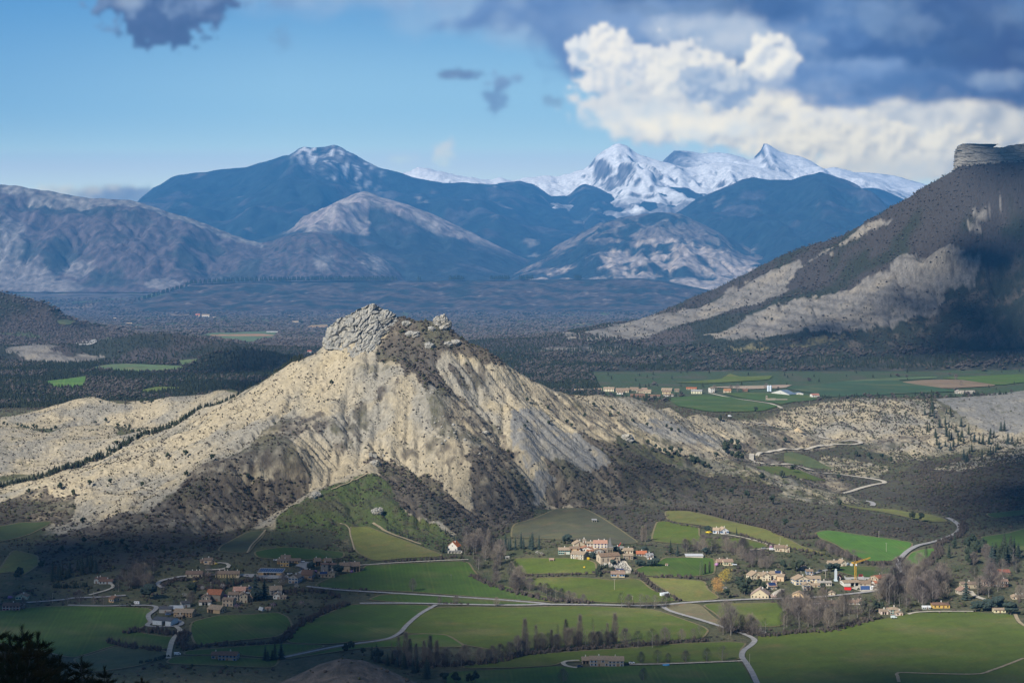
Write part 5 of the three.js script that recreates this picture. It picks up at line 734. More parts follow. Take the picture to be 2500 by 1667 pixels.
// ---------- houses and barns ----------
const uvBox = (g, s) => { g = g.index ? g.toNonIndexed() : g; g.computeVertexNormals(); const p = g.attributes.position.array, n = g.attributes.normal.array, u = new Float32Array(p.length / 3 * 2); for (let i = 0; i < p.length / 3; i++) { const ax = Math.abs(n[i * 3]), ay = Math.abs(n[i * 3 + 1]), az = Math.abs(n[i * 3 + 2]); const a = ax > az ? p[i * 3 + 2] : p[i * 3], b = ay > .6 && ax < .5 && az < .5 ? p[i * 3 + 2] : p[i * 3 + 1]; u[i * 2] = a / s; u[i * 2 + 1] = b / s; } g.setAttribute('uv', new THREE.BufferAttribute(u, 2)); return g; };
function prism(profile, len, along) { // profile in (a, y), extruded by len, centred
  const s = new THREE.Shape(profile.map(([a, y]) => new THREE.Vector2(a, y))), g = new THREE.ExtrudeGeometry(s, { depth: len, bevelEnabled: false }); g.translate(0, 0, -len / 2); if (along === 'x') g.rotateY(Math.PI / 2); return uvBox(g, 7);
}
function slab(a, b, c, d, th) { // four corners (counter-clockwise from above), thickness downwards
  const P = [], q = (...v) => v.forEach((w) => P.push(...w)), lo = (v) => [v[0], v[1] - th, v[2]]; const A = lo(a), B2 = lo(b), C = lo(c), D2 = lo(d);
  q(a, b, c, a, c, d, A, C, B2, A, D2, C, a, A, b, b, A, B2, b, B2, c, c, B2, C, c, C, d, d, C, D2, d, D2, a, a, D2, A); const g = new THREE.BufferGeometry(); g.setAttribute('position', new THREE.Float32BufferAttribute(P, 3)); return uvBox(g, 4.5);
}
const csg = new Evaluator(); csg.attributes = ['position', 'normal', 'uv']; csg.useGroups = false;
function carve(geo, boxes) { let a = new Brush(geo); for (const [w, h, d, x, y, z] of boxes) { const g = new THREE.BoxGeometry(w, h, d).translate(x, y, z), b = new Brush(g); a.updateMatrixWorld(); b.updateMatrixWorld(); a = csg.evaluate(a, b, SUBTRACTION); } return uvBox(a.geometry, 7); }
const cache = new Map(), matOf = (kind, c, o) => { const k = kind + c.join(); if (!cache.has(k)) cache.set(k, std(c.map((x) => x * ALB), o)); return cache.get(k); };
const wallMat = (c) => matOf('w', c, { map: wallTex, bumpMap: rockBump, bumpScale: .04 }), roofMat = (c) => matOf('r', c, { map: tileRoof, bumpMap: tileBump, bumpScale: .06 }), metalMat = (c) => matOf('m', c, { roughness: .5, map: wallTex }), flatMat = (c) => matOf('f', c, {});
const glassM = std([.022, .026, .032], { roughness: .25 }), panelM = std([.018, .035, .10], { roughness: .18 }), unitBox = new THREE.BoxGeometry(1, 1, 1), darkM = std([.02, .018, .016]);
const CREAM = [.62, .52, .37], WHITE = [.76, .73, .67], STONE = [.37, .32, .25], YEL = [.58, .38, .14], GREYW = [.42, .40, .37], TANW = [.56, .37, .19], BRICK = [.40, .26, .19], CONC = [.46, .46, .46], WOODW = [.20, .12, .07];
const TILE = [.34, .245, .17], ORANGE = [.56, .19, .065], PALET = [.46, .35, .24], PINK = [.50, .34, .25], DARKR = [.10, .095, .095], METAL = [.50, .52, .54], BROWNR = [.27, .155, .10];
function windowsOn(g, face, w, h, cols, rows, o, rnd) { // face: {o:[x,y,z], t:[x,z] along, n:[x,z] out}
  if (!cols || !rows) return; const ww = o.ww || 1.05, wh = Math.min(o.wh || 1.4, h / rows * .62), turn = Math.atan2(face.n[0], face.n[1]);
  for (let r = 0; r < rows; r++) for (let c = 0; c < cols; c++) {
    const a = (c + .5) / cols * w - w / 2, y = (r + .5) / rows * h + .1; const door = o.door && r === 0 && c === (o.doorAt ?? Math.floor(cols / 2));
    if (!door && cols > 2 && rnd() < (o.skip ?? .1)) continue;
    const m = part(door ? 'door' : 'window', unitBox, door ? (o.doorM || matOf('d', [.20, .11, .06], {})) : glassM, g); const hh = door ? 2.1 : wh, yy = door ? 1.05 : y;
    m.position.set(face.o[0] + face.t[0] * a + face.n[0] * .03, face.o[1] + yy, face.o[2] + face.t[1] * a + face.n[1] * .03); m.rotation.y = turn; m.scale.set(door ? 1.15 : ww, hh, .12);
    if (o.shut && !door) for (const s of [-1, 1]) { const q = part('shutter', unitBox, matOf('s', o.shut, {}), m); q.position.set(s * .78, 0, .2); q.scale.set(.5, 1.05, .8); }
  }
}
function block(g, bx, origin, o) {
  const rnd = rng(Math.floor(bx.w * 100 + bx.u)), { w, h, d, rise } = bx, wall = o.wall || CREAM, roofC = o.roof || TILE, low = -3, type = o.type || 'gable', b = new THREE.Group();
  const turn = (bx.yaw || 0) * Math.PI / 180, cen = [bx.p[0] - origin[0], bx.p[1] - origin[1], bx.p[2] - origin[2] - (d / 2) * 1];
  const M = new THREE.Matrix4().makeRotationY(turn).setPosition(...cen), holes = [], put = (name, geo, mat, par = g) => { const gg = (name === 'wall' && holes.length ? carve(geo, holes) : geo.clone()).applyMatrix4(M); return part(name, gg, mat, par); };
  const W2 = w / 2, Z2 = d / 2, ov = o.ov ?? .45, th = .24; let roof;
  if (o.open) { const n = o.open, full = w * (o.openW || .9), dep = Math.min(d - .7, 6); for (let i = 0; i < n; i++) holes.push([full / n * .86, h * .86, dep + 1, (i + .5) / n * full - full / 2 + (o.openX || 0) * w, h * .42, Z2 - dep / 2 + .5]); }
  const wm = o.metal ? metalMat(wall) : wallMat(wall), rm = o.mroof ? metalMat(roofC) : roofMat(roofC);
  if (type === 'gable' || type === 'hip') {
    if (type === 'hip') {
      put('wall', uvBox(new THREE.BoxGeometry(w, h - low, d).translate(0, (h + low) / 2, 0), 7), wm); const e = ov, L2 = Math.max(0, (bx.g ? Z2 : W2) - (bx.g ? W2 : Z2)), P = [[-W2 - e, h, Z2 + e], [W2 + e, h, Z2 + e], [W2 + e, h, -Z2 - e], [-W2 - e, h, -Z2 - e]], r1 = bx.g ? [0, h + rise, L2] : [-L2, h + rise, 0], r2 = bx.g ? [0, h + rise, -L2] : [L2, h + rise, 0], q = []; const t = (...v) => v.forEach((k) => q.push(...k));
      if (bx.g) t(P[0], P[1], r1, P[1], P[2], r2, P[1], r2, r1, P[2], P[3], r2, P[3], P[0], r1, P[3], r1, r2); else t(P[0], P[1], r2, P[0], r2, r1, P[1], P[2], r2, P[2], P[3], r1, P[2], r1, r2, P[3], P[0], r1); t(P[0], P[2], P[1], P[0], P[3], P[2]); const gg = new THREE.BufferGeometry(); gg.setAttribute('position', new THREE.Float32BufferAttribute(q, 3)); roof = put('roof', uvBox(gg, 4.5), rm);
    } else {
      const half = bx.g ? W2 : Z2, pr = [[-half, low], [half, low], [half, h], [0, h + rise], [-half, h]]; put('wall', prism(pr, bx.g ? d : w, bx.g ? 'z' : 'x'), wm);
      const k = rise / half, e = ov, top_ = .12, L2 = (bx.g ? Z2 : W2) + ov; const s = (sg) => { const a = [sg * (half + e), h - k * e + top_], c = [0, h + rise + top_]; const pt = (q, z) => bx.g ? [q[0], q[1], z] : [z, q[1], q[0]]; const v = [pt(a, L2), pt(a, -L2), pt(c, -L2), pt(c, L2)]; return (sg > 0) !== !!bx.g ? slab(v[0], v[3], v[2], v[1], th) : slab(v[0], v[1], v[2], v[3], th); };
      roof = put('roof', mergeGeometries([s(1), s(-1)]), rm);
    }
  } else if (type === 'mono') { const pr = [[-Z2, low], [Z2, low], [Z2, h], [-Z2, h + rise]].map(([a, y]) => [-a, y]); put('wall', prism(pr, w, 'x'), wm); const k = rise / d; roof = put('roof', slab([-W2 - ov, h - k * ov + .12, Z2 + ov], [W2 + ov, h - k * ov + .12, Z2 + ov], [W2 + ov, h + rise + k * ov + .12, -Z2 - ov], [-W2 - ov, h + rise + k * ov + .12, -Z2 - ov], th), rm); }
  else { put('wall', uvBox(new THREE.BoxGeometry(w, h - low, d).translate(0, (h + low) / 2, 0), 7), wm); roof = put('roof', uvBox(new THREE.BoxGeometry(w + ov, .3, d + ov).translate(0, h + .15, 0), 5), rm); }
  const rot = (x, z) => [x * Math.cos(turn) + z * Math.sin(turn), z * Math.cos(turn) - x * Math.sin(turn)], F2 = (x, z, nx, nz) => { const [a, c] = rot(x, z), n = rot(nx, nz); return { o: [cen[0] + a, cen[1], cen[2] + c], n, t: [n[1], -n[0]] }; };
  const win = o.win || [Math.max(1, Math.round(w / 3.4)), Math.max(1, Math.round(h / 3))], side = o.side || [Math.max(1, Math.round(d / 4.2)), win[1]];
  if (!o.open) windowsOn(g, F2(0, Z2, 0, 1), w, h, win[0], win[1], { door: true, ...o }, rnd);
  windowsOn(g, F2(W2, 0, 1, 0), d, h, side[0], side[1], o, rnd); windowsOn(g, F2(-W2, 0, -1, 0), d, h, side[0], side[1], o, rnd);
  if (bx.g && type === 'gable' && rise > 1.6 && o.loft !== 0) { const f = F2(0, Z2, 0, 1); windowsOn(g, { ...f, o: [f.o[0], f.o[1] + h - .2, f.o[2]] }, 2, 1.6, 1, 1, { ww: .8, wh: .9 }, rnd); }
  for (let i = 0; i < (o.chim ?? 1); i++) { const t = (i + .5) / (o.chim ?? 1) - .5 + (rnd() - .5) * .3, x = bx.g ? W2 * .25 : t * w * .8, z = bx.g ? t * d * .7 : -Z2 * .2; const c = part('chimney', uvBox(new THREE.BoxGeometry(.7, 1.7, .6).translate(x, h + rise * .82 + .6, z), 5).applyMatrix4(M), wallMat(WHITE), roof); }
  if (o.solar) { const [nx, ny, x0, x1] = o.solar, k = type === 'mono' ? rise / d : rise / Z2, len = type === 'mono' ? d : Z2; for (let j = 0; j < ny; j++) for (let i = 0; i < nx; i++) { const pw = (x1 - x0) * w / nx, pl = len * .86 / ny, zc = Z2 - len * (.07 + .86 * (j + .5) / ny), yc = h + (Z2 - zc) * k + .3; const m = part('solar_panel', unitBox, panelM, roof); const [a, c] = rot((x0 + (x1 - x0) * (i + .5) / nx - .5) * w, zc); m.position.set(cen[0] + a, cen[1] + yc, cen[2] + c); m.rotation.set(Math.atan(k), turn, 0, 'YXZ'); m.scale.set(pw * .94, .08, pl * .95 * Math.hypot(1, k)); } }
  return b;
}
// one building: blocks as [left, right, base, wall height, roof height] in pixels of the frame fr
function house(fr, name, label, category, blocks, o = {}, group) {
  const bs = blocks.map((q) => { const [l, r, v, hp, rp, e = {}] = q, [u, vv] = px(fr, (l + r) / 2, v), p = hit(u, vv, 1000), k = FR[fr][2] / F * p[1], c = Math.cos((e.yaw ?? o.yaw ?? 0) * Math.PI / 180), d = e.d ?? o.d ?? 8, g = e.g ?? o.g, type = e.type || o.type; const yw = Math.abs(Math.sin((e.yaw ?? o.yaw ?? 0) * Math.PI / 180)); let w = (r - l) * k; w = Math.max(2, (w - d * yw * .8) / c); const rise = g ? rp * k : type === 'mono' ? Math.max(.4, rp * k - d * .16) : Math.max(.9, rp * k - .08 * d); return { p: [p[0], H(p[0], p[1]), -p[1]], u, w, h: hp * k, d, rise, g, yaw: e.yaw ?? o.yaw ?? 0, o: { ...o, ...e } }; });
  const t = thing(name, label, category, bs[0].p, 0, group); for (const b of bs) block(t, b, bs[0].p, b.o); return t;
}
const BLUE = [.10, .22, .42], GRN = [.16, .34, .30], RED = [.36, .06, .05], LILAC = [.42, .42, .62], SAGE = [.40, .46, .30];
// left hamlet
house('r1', 'house', 'cream villa with a white pergola terrace above the terraced houses', 'house', [[628, 712, 332, 46, 24], [668, 745, 335, 26, 22, { g: 1, yaw: 25 }], [588, 632, 318, 22, 16]], { wall: [.66, .50, .34], roof: TILE, d: 8, shut: BLUE });
house('r1', 'terraced_house', 'left one of two low rows of tiled terraced houses', 'house', [[437, 612, 470, 38, 34, { chim: 3 }], [612, 697, 462, 20, 24, { win: [2, 1] }]], { wall: CREAM, roof: PINK.map((c) => c * .55), d: 9 });
house('r1', 'terraced_house', 'right one of two low rows of tiled terraced houses', 'house', [[745, 996, 472, 40, 34, { chim: 4, win: [9, 2] }]], { wall: [.60, .47, .26], roof: TILE, d: 9 });
house('r1', 'barn', 'open barn with a blue solar panel roof in the left hamlet', 'barn', [[1190, 1460, 450, 34, 40, { type: 'mono', open: 4, openW: .56, solar: [11, 2, 0, 1], yaw: -6 }]], { wall: TANW, roof: METAL, mroof: 1, d: 12, chim: 0 });
house('r1', 'house', 'yellow three storey house with lower wings in the left hamlet', 'house', [[1425, 1515, 356, 66, 8, { win: [3, 2] }], [1432, 1528, 300, 36, 30, { win: [2, 1] }], [1395, 1430, 330, 32, 28, { win: [1, 1] }], [1515, 1635, 320, 26, 26, { win: [4, 1], chim: 0 }]], { wall: YEL, roof: TILE, d: 7, shut: [.30, .32, .34] });
house('r1', 'house', 'pair of tall ochre houses with open arches beside the stone tower house', 'house', [[1762, 1850, 350, 52, 36, { yaw: 18, open: 2, openW: .8 }], [1862, 1960, 328, 30, 32, { yaw: 18, win: [3, 1] }]], { wall: [.42, .28, .14], roof: TILE, d: 9 });
house('r1', 'stone_house', 'tall grey stone house under the ochre houses', 'house', [[1848, 1926, 408, 76, 18, { win: [1, 2] }], [1926, 2010, 405, 72, 12, { win: [2, 2] }]], { wall: [.30, .28, .25], roof: BROWNR, d: 8 });
house('r1', 'farmhouse', 'long tiled farmhouse with a double arcade at the end of the pale track', 'house', [[2040, 2152, 408, 62, 36, { win: [2, 1] }], [2150, 2254, 410, 62, 42, { open: 3, d: 9 }]], { wall: [.52, .39, .25], roof: TILE, d: 8, yaw: 4 });
house('r1', 'house', 'low house with blue roof panels below the stone tower house', 'house', [[1815, 1925, 468, 30, 30, { solar: [5, 1, .2, .9] }], [1925, 1992, 474, 48, 24, { g: 1, roof: PALET }]], { wall: [.50, .40, .28], roof: TILE, d: 7 });
house('r1', 'farmhouse', 'grey rendered farmhouse with a large brown barn roof behind', 'farmhouse', [[1512, 1640, 532, 60, 34, { g: 1, win: [3, 2], wall: GREYW, yaw: -14 }], [1640, 1780, 490, 50, 52, { d: 13, wall: [.36, .25, .16], roof: BROWNR, yaw: -10 }]], { roof: TILE, d: 12, shut: BLUE });
house('r1', 'house', 'village house with a fresh pink tile roof', 'house', [[932, 1062, 634, 28, 42, { roof: [.66, .38, .28] }], [1050, 1128, 625, 28, 34, { solar: [2, 1, .5, .95] }]], { wall: STONE, roof: TILE, d: 9 });
house('r1', 'barn', 'large stone barn with an orange red roof in the left hamlet', 'barn', [[655, 825, 715, 72, 52, { yaw: -12, win: [2, 1] }]], { wall: [.26, .23, .19], roof: [.44, .17, .085], d: 10, chim: 0 });
house('r1', 'house', 'stepped old house in front of the orange red barn', 'house', [[600, 690, 735, 62, 26, { g: 1 }], [680, 765, 700, 48, 30], [575, 700, 760, 38, 18, { wall: WHITE, open: 2, openW: .5 }]], { wall: STONE, roof: TILE, d: 8 });
house('r1', 'house', 'square house with a dark garage door in the left hamlet', 'house', [[820, 950, 770, 72, 22, { yaw: -10, win: [3, 2], doorM: std([.03, .05, .08]) }]], { wall: [.48, .39, .29], roof: TILE, d: 9 });
house('r1', 'house', 'cluster of grey and tan village houses around a small court', 'house', [[880, 985, 712, 66, 28], [985, 1080, 735, 82, 26, { g: 1, wall: CREAM, yaw: 10 }], [1070, 1138, 720, 40, 26, { wall: [.50, .38, .26] }]], { wall: GREYW, roof: TILE, d: 9 });
house('r1', 'house', 'tall tan roofed house right of the dark conifers', 'house', [[1300, 1440, 652, 52, 46, { yaw: 12, win: [3, 2] }], [1350, 1420, 695, 42, 20, { g: 1, wall: WHITE }], [1420, 1485, 695, 22, 12]], { wall: GREYW, roof: PALET, d: 9 });
house('r1', 'barn', 'long tan barn with open bays on the lower edge of the left hamlet', 'barn', [[660, 850, 842, 42, 44, { yaw: -24, g: 0, open: 2, openX: -.22, openW: .4, d: 11 }]], { wall: [.52, .37, .22], roof: PALET, chim: 0 });
house('r1', 'house', 'small white shed house left of the village houses', 'house', [[370, 480, 782, 44, 26, { yaw: 20, win: [3, 1] }]], { wall: [.52, .52, .50], roof: DARKR, d: 8 });
house('r1', 'barn', 'grey farm sheds with one white roof section', 'barn', [[160, 290, 840, 46, 26, { wall: GREYW, win: [1, 1] }], [262, 400, 835, 40, 34, { roof: METAL, mroof: 1, wall: TANW, d: 11 }], [225, 330, 858, 16, 22, { type: 'mono', open: 1 }]], { roof: DARKR, mroof: 1, d: 10, chim: 0 });
house('r1', 'farmhouse', 'tan tiled farmhouse with a porch beside the grey sheds', 'farmhouse', [[310, 530, 882, 48, 40, { yaw: -10, win: [6, 2] }], [330, 400, 905, 26, 8, { type: 'flat', open: 2 }]], { wall: [.46, .32, .19], roof: PALET, d: 11 });
house('r1', 'hangar', 'white sided farm hangar with a dark grey roof and open middle bay', 'hangar', [[88, 335, 968, 52, 32, { yaw: -18, open: 1, openW: .22, openX: .1, d: 13 }]], { wall: [.66, .70, .74], metal: 1, roof: DARKR, mroof: 1, chim: 0, side: [0, 0] });
house('r1', 'farmhouse', 'lone stone farmhouse with blue shutters near the bottom edge', 'farmhouse', [[775, 985, 1340, 62, 38, { win: [5, 2], yaw: -8 }], [705, 782, 1325, 50, 32, { win: [2, 1] }]], { wall: STONE, roof: BROWNR, d: 9, shut: BLUE });
house('r1', 'greenhouse', 'small arched plastic tunnel in the meadow', 'greenhouse', [[1202, 1250, 820, 14, 22, { g: 1, yaw: 35, win: [0, 0], side: [0, 0] }]], { wall: [.5, .54, .55], roof: [.5, .54, .56], mroof: 1, d: 6, chim: 0 });
house('r1', 'shed', 'tiny pink roofed garden shed beside the blossoming tree', 'shed', [[1268, 1322, 808, 16, 14, { win: [1, 1] }]], { wall: WHITE, roof: PINK, d: 5, chim: 0 });
// left edge
house('r6', 'house', 'small pale green bungalow at the left edge', 'house', [[190, 340, 596, 40, 34, { g: 1, win: [4, 1] }]], { wall: [.58, .60, .46], roof: TILE, d: 9, shut: GRN });
house('r6', 'house', 'white house with red shutters at the left edge', 'house', [[22, 240, 735, 62, 40, { win: [5, 2] }], [235, 285, 715, 50, 28]], { wall: [.56, .52, .50], roof: BROWNR, d: 9, shut: RED });
house('r6', 'house', 'low white villa with two roof levels on the dark slope', 'house', [[1205, 1350, 352, 24, 18, { win: [5, 1] }], [1255, 1425, 396, 34, 30, { win: [4, 1] }], [1192, 1250, 388, 50, 14, { g: 1 }]], { wall: [.56, .58, .58], roof: BROWNR, d: 8 });
house('r6', 'house', 'small tan house alone beside the dark field', 'house', [[1382, 1500, 632, 50, 36, { yaw: -28, win: [4, 1], d: 9 }]], { wall: TANW, roof: BROWNR, shut: [.40, .40, .42] });
house('n', 'house', 'white two storey house with an orange roof alone below the knoll', 'house', [[1093, 1124, 1349, 15, 12, { g: 1, yaw: -22, d: 9, win: [3, 1], side: [2, 1] }], [1093, 1128, 1351, 6, 1, { type: 'flat', open: 4, d: 2, roof: CONC }]], { wall: [.80, .75, .66], roof: [.72, .22, .06] });
// hamlet with the manor and the church
house('r3', 'house', 'long pale green fronted house at the left end of the manor hamlet', 'house', [[856, 1000, 384, 58, 34, { win: [6, 2], shut: GRN }]], { wall: [.62, .66, .58], roof: PALET, d: 9 });
house('r3', 'house', 'tan fronted house joined to the pale green house', 'house', [[1000, 1122, 374, 68, 28, { win: [3, 2] }]], { wall: [.64, .48, .30], roof: TILE, d: 9, shut: [.5, .22, .08] });
house('r3', 'house', 'white gabled house with red roof edges before the manor', 'house', [[1122, 1290, 348, 34, 30, { g: 1, win: [4, 1] }], [1215, 1300, 358, 22, 22, { roof: ORANGE }]], { wall: [.72, .66, .56], roof: [.50, .24, .14], d: 9 });
house('r3', 'stone_house', 'broad stone house with white shutters below the manor', 'house', [[1015, 1240, 452, 70, 42, { yaw: -24, d: 13, g: 0, win: [3, 2], side: [3, 2] }]], { wall: STONE.map((c) => c * 1.2), roof: PALET, shut: WHITE });
house('r3', 'house', 'upper house with a tan hip roof behind the hamlet', 'house', [[1030, 1190, 278, 26, 40, { g: 1, yaw: 12, win: [3, 1] }]], { wall: CREAM, roof: PALET, d: 9 });
house('r3', 'house', 'pale block house with a small tower left of the manor', 'house', [[1218, 1304, 300, 58, 26, { win: [2, 2] }], [1164, 1208, 240, 34, 2, { type: 'flat', win: [1, 1] }]], { wall: [.60, .56, .48], roof: PALET, d: 8 });
house('r3', 'manor_house', 'tall pale yellow manor with lilac shutters and a pink tile roof', 'house', [[1304, 1478, 332, 90, 44, { win: [4, 3], side: [2, 3], chim: 2 }]], { wall: [.80, .70, .46], roof: [.60, .34, .24], d: 10, shut: LILAC, skip: 0 });
house('r3', 'house', 'low grey roofed house between manor and church', 'house', [[1310, 1430, 372, 38, 22, { g: 1 }], [1430, 1490, 350, 34, 24, { roof: PALET }]], { wall: GREYW, roof: TILE, d: 8 });
house('r3', 'house', 'grey roofed house right of the bell tower', 'house', [[1566, 1686, 332, 26, 28]], { wall: CREAM, roof: [.34, .34, .31], d: 9 });
house('r3', 'house', 'cream house with a tan roof at the right of the manor hamlet', 'house', [[1690, 1808, 372, 40, 32, { win: [3, 1] }]], { wall: [.68, .58, .42], roof: PALET, d: 9 });
house('r3', 'ruined_house', 'roofless stone house behind the bare tree in the hamlet', 'ruin', [[1684, 1808, 446, 46, 26, { win: [4, 2] }]], { wall: STONE, roof: PALET, d: 8, chim: 0 });
house('r3', 'house', 'house with a bright red orange roof at the hamlet edge', 'house', [[1852, 1982, 408, 34, 38, { win: [4, 1] }]], { wall: GREYW, roof: [.60, .20, .09], d: 9 });
house('r3', 'house', 'white walled house with a grey roof right of the red roof', 'house', [[1962, 2068, 430, 38, 26, { yaw: 12 }], [1985, 2050, 446, 22, 14, { g: 1, wall: WHITE }]], { wall: WHITE, roof: [.36, .36, .36], d: 8 });
house('r3', 'house', 'cream house with blue shutters and solar panels under the cemetery', 'house', [[1590, 1690, 625, 40, 10, { win: [3, 1], solar: [6, 1, 0, 1] }], [1528, 1702, 676, 46, 34, { win: [5, 1] }]], { wall: [.66, .55, .36], roof: PINK.map((c) => c * .8), d: 7, shut: BLUE });
house('r3', 'pool_house', 'tiny white pavilion beside a fenced pool', 'pavilion', [[740, 795, 472, 22, 14, { open: 1 }]], { wall: WHITE, roof: PINK, d: 5, chim: 0 });
house('r3', 'shelter', 'small white open shelter at the end of the left meadow', 'shelter', [[178, 226, 442, 26, 4, { type: 'flat', open: 1 }]], { wall: WHITE, roof: WHITE, d: 3, chim: 0, side: [0, 0] });
house('r3', 'hut', 'tiny white hut with one window in the meadow right of the church', 'hut', [[2222, 2254, 534, 24, 6, { type: 'flat', win: [1, 1] }]], { wall: WHITE, roof: PINK, d: 3, chim: 0, side: [0, 0] });
house('z6', 'shelter', 'white stable shelter at the top corner of the grassy dome', 'shelter', [[928, 962, 1176, 18, 5, { type: 'mono', open: 2 }]], { wall: [.66, .62, .52], roof: CONC, d: 5, chim: 0 });
{ // the church: nave, chapel, apse, bell tower and spire
  const t = house('r3', 'church', 'beige church with a long tiled nave and a pointed spire behind', 'church', [[1346, 1642, 500, 96, 44, { yaw: 19, d: 11, win: [4, 1], wh: 3, ww: .8, side: [1, 1], door: false }], [1530, 1612, 515, 66, 30, { g: 1, yaw: 19, d: 6, win: [1, 1], side: [1, 1], door: false }]], { wall: [.56, .46, .34], roof: [.30, .20, .13], chim: 0 });
  const [u, v] = px('r3', 1522, 455), p = hit(...px('r3', 1500, 470), 1000), k = FR.r3[2] / F * p[1], b = new THREE.Group(); const x = (u - CX) / F * (p[1] + 16), D = p[1] + 16, y0 = H(x, D), yT = at(u, px('r3', 0, 292)[1], D)[1], yS = at(u, px('r3', 0, 158)[1], D)[1], w = 72 * k;
  const o = t.position, tw = part('bell_tower', carve(uvBox(new THREE.BoxGeometry(w, yT - y0 + 3, w).translate(x - o.x, (yT + y0 - 3) / 2 - o.y, -D - o.z), 6), [-1, 1].map((q) => [w * .2, 3, w * .9, x - o.x + q * w * .2, yT - o.y - 3.2, -D - o.z + w * .3])), wallMat([.26, .22, .16]), t), sp = new THREE.ConeGeometry(w * .55, yS - yT, 4, 1); sp.rotateY(Math.PI / 4); sp.translate(x - o.x, (yS + yT) / 2 - o.y, -D - o.z); part('spire', uvBox(sp, 4), std([.17, .17, .17], { map: groundTex }), t);
  part('cornice', uvBox(new THREE.BoxGeometry(w + .9, .5, w + .9).translate(x - o.x, yT - o.y - .1, -D - o.z), 4), wallMat(STONE), tw); 
  for (const q of [[-1, -1], [1, -1], [1, 1], [-1, 1]]) { const c = new THREE.ConeGeometry(.5, 3, 4); c.translate(x - o.x + q[0] * w * .44, yT - o.y + 1.5, -D - o.z + q[1] * w * .44); part('pinnacle', uvBox(c, 3), std([.2, .2, .2]), t); }
}
// houses at the right
house('r4', 'farmhouse', 'white gabled house on the slope between two fields', 'house', [[740, 830, 222, 42, 36, { d: 9, yaw: -8 }], [815, 938, 224, 40, 36, { g: 1, d: 11, yaw: 10, win: [4, 1] }]], { wall: [.74, .75, .76], roof: [.58, .44, .30], shut: BLUE });
house('r4', 'house', 'cream house with a tiled roof beside parked vans on the hillside', 'house', [[1532, 1650, 452, 50, 36, { win: [4, 1] }], [1650, 1718, 462, 54, 22, { g: 1, yaw: 14 }]], { wall: [.68, .58, .42], roof: TILE, d: 9 });
house('r4', 'shed', 'long white metal shed behind the meadow', 'shed', [[392, 614, 534, 26, 28, { type: 'mono', win: [0, 0], side: [0, 0] }]], { wall: [.62, .55, .48], roof: [.66, .67, .68], mroof: 1, d: 10, chim: 0 });
house('r4', 'house', 'cream house with green shutters and a porch above the yellow willows', 'house', [[865, 995, 632, 52, 36, { win: [4, 1], shut: SAGE }], [780, 880, 616, 34, 38, { open: 2, openW: .7, d: 7 }]], { wall: [.74, .63, .42], roof: PINK.map((c) => c * .85), d: 9, yaw: 6 });
house('r4', 'farmhouse', 'large cream farm complex with several gables behind the willows', 'farmhouse', [[1180, 1365, 805, 46, 48, { d: 10, yaw: 20, win: [4, 2], g: 1 }], [1290, 1480, 800, 42, 46, { d: 9, win: [4, 1], yaw: 8 }], [1372, 1480, 826, 66, 34, { g: 1, d: 9, win: [3, 2] }], [1478, 1620, 800, 64, 40, { g: 0, d: 9, solar: [5, 1, .4, .95] }], [1562, 1682, 832, 66, 30, { d: 9, yaw: -20, win: [1, 1], wall: [.70, .52, .34] }]], { wall: [.76, .66, .48], roof: PALET });
house('r4', 'house', 'low white house with a blue solar roof before the farm complex', 'house', [[1425, 1555, 932, 40, 46, { solar: [6, 2, .05, .95], yaw: 14, win: [4, 1] }], [1490, 1555, 860, 20, 14]], { wall: [.72, .66, .56], roof: PINK, d: 9 });
house('r4', 'farmhouse', 'big stone gabled farmhouse beside the main road', 'farmhouse', [[1226, 1485, 1058, 52, 78, { g: 1, d: 14, win: [5, 1], loft: 1, yaw: -12 }], [1485, 1548, 1060, 30, 20, { type: 'mono', open: 1, d: 9 }]], { wall: [.66, .56, .38], roof: [.56, .42, .34] });
house('r4', 'house', 'cream house with an orange tan roof and blue windows in the right hamlet', 'house', [[1755, 1985, 880, 72, 44, { g: 1, win: [4, 2], d: 11, yaw: 14 }], [1935, 2115, 852, 56, 38, { win: [3, 2], d: 9 }], [1890, 1985, 948, 70, 26, { g: 1, win: [2, 2], shut: BLUE, d: 9 }], [1985, 2118, 905, 22, 28, { d: 8, win: [3, 1] }]], { wall: [.80, .68, .48], roof: PALET, shut: BLUE });
house('r4', 'house', 'low pale house with a grey roof right of the blue windowed house', 'house', [[2082, 2255, 890, 42, 22, { win: [5, 1] }]], { wall: [.70, .64, .52], roof: [.52, .48, .42], d: 9 });
house('r4', 'house', 'tan garage house beside the main road', 'house', [[1752, 1930, 1048, 46, 34, { g: 1, yaw: -16, d: 9, win: [2, 1] }]], { wall: [.68, .50, .30], roof: PALET, chim: 0 });
house('r4', 'shed', 'small tan shed with a dark door on the bank', 'shed', [[2212, 2314, 1018, 32, 24, { g: 1, yaw: -10, win: [1, 1] }]], { wall: [.62, .54, .40], roof: PALET, d: 7, chim: 0, side: [0, 0] });
house('r4', 'house', 'half hidden house between dark pines', 'house', [[1930, 2018, 748, 46, 26, { win: [2, 2] }], [1822, 1940, 690, 40, 10, { type: 'flat' }]], { wall: GREYW, roof: TILE, d: 8, shut: BLUE });
house('r4', 'house', 'dark timber chalet with a tiled roof below the main road', 'house', [[2185, 2330, 1150, 40, 36, { win: [4, 1], yaw: 14 }]], { wall: [.10, .08, .07], roof: TILE, d: 9 });
house('r5', 'house', 'cream house with a tan roof left of the yellow crane', 'house', [[105, 240, 568, 26, 34, { win: [5, 1] }], [232, 316, 578, 44, 30, { g: 1, yaw: 16 }]], { wall: [.72, .64, .50], roof: PALET, d: 9 });
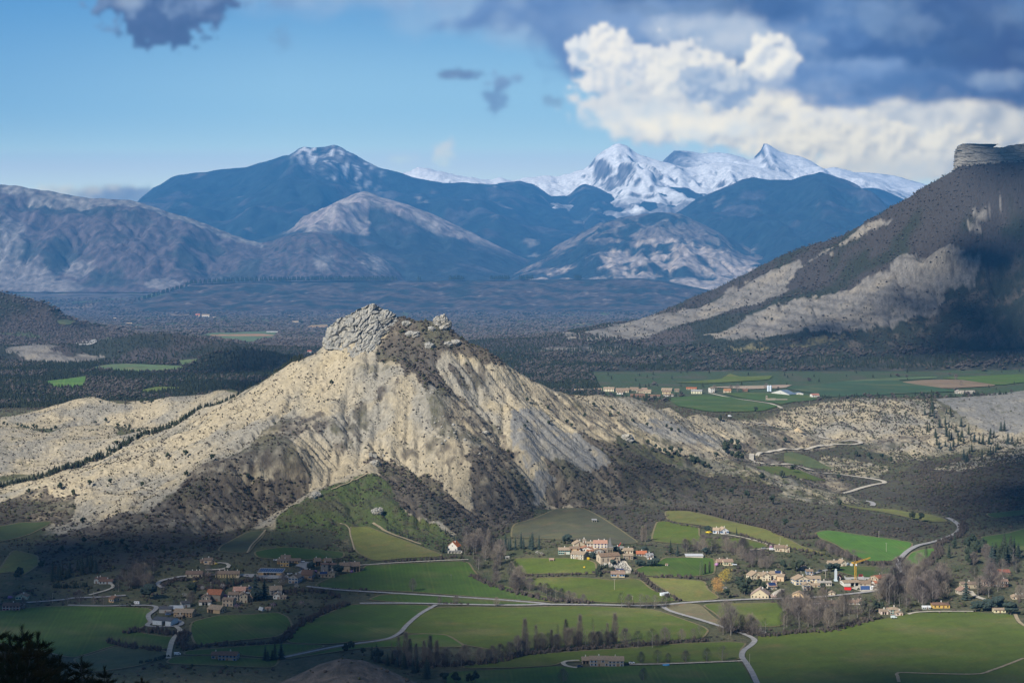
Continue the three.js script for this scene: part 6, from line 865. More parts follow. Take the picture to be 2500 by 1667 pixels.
house('r5', 'house', 'white house with a red roof behind the concrete silo', 'house', [[207, 276, 740, 34, 34, { g: 1, yaw: -14, win: [2, 2] }]], { wall: [.76, .72, .66], roof: [.44, .13, .09], d: 9 });
house('r5', 'workshop', 'long white workshop with a tiled roof in the building yard', 'workshop', [[266, 475, 806, 46, 26, { open: 2, openW: .55, openX: .18, yaw: 8 }]], { wall: [.76, .74, .68], roof: PALET, d: 12, chim: 0 });
house('r5', 'workshop', 'stone workshop with white gable beside the long white workshop', 'workshop', [[462, 600, 806, 34, 34, { win: [3, 1] }], [575, 640, 800, 40, 24, { g: 1, wall: WHITE, win: [2, 1] }]], { wall: [.52, .46, .36], roof: TILE, d: 10, chim: 0 });
house('r5', 'stone_house', 'tall stone house with a red orange roof at the end of the yard', 'house', [[617, 826, 790, 84, 36, { yaw: 28, d: 11, win: [4, 3], side: [2, 2] }], [640, 700, 800, 34, 24]], { wall: [.46, .38, .27], roof: [.56, .20, .10] });
house('r5', 'house', 'grey roofed house half hidden at the foot of the road bend', 'house', [[868, 975, 722, 16, 32]], { wall: STONE, roof: [.22, .18, .15], d: 9 });
house('r5', 'house', 'house with an orange roof in front of the big blossoming tree', 'house', [[1105, 1250, 778, 20, 22]], { wall: CREAM, roof: ORANGE, d: 8 });
house('r5', 'house', 'white bungalow with two tile gables beside the yellow bush tree', 'house', [[346, 440, 1015, 26, 28], [440, 518, 1018, 32, 24, { g: 1, yaw: 8 }]], { wall: [.74, .70, .64], roof: PINK, d: 8 });
house('r5', 'house', 'pinkish white villa with a tan hip roof at the corner of the big field', 'house', [[800, 945, 1125, 50, 34, { type: 'hip', win: [4, 2], yaw: 8, shut: GRN }], [712, 800, 1130, 38, 4, { type: 'flat', open: 2, openW: .6 }], [890, 968, 1145, 34, 16, { g: 1 }]], { wall: [.72, .58, .50], roof: PALET, d: 10 });
house('r5', 'mobile_home', 'white mobile home beside the yellow bungalow', 'mobile home', [[1192, 1284, 1066, 22, 8, { win: [4, 1], type: 'gable' }]], { wall: [.68, .74, .74], roof: [.7, .72, .72], mroof: 1, d: 4, chim: 0 });
house('r5', 'house', 'bright yellow bungalow with a brown hip roof', 'house', [[1312, 1508, 1058, 38, 32, { type: 'hip', win: [4, 1] }]], { wall: [.70, .46, .12], roof: BROWNR, d: 11 });
house('r5', 'house', 'cream bungalow between dark round evergreens', 'house', [[2018, 2150, 1110, 34, 20, { win: [3, 1], g: 0 }]], { wall: [.80, .72, .46], roof: PALET, d: 9, chim: 0 });
house('r5', 'house', 'pair of low tan houses at the right edge', 'house', [[2228, 2310, 955, 24, 20, { g: 1 }], [2285, 2400, 950, 26, 22]], { wall: [.66, .54, .40], roof: PALET, d: 8 });
house('r5', 'farmhouse', 'long pale farmhouse with a tiled roof left of the brick house', 'farmhouse', [[1637, 1822, 830, 50, 30, { win: [3, 1] }]], { wall: [.50, .43, .30], roof: [.30, .22, .16], d: 9 });
house('r5', 'house', 'pale gabled cottage behind the dark conifer', 'house', [[1596, 1742, 900, 44, 36, { g: 1, yaw: 14, d: 9 }]], { wall: [.52, .46, .38], roof: [.36, .24, .18] });
house('r5', 'brick_house', 'long reddish brick house among bare trees', 'house', [[1882, 2090, 808, 56, 26, { win: [5, 2] }], [2090, 2178, 815, 66, 28, { win: [2, 2] }]], { wall: BRICK, roof: [.36, .23, .17], d: 9, shut: WHITE });
house('r5', 'barn', 'barns with rusty red roofs behind the brick house', 'barn', [[1988, 2110, 718, 36, 44, { d: 12 }], [2070, 2200, 668, 24, 34, { roof: [.40, .13, .08], d: 12 }]], { wall: [.28, .22, .16], roof: [.34, .22, .15], chim: 0 });
house('r4', 'garden_shed', 'small red roofed shed beside parked cars below the main road', 'shed', [[1905, 1975, 1135, 18, 18]], { wall: WOODW, roof: [.34, .14, .10], d: 6, chim: 0 });
// the far village on the plain
{
  const V = [[320, 450, 178, 12, 14, 'long low white hall at the left end of the far village', WHITE, PALET], [465, 532, 168, 8, 12, 'low house with a pale tile roof behind the far hall', CREAM, PINK], [545, 632, 174, 20, 15, 'wide cream house with many windows in the far village', [.74, .66, .48], PALET], [640, 742, 182, 16, 20, 'far village house with a broad tan roof', CREAM, TILE], [648, 700, 196, 14, 12, 'small white house low in the far village', WHITE, TILE], [705, 740, 172, 12, 14, 'narrow house behind the broad tan roof', STONE, PALET], [746, 820, 168, 12, 16, 'far house with a brown roof near the village centre', STONE, TILE], [752, 862, 218, 14, 14, 'long dark barn at the lower edge of the far village', WOODW, BROWNR], [800, 858, 186, 18, 16, 'tall stone house in the middle of the far village', [.56, .48, .36], TILE], [850, 912, 188, 14, 16, 'far house with orange roof edges', CREAM, PALET], [838, 880, 168, 12, 12, 'small house at the back of the far village', CREAM, PINK], [888, 985, 216, 8, 12, 'low shed right of the long dark barn', STONE, BROWNR], [990, 1078, 170, 10, 14, 'wide far house right of the village gap', CREAM, PALET], [996, 1062, 196, 18, 14, 'tall cream far house with an orange front', [.72, .58, .36], TILE], [1010, 1080, 212, 12, 10, 'small terrace at the lower right of the far village', WHITE, TILE], [1090, 1128, 178, 16, 12, 'plain house hidden by trees in the far village', STONE, TILE], [1180, 1262, 160, 8, 12, 'far house with a bright red roof', CREAM, [.55, .18, .08]], [1218, 1305, 192, 20, 14, 'pale yellow hall with a grey roof at the end of the far village', [.74, .70, .50], [.42, .42, .40]], [1354, 1396, 182, 32, 8, 'tall white house with green shutters beyond the far village', WHITE, TILE], [1468, 1522, 186, 18, 16, 'orange roofed house beside the tan field', [.70, .56, .40], [.55, .27, .13]], [1612, 1658, 176, 14, 12, 'dark open barn beside the tan field', WOODW, BROWNR], [2134, 2200, 222, 20, 14, 'white house with a pink roof alone on the plain', [.80, .76, .70], [.52, .24, .18]]];
  for (const [l, r, v, h, rf, label, wall, roof] of V) house('r7', 'house', label, 'house', [[l, r, v, h, rf, { win: [Math.max(1, Math.round((r - l) / 22)), h > 15 ? 2 : 1], side: [1, 1], yaw: ((l * 7) % 30) - 15 }]], { wall, roof, d: 11, chim: (l % 2) });
  house('r7', 'barn', 'very long low barn with a blue grey roof on the plain', 'barn', [[1850, 2010, 200, 10, 26, { d: 14, yaw: -58, win: [0, 0], g: 1 }], [2010, 2076, 202, 14, 8, { g: 1, wall: WHITE, win: [1, 1] }]], { wall: [.6, .6, .56], roof: [.16, .23, .32], chim: 0, side: [0, 0] });
  house('r8', 'barn', 'large pale barn behind trees at the right end of the plain', 'barn', [[1710, 1770, 238, 18, 14, { g: 1, d: 14 }], [1750, 1890, 238, 12, 22, { d: 14 }]], { wall: [.62, .58, .50], roof: [.44, .40, .34], chim: 0 });
  house('r7', 'ruined_tower', 'ruined grey tower with low walls beside the lane on the plain', 'ruin', [[1790, 1802, 246, 38, 1, { type: 'flat', d: 4, win: [1, 2] }], [1802, 1865, 246, 18, 1, { type: 'flat', d: 2, win: [0, 0] }], [1870, 1955, 244, 10, 1, { type: 'flat', d: 6, win: [0, 0] }]], { wall: STONE, roof: STONE, chim: 0, side: [0, 0], ov: 0 });
  // farmsteads far off on the left
  for (const [l, r, v, h, rf, label, wall, roof] of [[1170, 1250, 146, 10, 8, 'tan hamlet high on the far left slope', TANW, PALET], [1400, 1432, 214, 10, 12, 'red roofed farm in the far left valley', CREAM, [.5, .2, .14]], [1446, 1500, 218, 12, 10, 'white farm building in the far left valley', WHITE, PALET], [1522, 1546, 230, 6, 10, 'small tan barn in the far left valley', TANW, PALET], [810, 830, 234, 6, 8, 'single white house on the far left hillside', WHITE, PALET], [900, 942, 272, 8, 8, 'pale house among far woods', CREAM, PALET], [2095, 2140, 256, 6, 6, 'pale farm at the foot of the plateau', CREAM, PALET], [1910, 1990, 328, 6, 5, 'long white shed beside the striped field', WHITE, METAL], [2205, 2232, 474, 10, 10, 'white house with a red roof below the crag', WHITE, [.52, .18, .12]]]) house('z5', 'farm_building', label, 'house', [[l, r, v, h, rf, { win: [2, 1], side: [0, 0] }]], { wall, roof, d: 12, chim: 0 });
}
// ---------- cover too many to count: scrub, hedgerow bushes, woods ----------
const PLD = 9300 * 1.5, busy = new Set(), cellKey = (x, D) => Math.round(x / 5) * 100003 + Math.round(D / 5);
scene.children.forEach((o) => { const p = o.geometry && o.geometry.attributes.position, n = o.name; if (p && /^(road|lane|track|driveway|yard)/.test(n)) for (let i = 0; i < p.count; i++) busy.add(cellKey(p.getX(i), -p.getZ(i))); if (o.isGroup && ['house', 'barn', 'farmhouse', 'workshop', 'church', 'shed', 'hangar', 'ruin'].includes(o.userData.category)) o.children.forEach((c) => { if (c.name === 'wall') { c.geometry.computeBoundingBox(); const b = c.geometry.boundingBox; for (let x = b.min.x - 3; x <= b.max.x + 3; x += 4) for (let z = b.min.z - 3; z <= b.max.z + 6; z += 4) busy.add(cellKey(o.position.x + x, -o.position.z - z)); } }); });
const nearHouse = new Set(); scene.children.forEach((o) => { if (/house|barn|villa|workshop|church/.test(o.userData.category || '')) for (let i = -2; i <= 2; i++) for (let j = -2; j <= 2; j++) nearHouse.add((Math.round(o.position.x / 18) + i) * 9973 + Math.round(-o.position.z / 18) + j); });
const free = (x, D) => !busy.has(cellKey(x, D)) && offField(x, D) > .4;
function bushGeo(R, n, ry, det = 1) { const s = triSoup(); for (let i = 0; i < n; i++) lump(R, n > 1 ? (R() - .5) * 1.1 : 0, .45 * ry + R() * .2, n > 1 ? (R() - .5) * 1.1 : 0, .62, ry * .55, s, det); return s.build(); }
const bushG = [bushGeo(rng(1), 2, 1, 1), bushGeo(rng(2), 3, .9, 0), bushGeo(rng(3), 2, 1.2, 0)];
const woodG = (() => { const R = rng(31), s = triSoup(); for (let k = 0; k < 3; k++) lump(R, (R() - .5) * .5, .42 + k * .2, (R() - .5) * .5, .42 - k * .08, .24, s, 1); leafBall(R, 0, .6, 0, .45, .35, 24, .09, s); return s.build(); })();
const pineG = (() => { const R = rng(32), s = triSoup(); for (let k = 0; k < 5; k++) { const y = .2 + k * .16, r = .34 * (1 - k * .17); for (let i = 0; i < 6; i++) { const a = (i + R()) / 6 * 6.28, b = a + 1.1; s.tri([0, y + .24, 0], [Math.cos(a) * r * (.7 + .5 * R()), y - .05 * R(), Math.sin(a) * r], [Math.cos(b) * r, y, Math.sin(b) * r * (.7 + .5 * R())]); } } return s.build(); })();
function spread(name, label, category, geo, mat, list) { // list of [x, D, w, h, r, g, b]
  const m = new THREE.InstancedMesh(geo, mat, list.length), M = new THREE.Matrix4(), q = new THREE.Quaternion(), Y = new THREE.Vector3(0, 1, 0), c = new THREE.Color();
  list.forEach((e, i) => { M.compose(new THREE.Vector3(e[0], H(e[0], e[1]) - .1, -e[1]), q.setFromAxisAngle(Y, (i * 2.399) % 6.283), new THREE.Vector3(e[2], e[3], e[2])); m.setMatrixAt(i, M); m.setColorAt(i, c.setRGB(e[4], e[5], e[6])); });
  m.name = numbered(name); m.castShadow = m.receiveShadow = true; scene.add(m); return tag(m, label, category, null, 'stuff');
}
const plainM = new THREE.MeshStandardMaterial({ color: 0xffffff, roughness: 1, side: THREE.DoubleSide });
const hue = (R, a, b) => { const t = R(), k = (.75 + .5 * R()) * ALB, c = mix3(a, b, t); return c.map((v) => v * k); };
{
  const R = rng(77), brown = [], green = [], low = [];
  const BR1 = [.040, .033, .028], BR2 = [.078, .062, .046], GN1 = [.028, .036, .016], GN2 = [.060, .062, .026];
  // hill, right slopes and the floor between the fields
  for (let D = 1060; D < 3150; D += 2.6) { const half = .275 * D; for (let x = -half; x < half; x += 2.6) {
    const X = x + (R() - .5) * 4, Dd = D + (R() - .5) * 4, r0 = R(); if (r0 > .75 || (D < 1400 && (X > -20 || H(X, Dd) < 22))) continue;
    const z = coverAt(X, Dd), W = W_of(X, Dd), n = fbm(X / 18, Dd / 18, 3), n2 = fbm(X / 70 + 8, Dd / 70, 3); let dens = 0, gr = .25, big = 1;
    if (z && z.kind === 'scrub') { dens = z.cover * z.cover * .62 * sstep(-.55 + (1 - z.cover) * .8, .15, n + .25 * n2); big = .95 + .5 * z.cover; }
    else if (z && z.kind === 'greymarl') dens = .012 + .10 * sstep(.2, .5, n);
    else if (z && (z.kind === 'grass' || z.kind === 'dry')) { dens = .12 + .6 * sstep(-.02, .35, n); gr = .35; }
    else if (Dd > 1880 && W > .45) { const crest = sstep(.1, .5, n + n2 * .7); dens = .05 + .85 * sstep(.06, .28, fbm(X / 10, Dd / 15, 3) + .3 * n2) + (X > 150 ? .10 * sstep(-.1, .3, n2) : 0); gr = .3; big = .85; if (Dd > 2330 && X < -80) { dens += .25 * sstep(0, .3, n2); } }
    else { dens = .05 + .30 * sstep(.05, .4, n + n2 * .5); gr = .2; if (Dd < 1830 && X > -420) dens *= .35; if (Dd > 2000 && X > 200) { dens += .12; big = 1.1; } }
    if (nearHouse.has(Math.round(X / 18) * 9973 + Math.round(Dd / 18))) { dens = Math.max(dens, .30 * sstep(-.2, .25, n)); gr = .5; big = 1.35; }
    if (z && z.kind === 'marl') { dens = X > 0 ? .16 + .55 * sstep(-.15, .3, n + .3 * n2) : .07 + .3 * sstep(.0, .4, n); gr = X > 0 ? .5 : .35; big = X > 0 ? 1.15 : .85; }
    if (r0 > dens || !free(X, Dd)) continue;
    const s = (.7 + 1.25 * R() * R()) * big, g = R() < gr; (g ? green : brown).push([X, Dd, s * 1.15, s * (.7 + .5 * R()), ...(g ? hue(R, GN1, GN2) : hue(R, BR1, BR2))]);
  } }
  spread('leafless_scrub', 'dark brown leafless scrub spread over the hill and slopes', 'scrub', bushG[1], plainM, brown);
  spread('evergreen_scrub', 'small dark green evergreen bushes dotted over the slopes', 'scrub', bushG[2], plainM, green);
  // ridge-side pines and woods in the middle distance
  const pines = [], woods = [], farw = [];
  const PN1 = [.018, .028, .016], PN2 = [.032, .042, .022], WD1 = [.045, .040, .036], WD2 = [.082, .070, .060];
  const ridge = LINES.find((l) => l.length === 15 && l[0][0] < -200 && l[0][2] > 170);
  if (ridge) { const q = spline(ridge.map((p) => [p[0], p[1]]), 3); q.forEach((p, i) => { const t = i / q.length, n = t < .06 ? 0 : 3 + Math.floor(R() * 3); for (let k = 0; k < n; k++) { const s = 4 + 3 * R(); pines.push([p[0] + (R() - .5) * 5, p[1] - 2 + R() * R() * 20, s * .95, s, ...hue(R, PN1, PN2)]); } }); }
  const rr = LINES.find((l) => l.length === 18 && l[0][2] > 170); if (rr) { const q = spline(rr.slice(13).map((p) => [p[0], p[1]]), 3); q.forEach((p) => { if (R() < .7) { const s = 3 + 3 * R(); pines.push([p[0] + (R() - .5) * 6, p[1] + 2 + R() * 14, s * .9, s, ...hue(R, PN1, PN2)]); } }); }
  for (let D = 3060; D < 5600; D *= 1.0021) { const half = .275 * D, st = D < 4300 ? 6 : 8; for (let x = -half; x < half; x += st) {
    const X = x + (R() - .5) * st * 1.3, Dd = D + (R() - .5) * 9, n = fbm(X / 60, Dd / 60, 3), n2 = fbm(X / 200 + 4, Dd / 200, 3), y = H(X, Dd); let dens = 0, con = .6, sz = 1, lt = false;
    if (Dd < 4350 && X < 150) { dens = .9 * sstep(-.45, 0, n + .3); con = clamp(.86 + n2 * 1.0); }
    else if (Dd < 3800) { dens = Dd < 3230 && y > 40 ? .30 * sstep(0, .2, n + .1) : .012; con = .75; }
    else if (X > 150 && y < 66 && Dd > 3790) { dens = .85 * sstep(-.35, .1, n); con = clamp(.68 + n2 * 1.4 + n * .5); }
    else if (X > 150 && y >= 66) { const z = coverAt(X, Dd); dens = z ? .05 + .25 * sstep(.05, .4, n) : .9 * sstep(-.5, 0, n); con = clamp(1.1 - (y - 90) / 480 + n2 * 2); sz = .62; if (z && z.kind === 'bare') con = .6; }
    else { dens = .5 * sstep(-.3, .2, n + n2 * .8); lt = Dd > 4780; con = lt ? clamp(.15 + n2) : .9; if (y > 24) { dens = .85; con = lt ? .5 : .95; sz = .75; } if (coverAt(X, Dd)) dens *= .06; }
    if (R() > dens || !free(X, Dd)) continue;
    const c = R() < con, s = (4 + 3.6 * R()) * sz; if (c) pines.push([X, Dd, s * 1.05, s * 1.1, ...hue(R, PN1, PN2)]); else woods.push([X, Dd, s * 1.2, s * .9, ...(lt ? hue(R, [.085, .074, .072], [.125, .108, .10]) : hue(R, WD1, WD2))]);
  } }
  for (let D = 5600; D < 14300; D *= 1.0032) { const half = .27 * D; for (let x = -half; x < half; x += D * .0021) { const X = x + (R() - .5) * 20, Dd = D + (R() - .5) * D * .004, n = fbm(X / 200, Dd / 500 + 4, 4); if (coverAt(X, Dd)) continue; if (R() > .6 * sstep(.22, -.05, n - .05) || !free(X, Dd)) continue; const s = (4 + 3.5 * R()) * (.6 + D / 16000), c = R() < .25; farw.push([X, Dd, s * 1.9, s, ...hue(R, c ? [.03, .042, .03] : [.088, .078, .076], c ? [.05, .06, .04] : [.13, .114, .108])]); } }
  // tree lines on the flat top of the plateau
  for (let x = -2700; x < 760; x += 6.5) if (fbm(x / 160, 3, 3) > (x > -860 ? .1 : -.5)) farw.push([x + R() * 8, -PLD, 17, 30 + 10 * R(), ...hue(R, PN1, PN2)]);
  const plateau = farw.filter((e) => e[1] < 0); const keep = farw.filter((e) => e[1] > 0);
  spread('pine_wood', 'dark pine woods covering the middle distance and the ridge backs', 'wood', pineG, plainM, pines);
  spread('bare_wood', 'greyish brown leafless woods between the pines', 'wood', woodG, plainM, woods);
  spread('distant_wood', 'distant leafless woods on the far valley floor', 'wood', woodG, plainM, keep);
  { const y = (x) => crestY(x), m = new THREE.InstancedMesh(pineG, plainM, plateau.length), M = new THREE.Matrix4(), c = new THREE.Color(); plateau.forEach((e, i) => { M.compose(new THREE.Vector3(e[0], y(e[0]) - 1, -PLD + (i % 5) * 20), new THREE.Quaternion(), new THREE.Vector3(e[2] * 1.6, e[3], e[2] * 1.6)); m.setMatrixAt(i, M); m.setColorAt(i, c.setRGB(e[4], e[5], e[6])); }); m.name = 'pine_wood_edge'; scene.add(m); tag(m, 'dark line of conifers along the rim of the flat plateau', 'wood', null, 'stuff'); }
}
function crestY(x) { const f = crestFn(PX('n 380,724 452,704 466,694 600,688 800,685 1004,685 1250,683 1450,681 1560,679 1622,686'), PLD); return f(x); }
// hedges, each one thing
function hedge(label, s, w, h, tone = 0, group) {
  const q = spline(PX(s).map(([u, v]) => hit(u, v)), 2.2), R = rng(Math.floor(q[0][0] * 7 + q.length)), [x0, D0] = q[Math.floor(q.length / 2)], y0 = H(x0, D0), sp = triSoup();
  q.forEach(([x, D]) => { const m = w > 5 ? 2 : 1; for (let k = 0; k < m; k++) { const X = x + (R() - .5) * w, d = D + (R() - .5) * w, hh = h * (.55 + .8 * R()), y = H(X, d) - y0; for (let t = 0; t < 2; t++) lump(R, X - x0 + (R() - .5) * 2, y + hh * (.2 + .3 * R()), D0 - d + (R() - .5) * 2, .6 + R() * .7, hh * (.3 + .25 * R()), sp, 0); if (!tone) for (let t = 0; t < 5; t++) { const a = X - x0 + (R() - .5) * 2.4, z = D0 - d + (R() - .5) * 2.4; sp.tri([a - .07, y + hh * .3, z], [a + .07, y + hh * .3, z], [a + (R() - .5) * .8, y + hh * (1.1 + .5 * R()), z + (R() - .5) * .8]); } } });
  const m = top('hedge', sp.build(), leafM(tone ? [.026, .036, .020] : [.060, .049, .041]), label, 'hedge', group); m.position.set(x0, y0, -D0); return m;
}
hedge('dark bushy hedge running down between two fields at left', 'q3 1600,1208 1500,1240 1410,1290 1340,1330 1310,1370 1270,1380', 7, 4);
hedge('low dark hedge along the lower edge of the shaded field', 'q3 1290,1386 1150,1392 1000,1398 900,1405 860,1418', 6, 3);
hedge('clump of dark bushes in the very dark left field', 'q3 570,1342 640,1335 720,1338 800,1348', 8, 4.5);
hedge('long dark hedge across the bottom left meadow', 'q3 500,1380 560,1400 640,1412 740,1424', 6, 4);
hedge('clipped dark green hedge at the bottom of the rutted track', 'q3 640,1480 700,1468 770,1448', 3, 3, 1);
hedge('bushes along the rutted track below the hangar', 'q3 850,1340 840,1370 830,1400 870,1410', 9, 4);
hedge('bushy line under the sunny hamlet meadow', 'q4 70,1078 150,1080 250,1074 370,1066 500,1058', 4, 2.6);
hedge('diagonal hedge running down from the cemetery to the road', 'q4 565,1060 600,1090 660,1140 720,1175 770,1196', 5, 3.2);
hedge('stream side thicket at the foot of the bare trees', 'q4 -180,1080 -120,1110 -40,1140 60,1165 180,1192 350,1205', 8, 3.5);
hedge('dark hedge above the pale vineyard field', 'q4 650,1088 740,1084 850,1092 900,1100', 4, 3.2);
hedge('thicket along the bottom of the lower poplar belt', 'q4 -10,1448 120,1436 260,1420 400,1410 560,1400 740,1386 900,1376', 7, 3.2);
hedge('dim thicket below the dim poplars at the bottom', 'z7 640,560 900,580 1100,598 1400,592 1700,580 1950,545 2200,490 2352,455', 8, 3.6);
hedge('thicket along the stream below the furrowed field', 'q4 1010,1330 1080,1345 1180,1355 1300,1340 1450,1330 1640,1285', 8, 3.5);
hedge('brown hedge above the pale track at the pasture foot', 'z3 1150,985 1250,980 1400,970 1550,962 1700,945 1770,950', 4, 3);
hedge('hedge between the two pale slope fields', 'q4 715,828 780,845 850,856 900,862', 3, 2.4);
hedge('hedge along the garden below the white gabled house', 'q4 880,905 960,907 1050,905', 2.5, 2.2);
hedge('hedge rising along the strip field above the hillside house', 'q4 1050,890 1120,915 1220,945 1330,962 1420,985', 5, 2.8);
hedge('thicket on the bank below the bright green field', 'q4 1400,930 1480,960 1560,995 1640,1025 1740,1025', 8, 4);
hedge('thicket along the foot of the dark slope above the fields', 'q4 700,775 780,772 900,792 1020,822 1160,858 1290,905 1390,900', 8, 3.5);
hedge('bushes along the outer side of the road bend', 'q4 2075,840 2070,880 2030,905 1960,935 1960,975 1900,1030', 9, 4);
hedge('dark clipped hedge below the low villa', 'r6 700,440 850,448 1000,440 1110,425', 4, 4, 1);
hedge('dark clipped hedge left of the cemetery', 'r3 1365,660 1362,600 1420,560 1555,575', 4, 4.5, 1);
hedge('bushes around the shaded hamlet gardens', 'r1 180,560 330,500 460,500 640,480 760,540 930,560', 7, 3);
hedge('bushes in front of the shaded hamlet', 'r1 540,560 640,590 760,600 880,560 1140,500 1300,510', 7, 3.4);
hedge('thicket beside the lane right of the shaded hamlet', 'r1 1480,640 1600,610 1760,620 1960,640 2040,680', 8, 3.2);
hedge('hedge in the dark fields along the lower lane', 'r2 900,905 960,915 1050,915 1180,922 1260,925', 4, 2.2);
// ---------- rocks ----------
const rockM = new THREE.MeshStandardMaterial({ vertexColors: true, map: groundTex, bumpMap: rockBump, bumpScale: 1.2, roughness: 1 });
function rockGeo(seed, rx, ry, rz, det, amp = .34, strata = .1) {
  const g = new THREE.IcosahedronGeometry(1, det), p = g.attributes.position, c = new Float32Array(p.count * 3), u = new Float32Array(p.count * 2), o = seed * 13.7;
  for (let i = 0; i < p.count; i++) { let x = p.getX(i), y = p.getY(i), z = p.getZ(i); const wl = worley(x * 1.7 + z * 1.2 + o, y * 2 + z * .6), a = (ridged(x * 1.1 + o, y * 1.6 + z * .9, 4) - .5) * .7 + (wl[2] - .5) * .8 - .5 * sstep(.15, 0, wl[1] - wl[0]), b = ridged(x * 3.1 + z * 2.2 + o, y * 4.5 + z * 1.3, 4) - .5, st = Math.sin(y * ry * .9 + 3 * noise(x * 2 + o, z * 2)) * strata, q = 1 + amp * a + amp * .42 * b + st * .3; x *= q * rx; z *= q * rz; y *= q * ry; p.setXYZ(i, x, y, z); u[i * 2] = (x + z * .6) / 16; u[i * 2 + 1] = (y + z * .4) / 16; const n = fbm(x / 7 + o, y / 5 + z / 9, 4), col = mix3([.40, .385, .345], [.52, .47, .37], sstep(-.1, .35, n)); const l = mix3(col, [.10, .10, .07], sstep(.22, .42, fbm(x / 6 + 30 + o, y / 6 + z / 6, 4)) * .75); c[i * 3] = l[0] * ALB; c[i * 3 + 1] = l[1] * ALB; c[i * 3 + 2] = l[2] * ALB; }
  g.setAttribute('color', new THREE.BufferAttribute(c, 3)); g.setAttribute('uv', new THREE.BufferAttribute(u, 2)); g.computeVertexNormals(); return g;
}
// a broken rock face between a foot line and a crest line, both [u, v, D]; blocks, ledges and clefts from cells of noise
function rockFace(foot, crest, n, nv, amp, cell, origin, seed) {
  const sp = (l) => new THREE.CatmullRomCurve3(l.map(([u, v, D]) => { const p = at(u, v, D); return new THREE.Vector3(p[0], p[1], -D); }), false, 'centripetal').getSpacedPoints(n), A = sp(foot), B = sp(crest), P = [], C = [], U = [], ix = [], back = 10, w = nv + back + 1;
  for (let i = 0; i <= n; i++) { const a = A[i], b = B[i], q = A[Math.min(n, i + 1)].clone().sub(A[Math.max(0, i - 1)]).setY(0).normalize(), N = new THREE.Vector3(-q.z, .25, q.x); if (N.z < 0 && i > n * .25) N.negate(); N.normalize();
    for (let j = 0; j < w; j++) { const t = Math.min(1, j / nv), s = i / n * a.distanceTo(A[0]) * 0 + i * 1.0, p = a.clone().lerp(b, t), gx = (p.x * .8 + p.z * .5) / cell, gy = p.y / (cell * 1.35) + .5 * noise(gx, p.y / 9 + seed), [f1, f2, id] = worley(gx + seed, gy), [g1, g2, jd] = worley(gx * 2.6 + 9, gy * 2.9 + seed), e = sstep(0, .12, t) * .8 + .2, k = j > nv ? j - nv : 0;
      const off = amp * e * ((id - .45) * 1.0 + .45 * (jd - .5) - .9 * sstep(.16, 0, f2 - f1) - .3 * sstep(.2, 0, g2 - g1) + .5 * (ridged(gx * .35, gy * .35 + seed, 3) - .5) + .35 * Math.sin(Math.PI * t)); p.addScaledVector(N, k ? off * .5 : off); p.y += .22 * amp * (jd - .5) + .3 * amp * (t > .9 ? id - .5 : 0); if (k) { p.z -= k * 2.6; p.y -= k * k * .32; }
      P.push(p.x - origin[0], p.y - origin[1], p.z - origin[2]); U.push(gx * cell / 14, p.y / 14); const m = fbm(gx * 2 + 3, gy * 2, 4), col = mix3(mix3([.33, .325, .30], [.44, .41, .34], sstep(-.15, .3, m)), [.10, .10, .075], Math.max(k > 2 ? .85 : 0, sstep(.2, .42, fbm(gx * 1.3 + 40, gy * 1.7, 4)) * .7)); C.push(...col.map((v) => v * ALB)); if (i < n && j < w - 1) { const o = i * w + j; ix.push(o, o + w, o + 1, o + 1, o + w, o + w + 1); } } }
  const g = new THREE.BufferGeometry(); g.setAttribute('position', new THREE.Float32BufferAttribute(P, 3)); g.setAttribute('color', new THREE.Float32BufferAttribute(C, 3)); g.setAttribute('uv', new THREE.Float32BufferAttribute(U, 2)); g.setIndex(ix); g.computeVertexNormals(); return g;
}
rockM.side = THREE.DoubleSide;
{
  const o0 = at(870, 820, 2350), o = [o0[0], o0[1], -2350], t = thing('rocky_crag', 'big pale limestone crag crowning the left of the summit', 'crag', o);
  part('rock_face', rockFace([[800, 838, 2392], [790, 846, 2358], [795, 852, 2340], [815, 852, 2334], [838, 856, 2330], [866, 862, 2322], [895, 848, 2326], [918, 834, 2334], [946, 812, 2348], [972, 784, 2362]], [[803, 806, 2396], [799, 802, 2376], [806, 796, 2362], [824, 781, 2360], [841, 771, 2360], [870, 757, 2362], [890, 749, 2364], [908, 742, 2366], [933, 750, 2368], [966, 768, 2370]], 230, 90, 3.3, 6.6, o, 3), rockM, t);
  part('lower_ledge', rockFace([[850, 872, 2316], [880, 872, 2312], [905, 862, 2318], [925, 842, 2328]], [[845, 846, 2330], [878, 838, 2330], [905, 826, 2334], [928, 816, 2342]], 90, 34, 2.2, 4.4, o, 8), rockM, t);
}
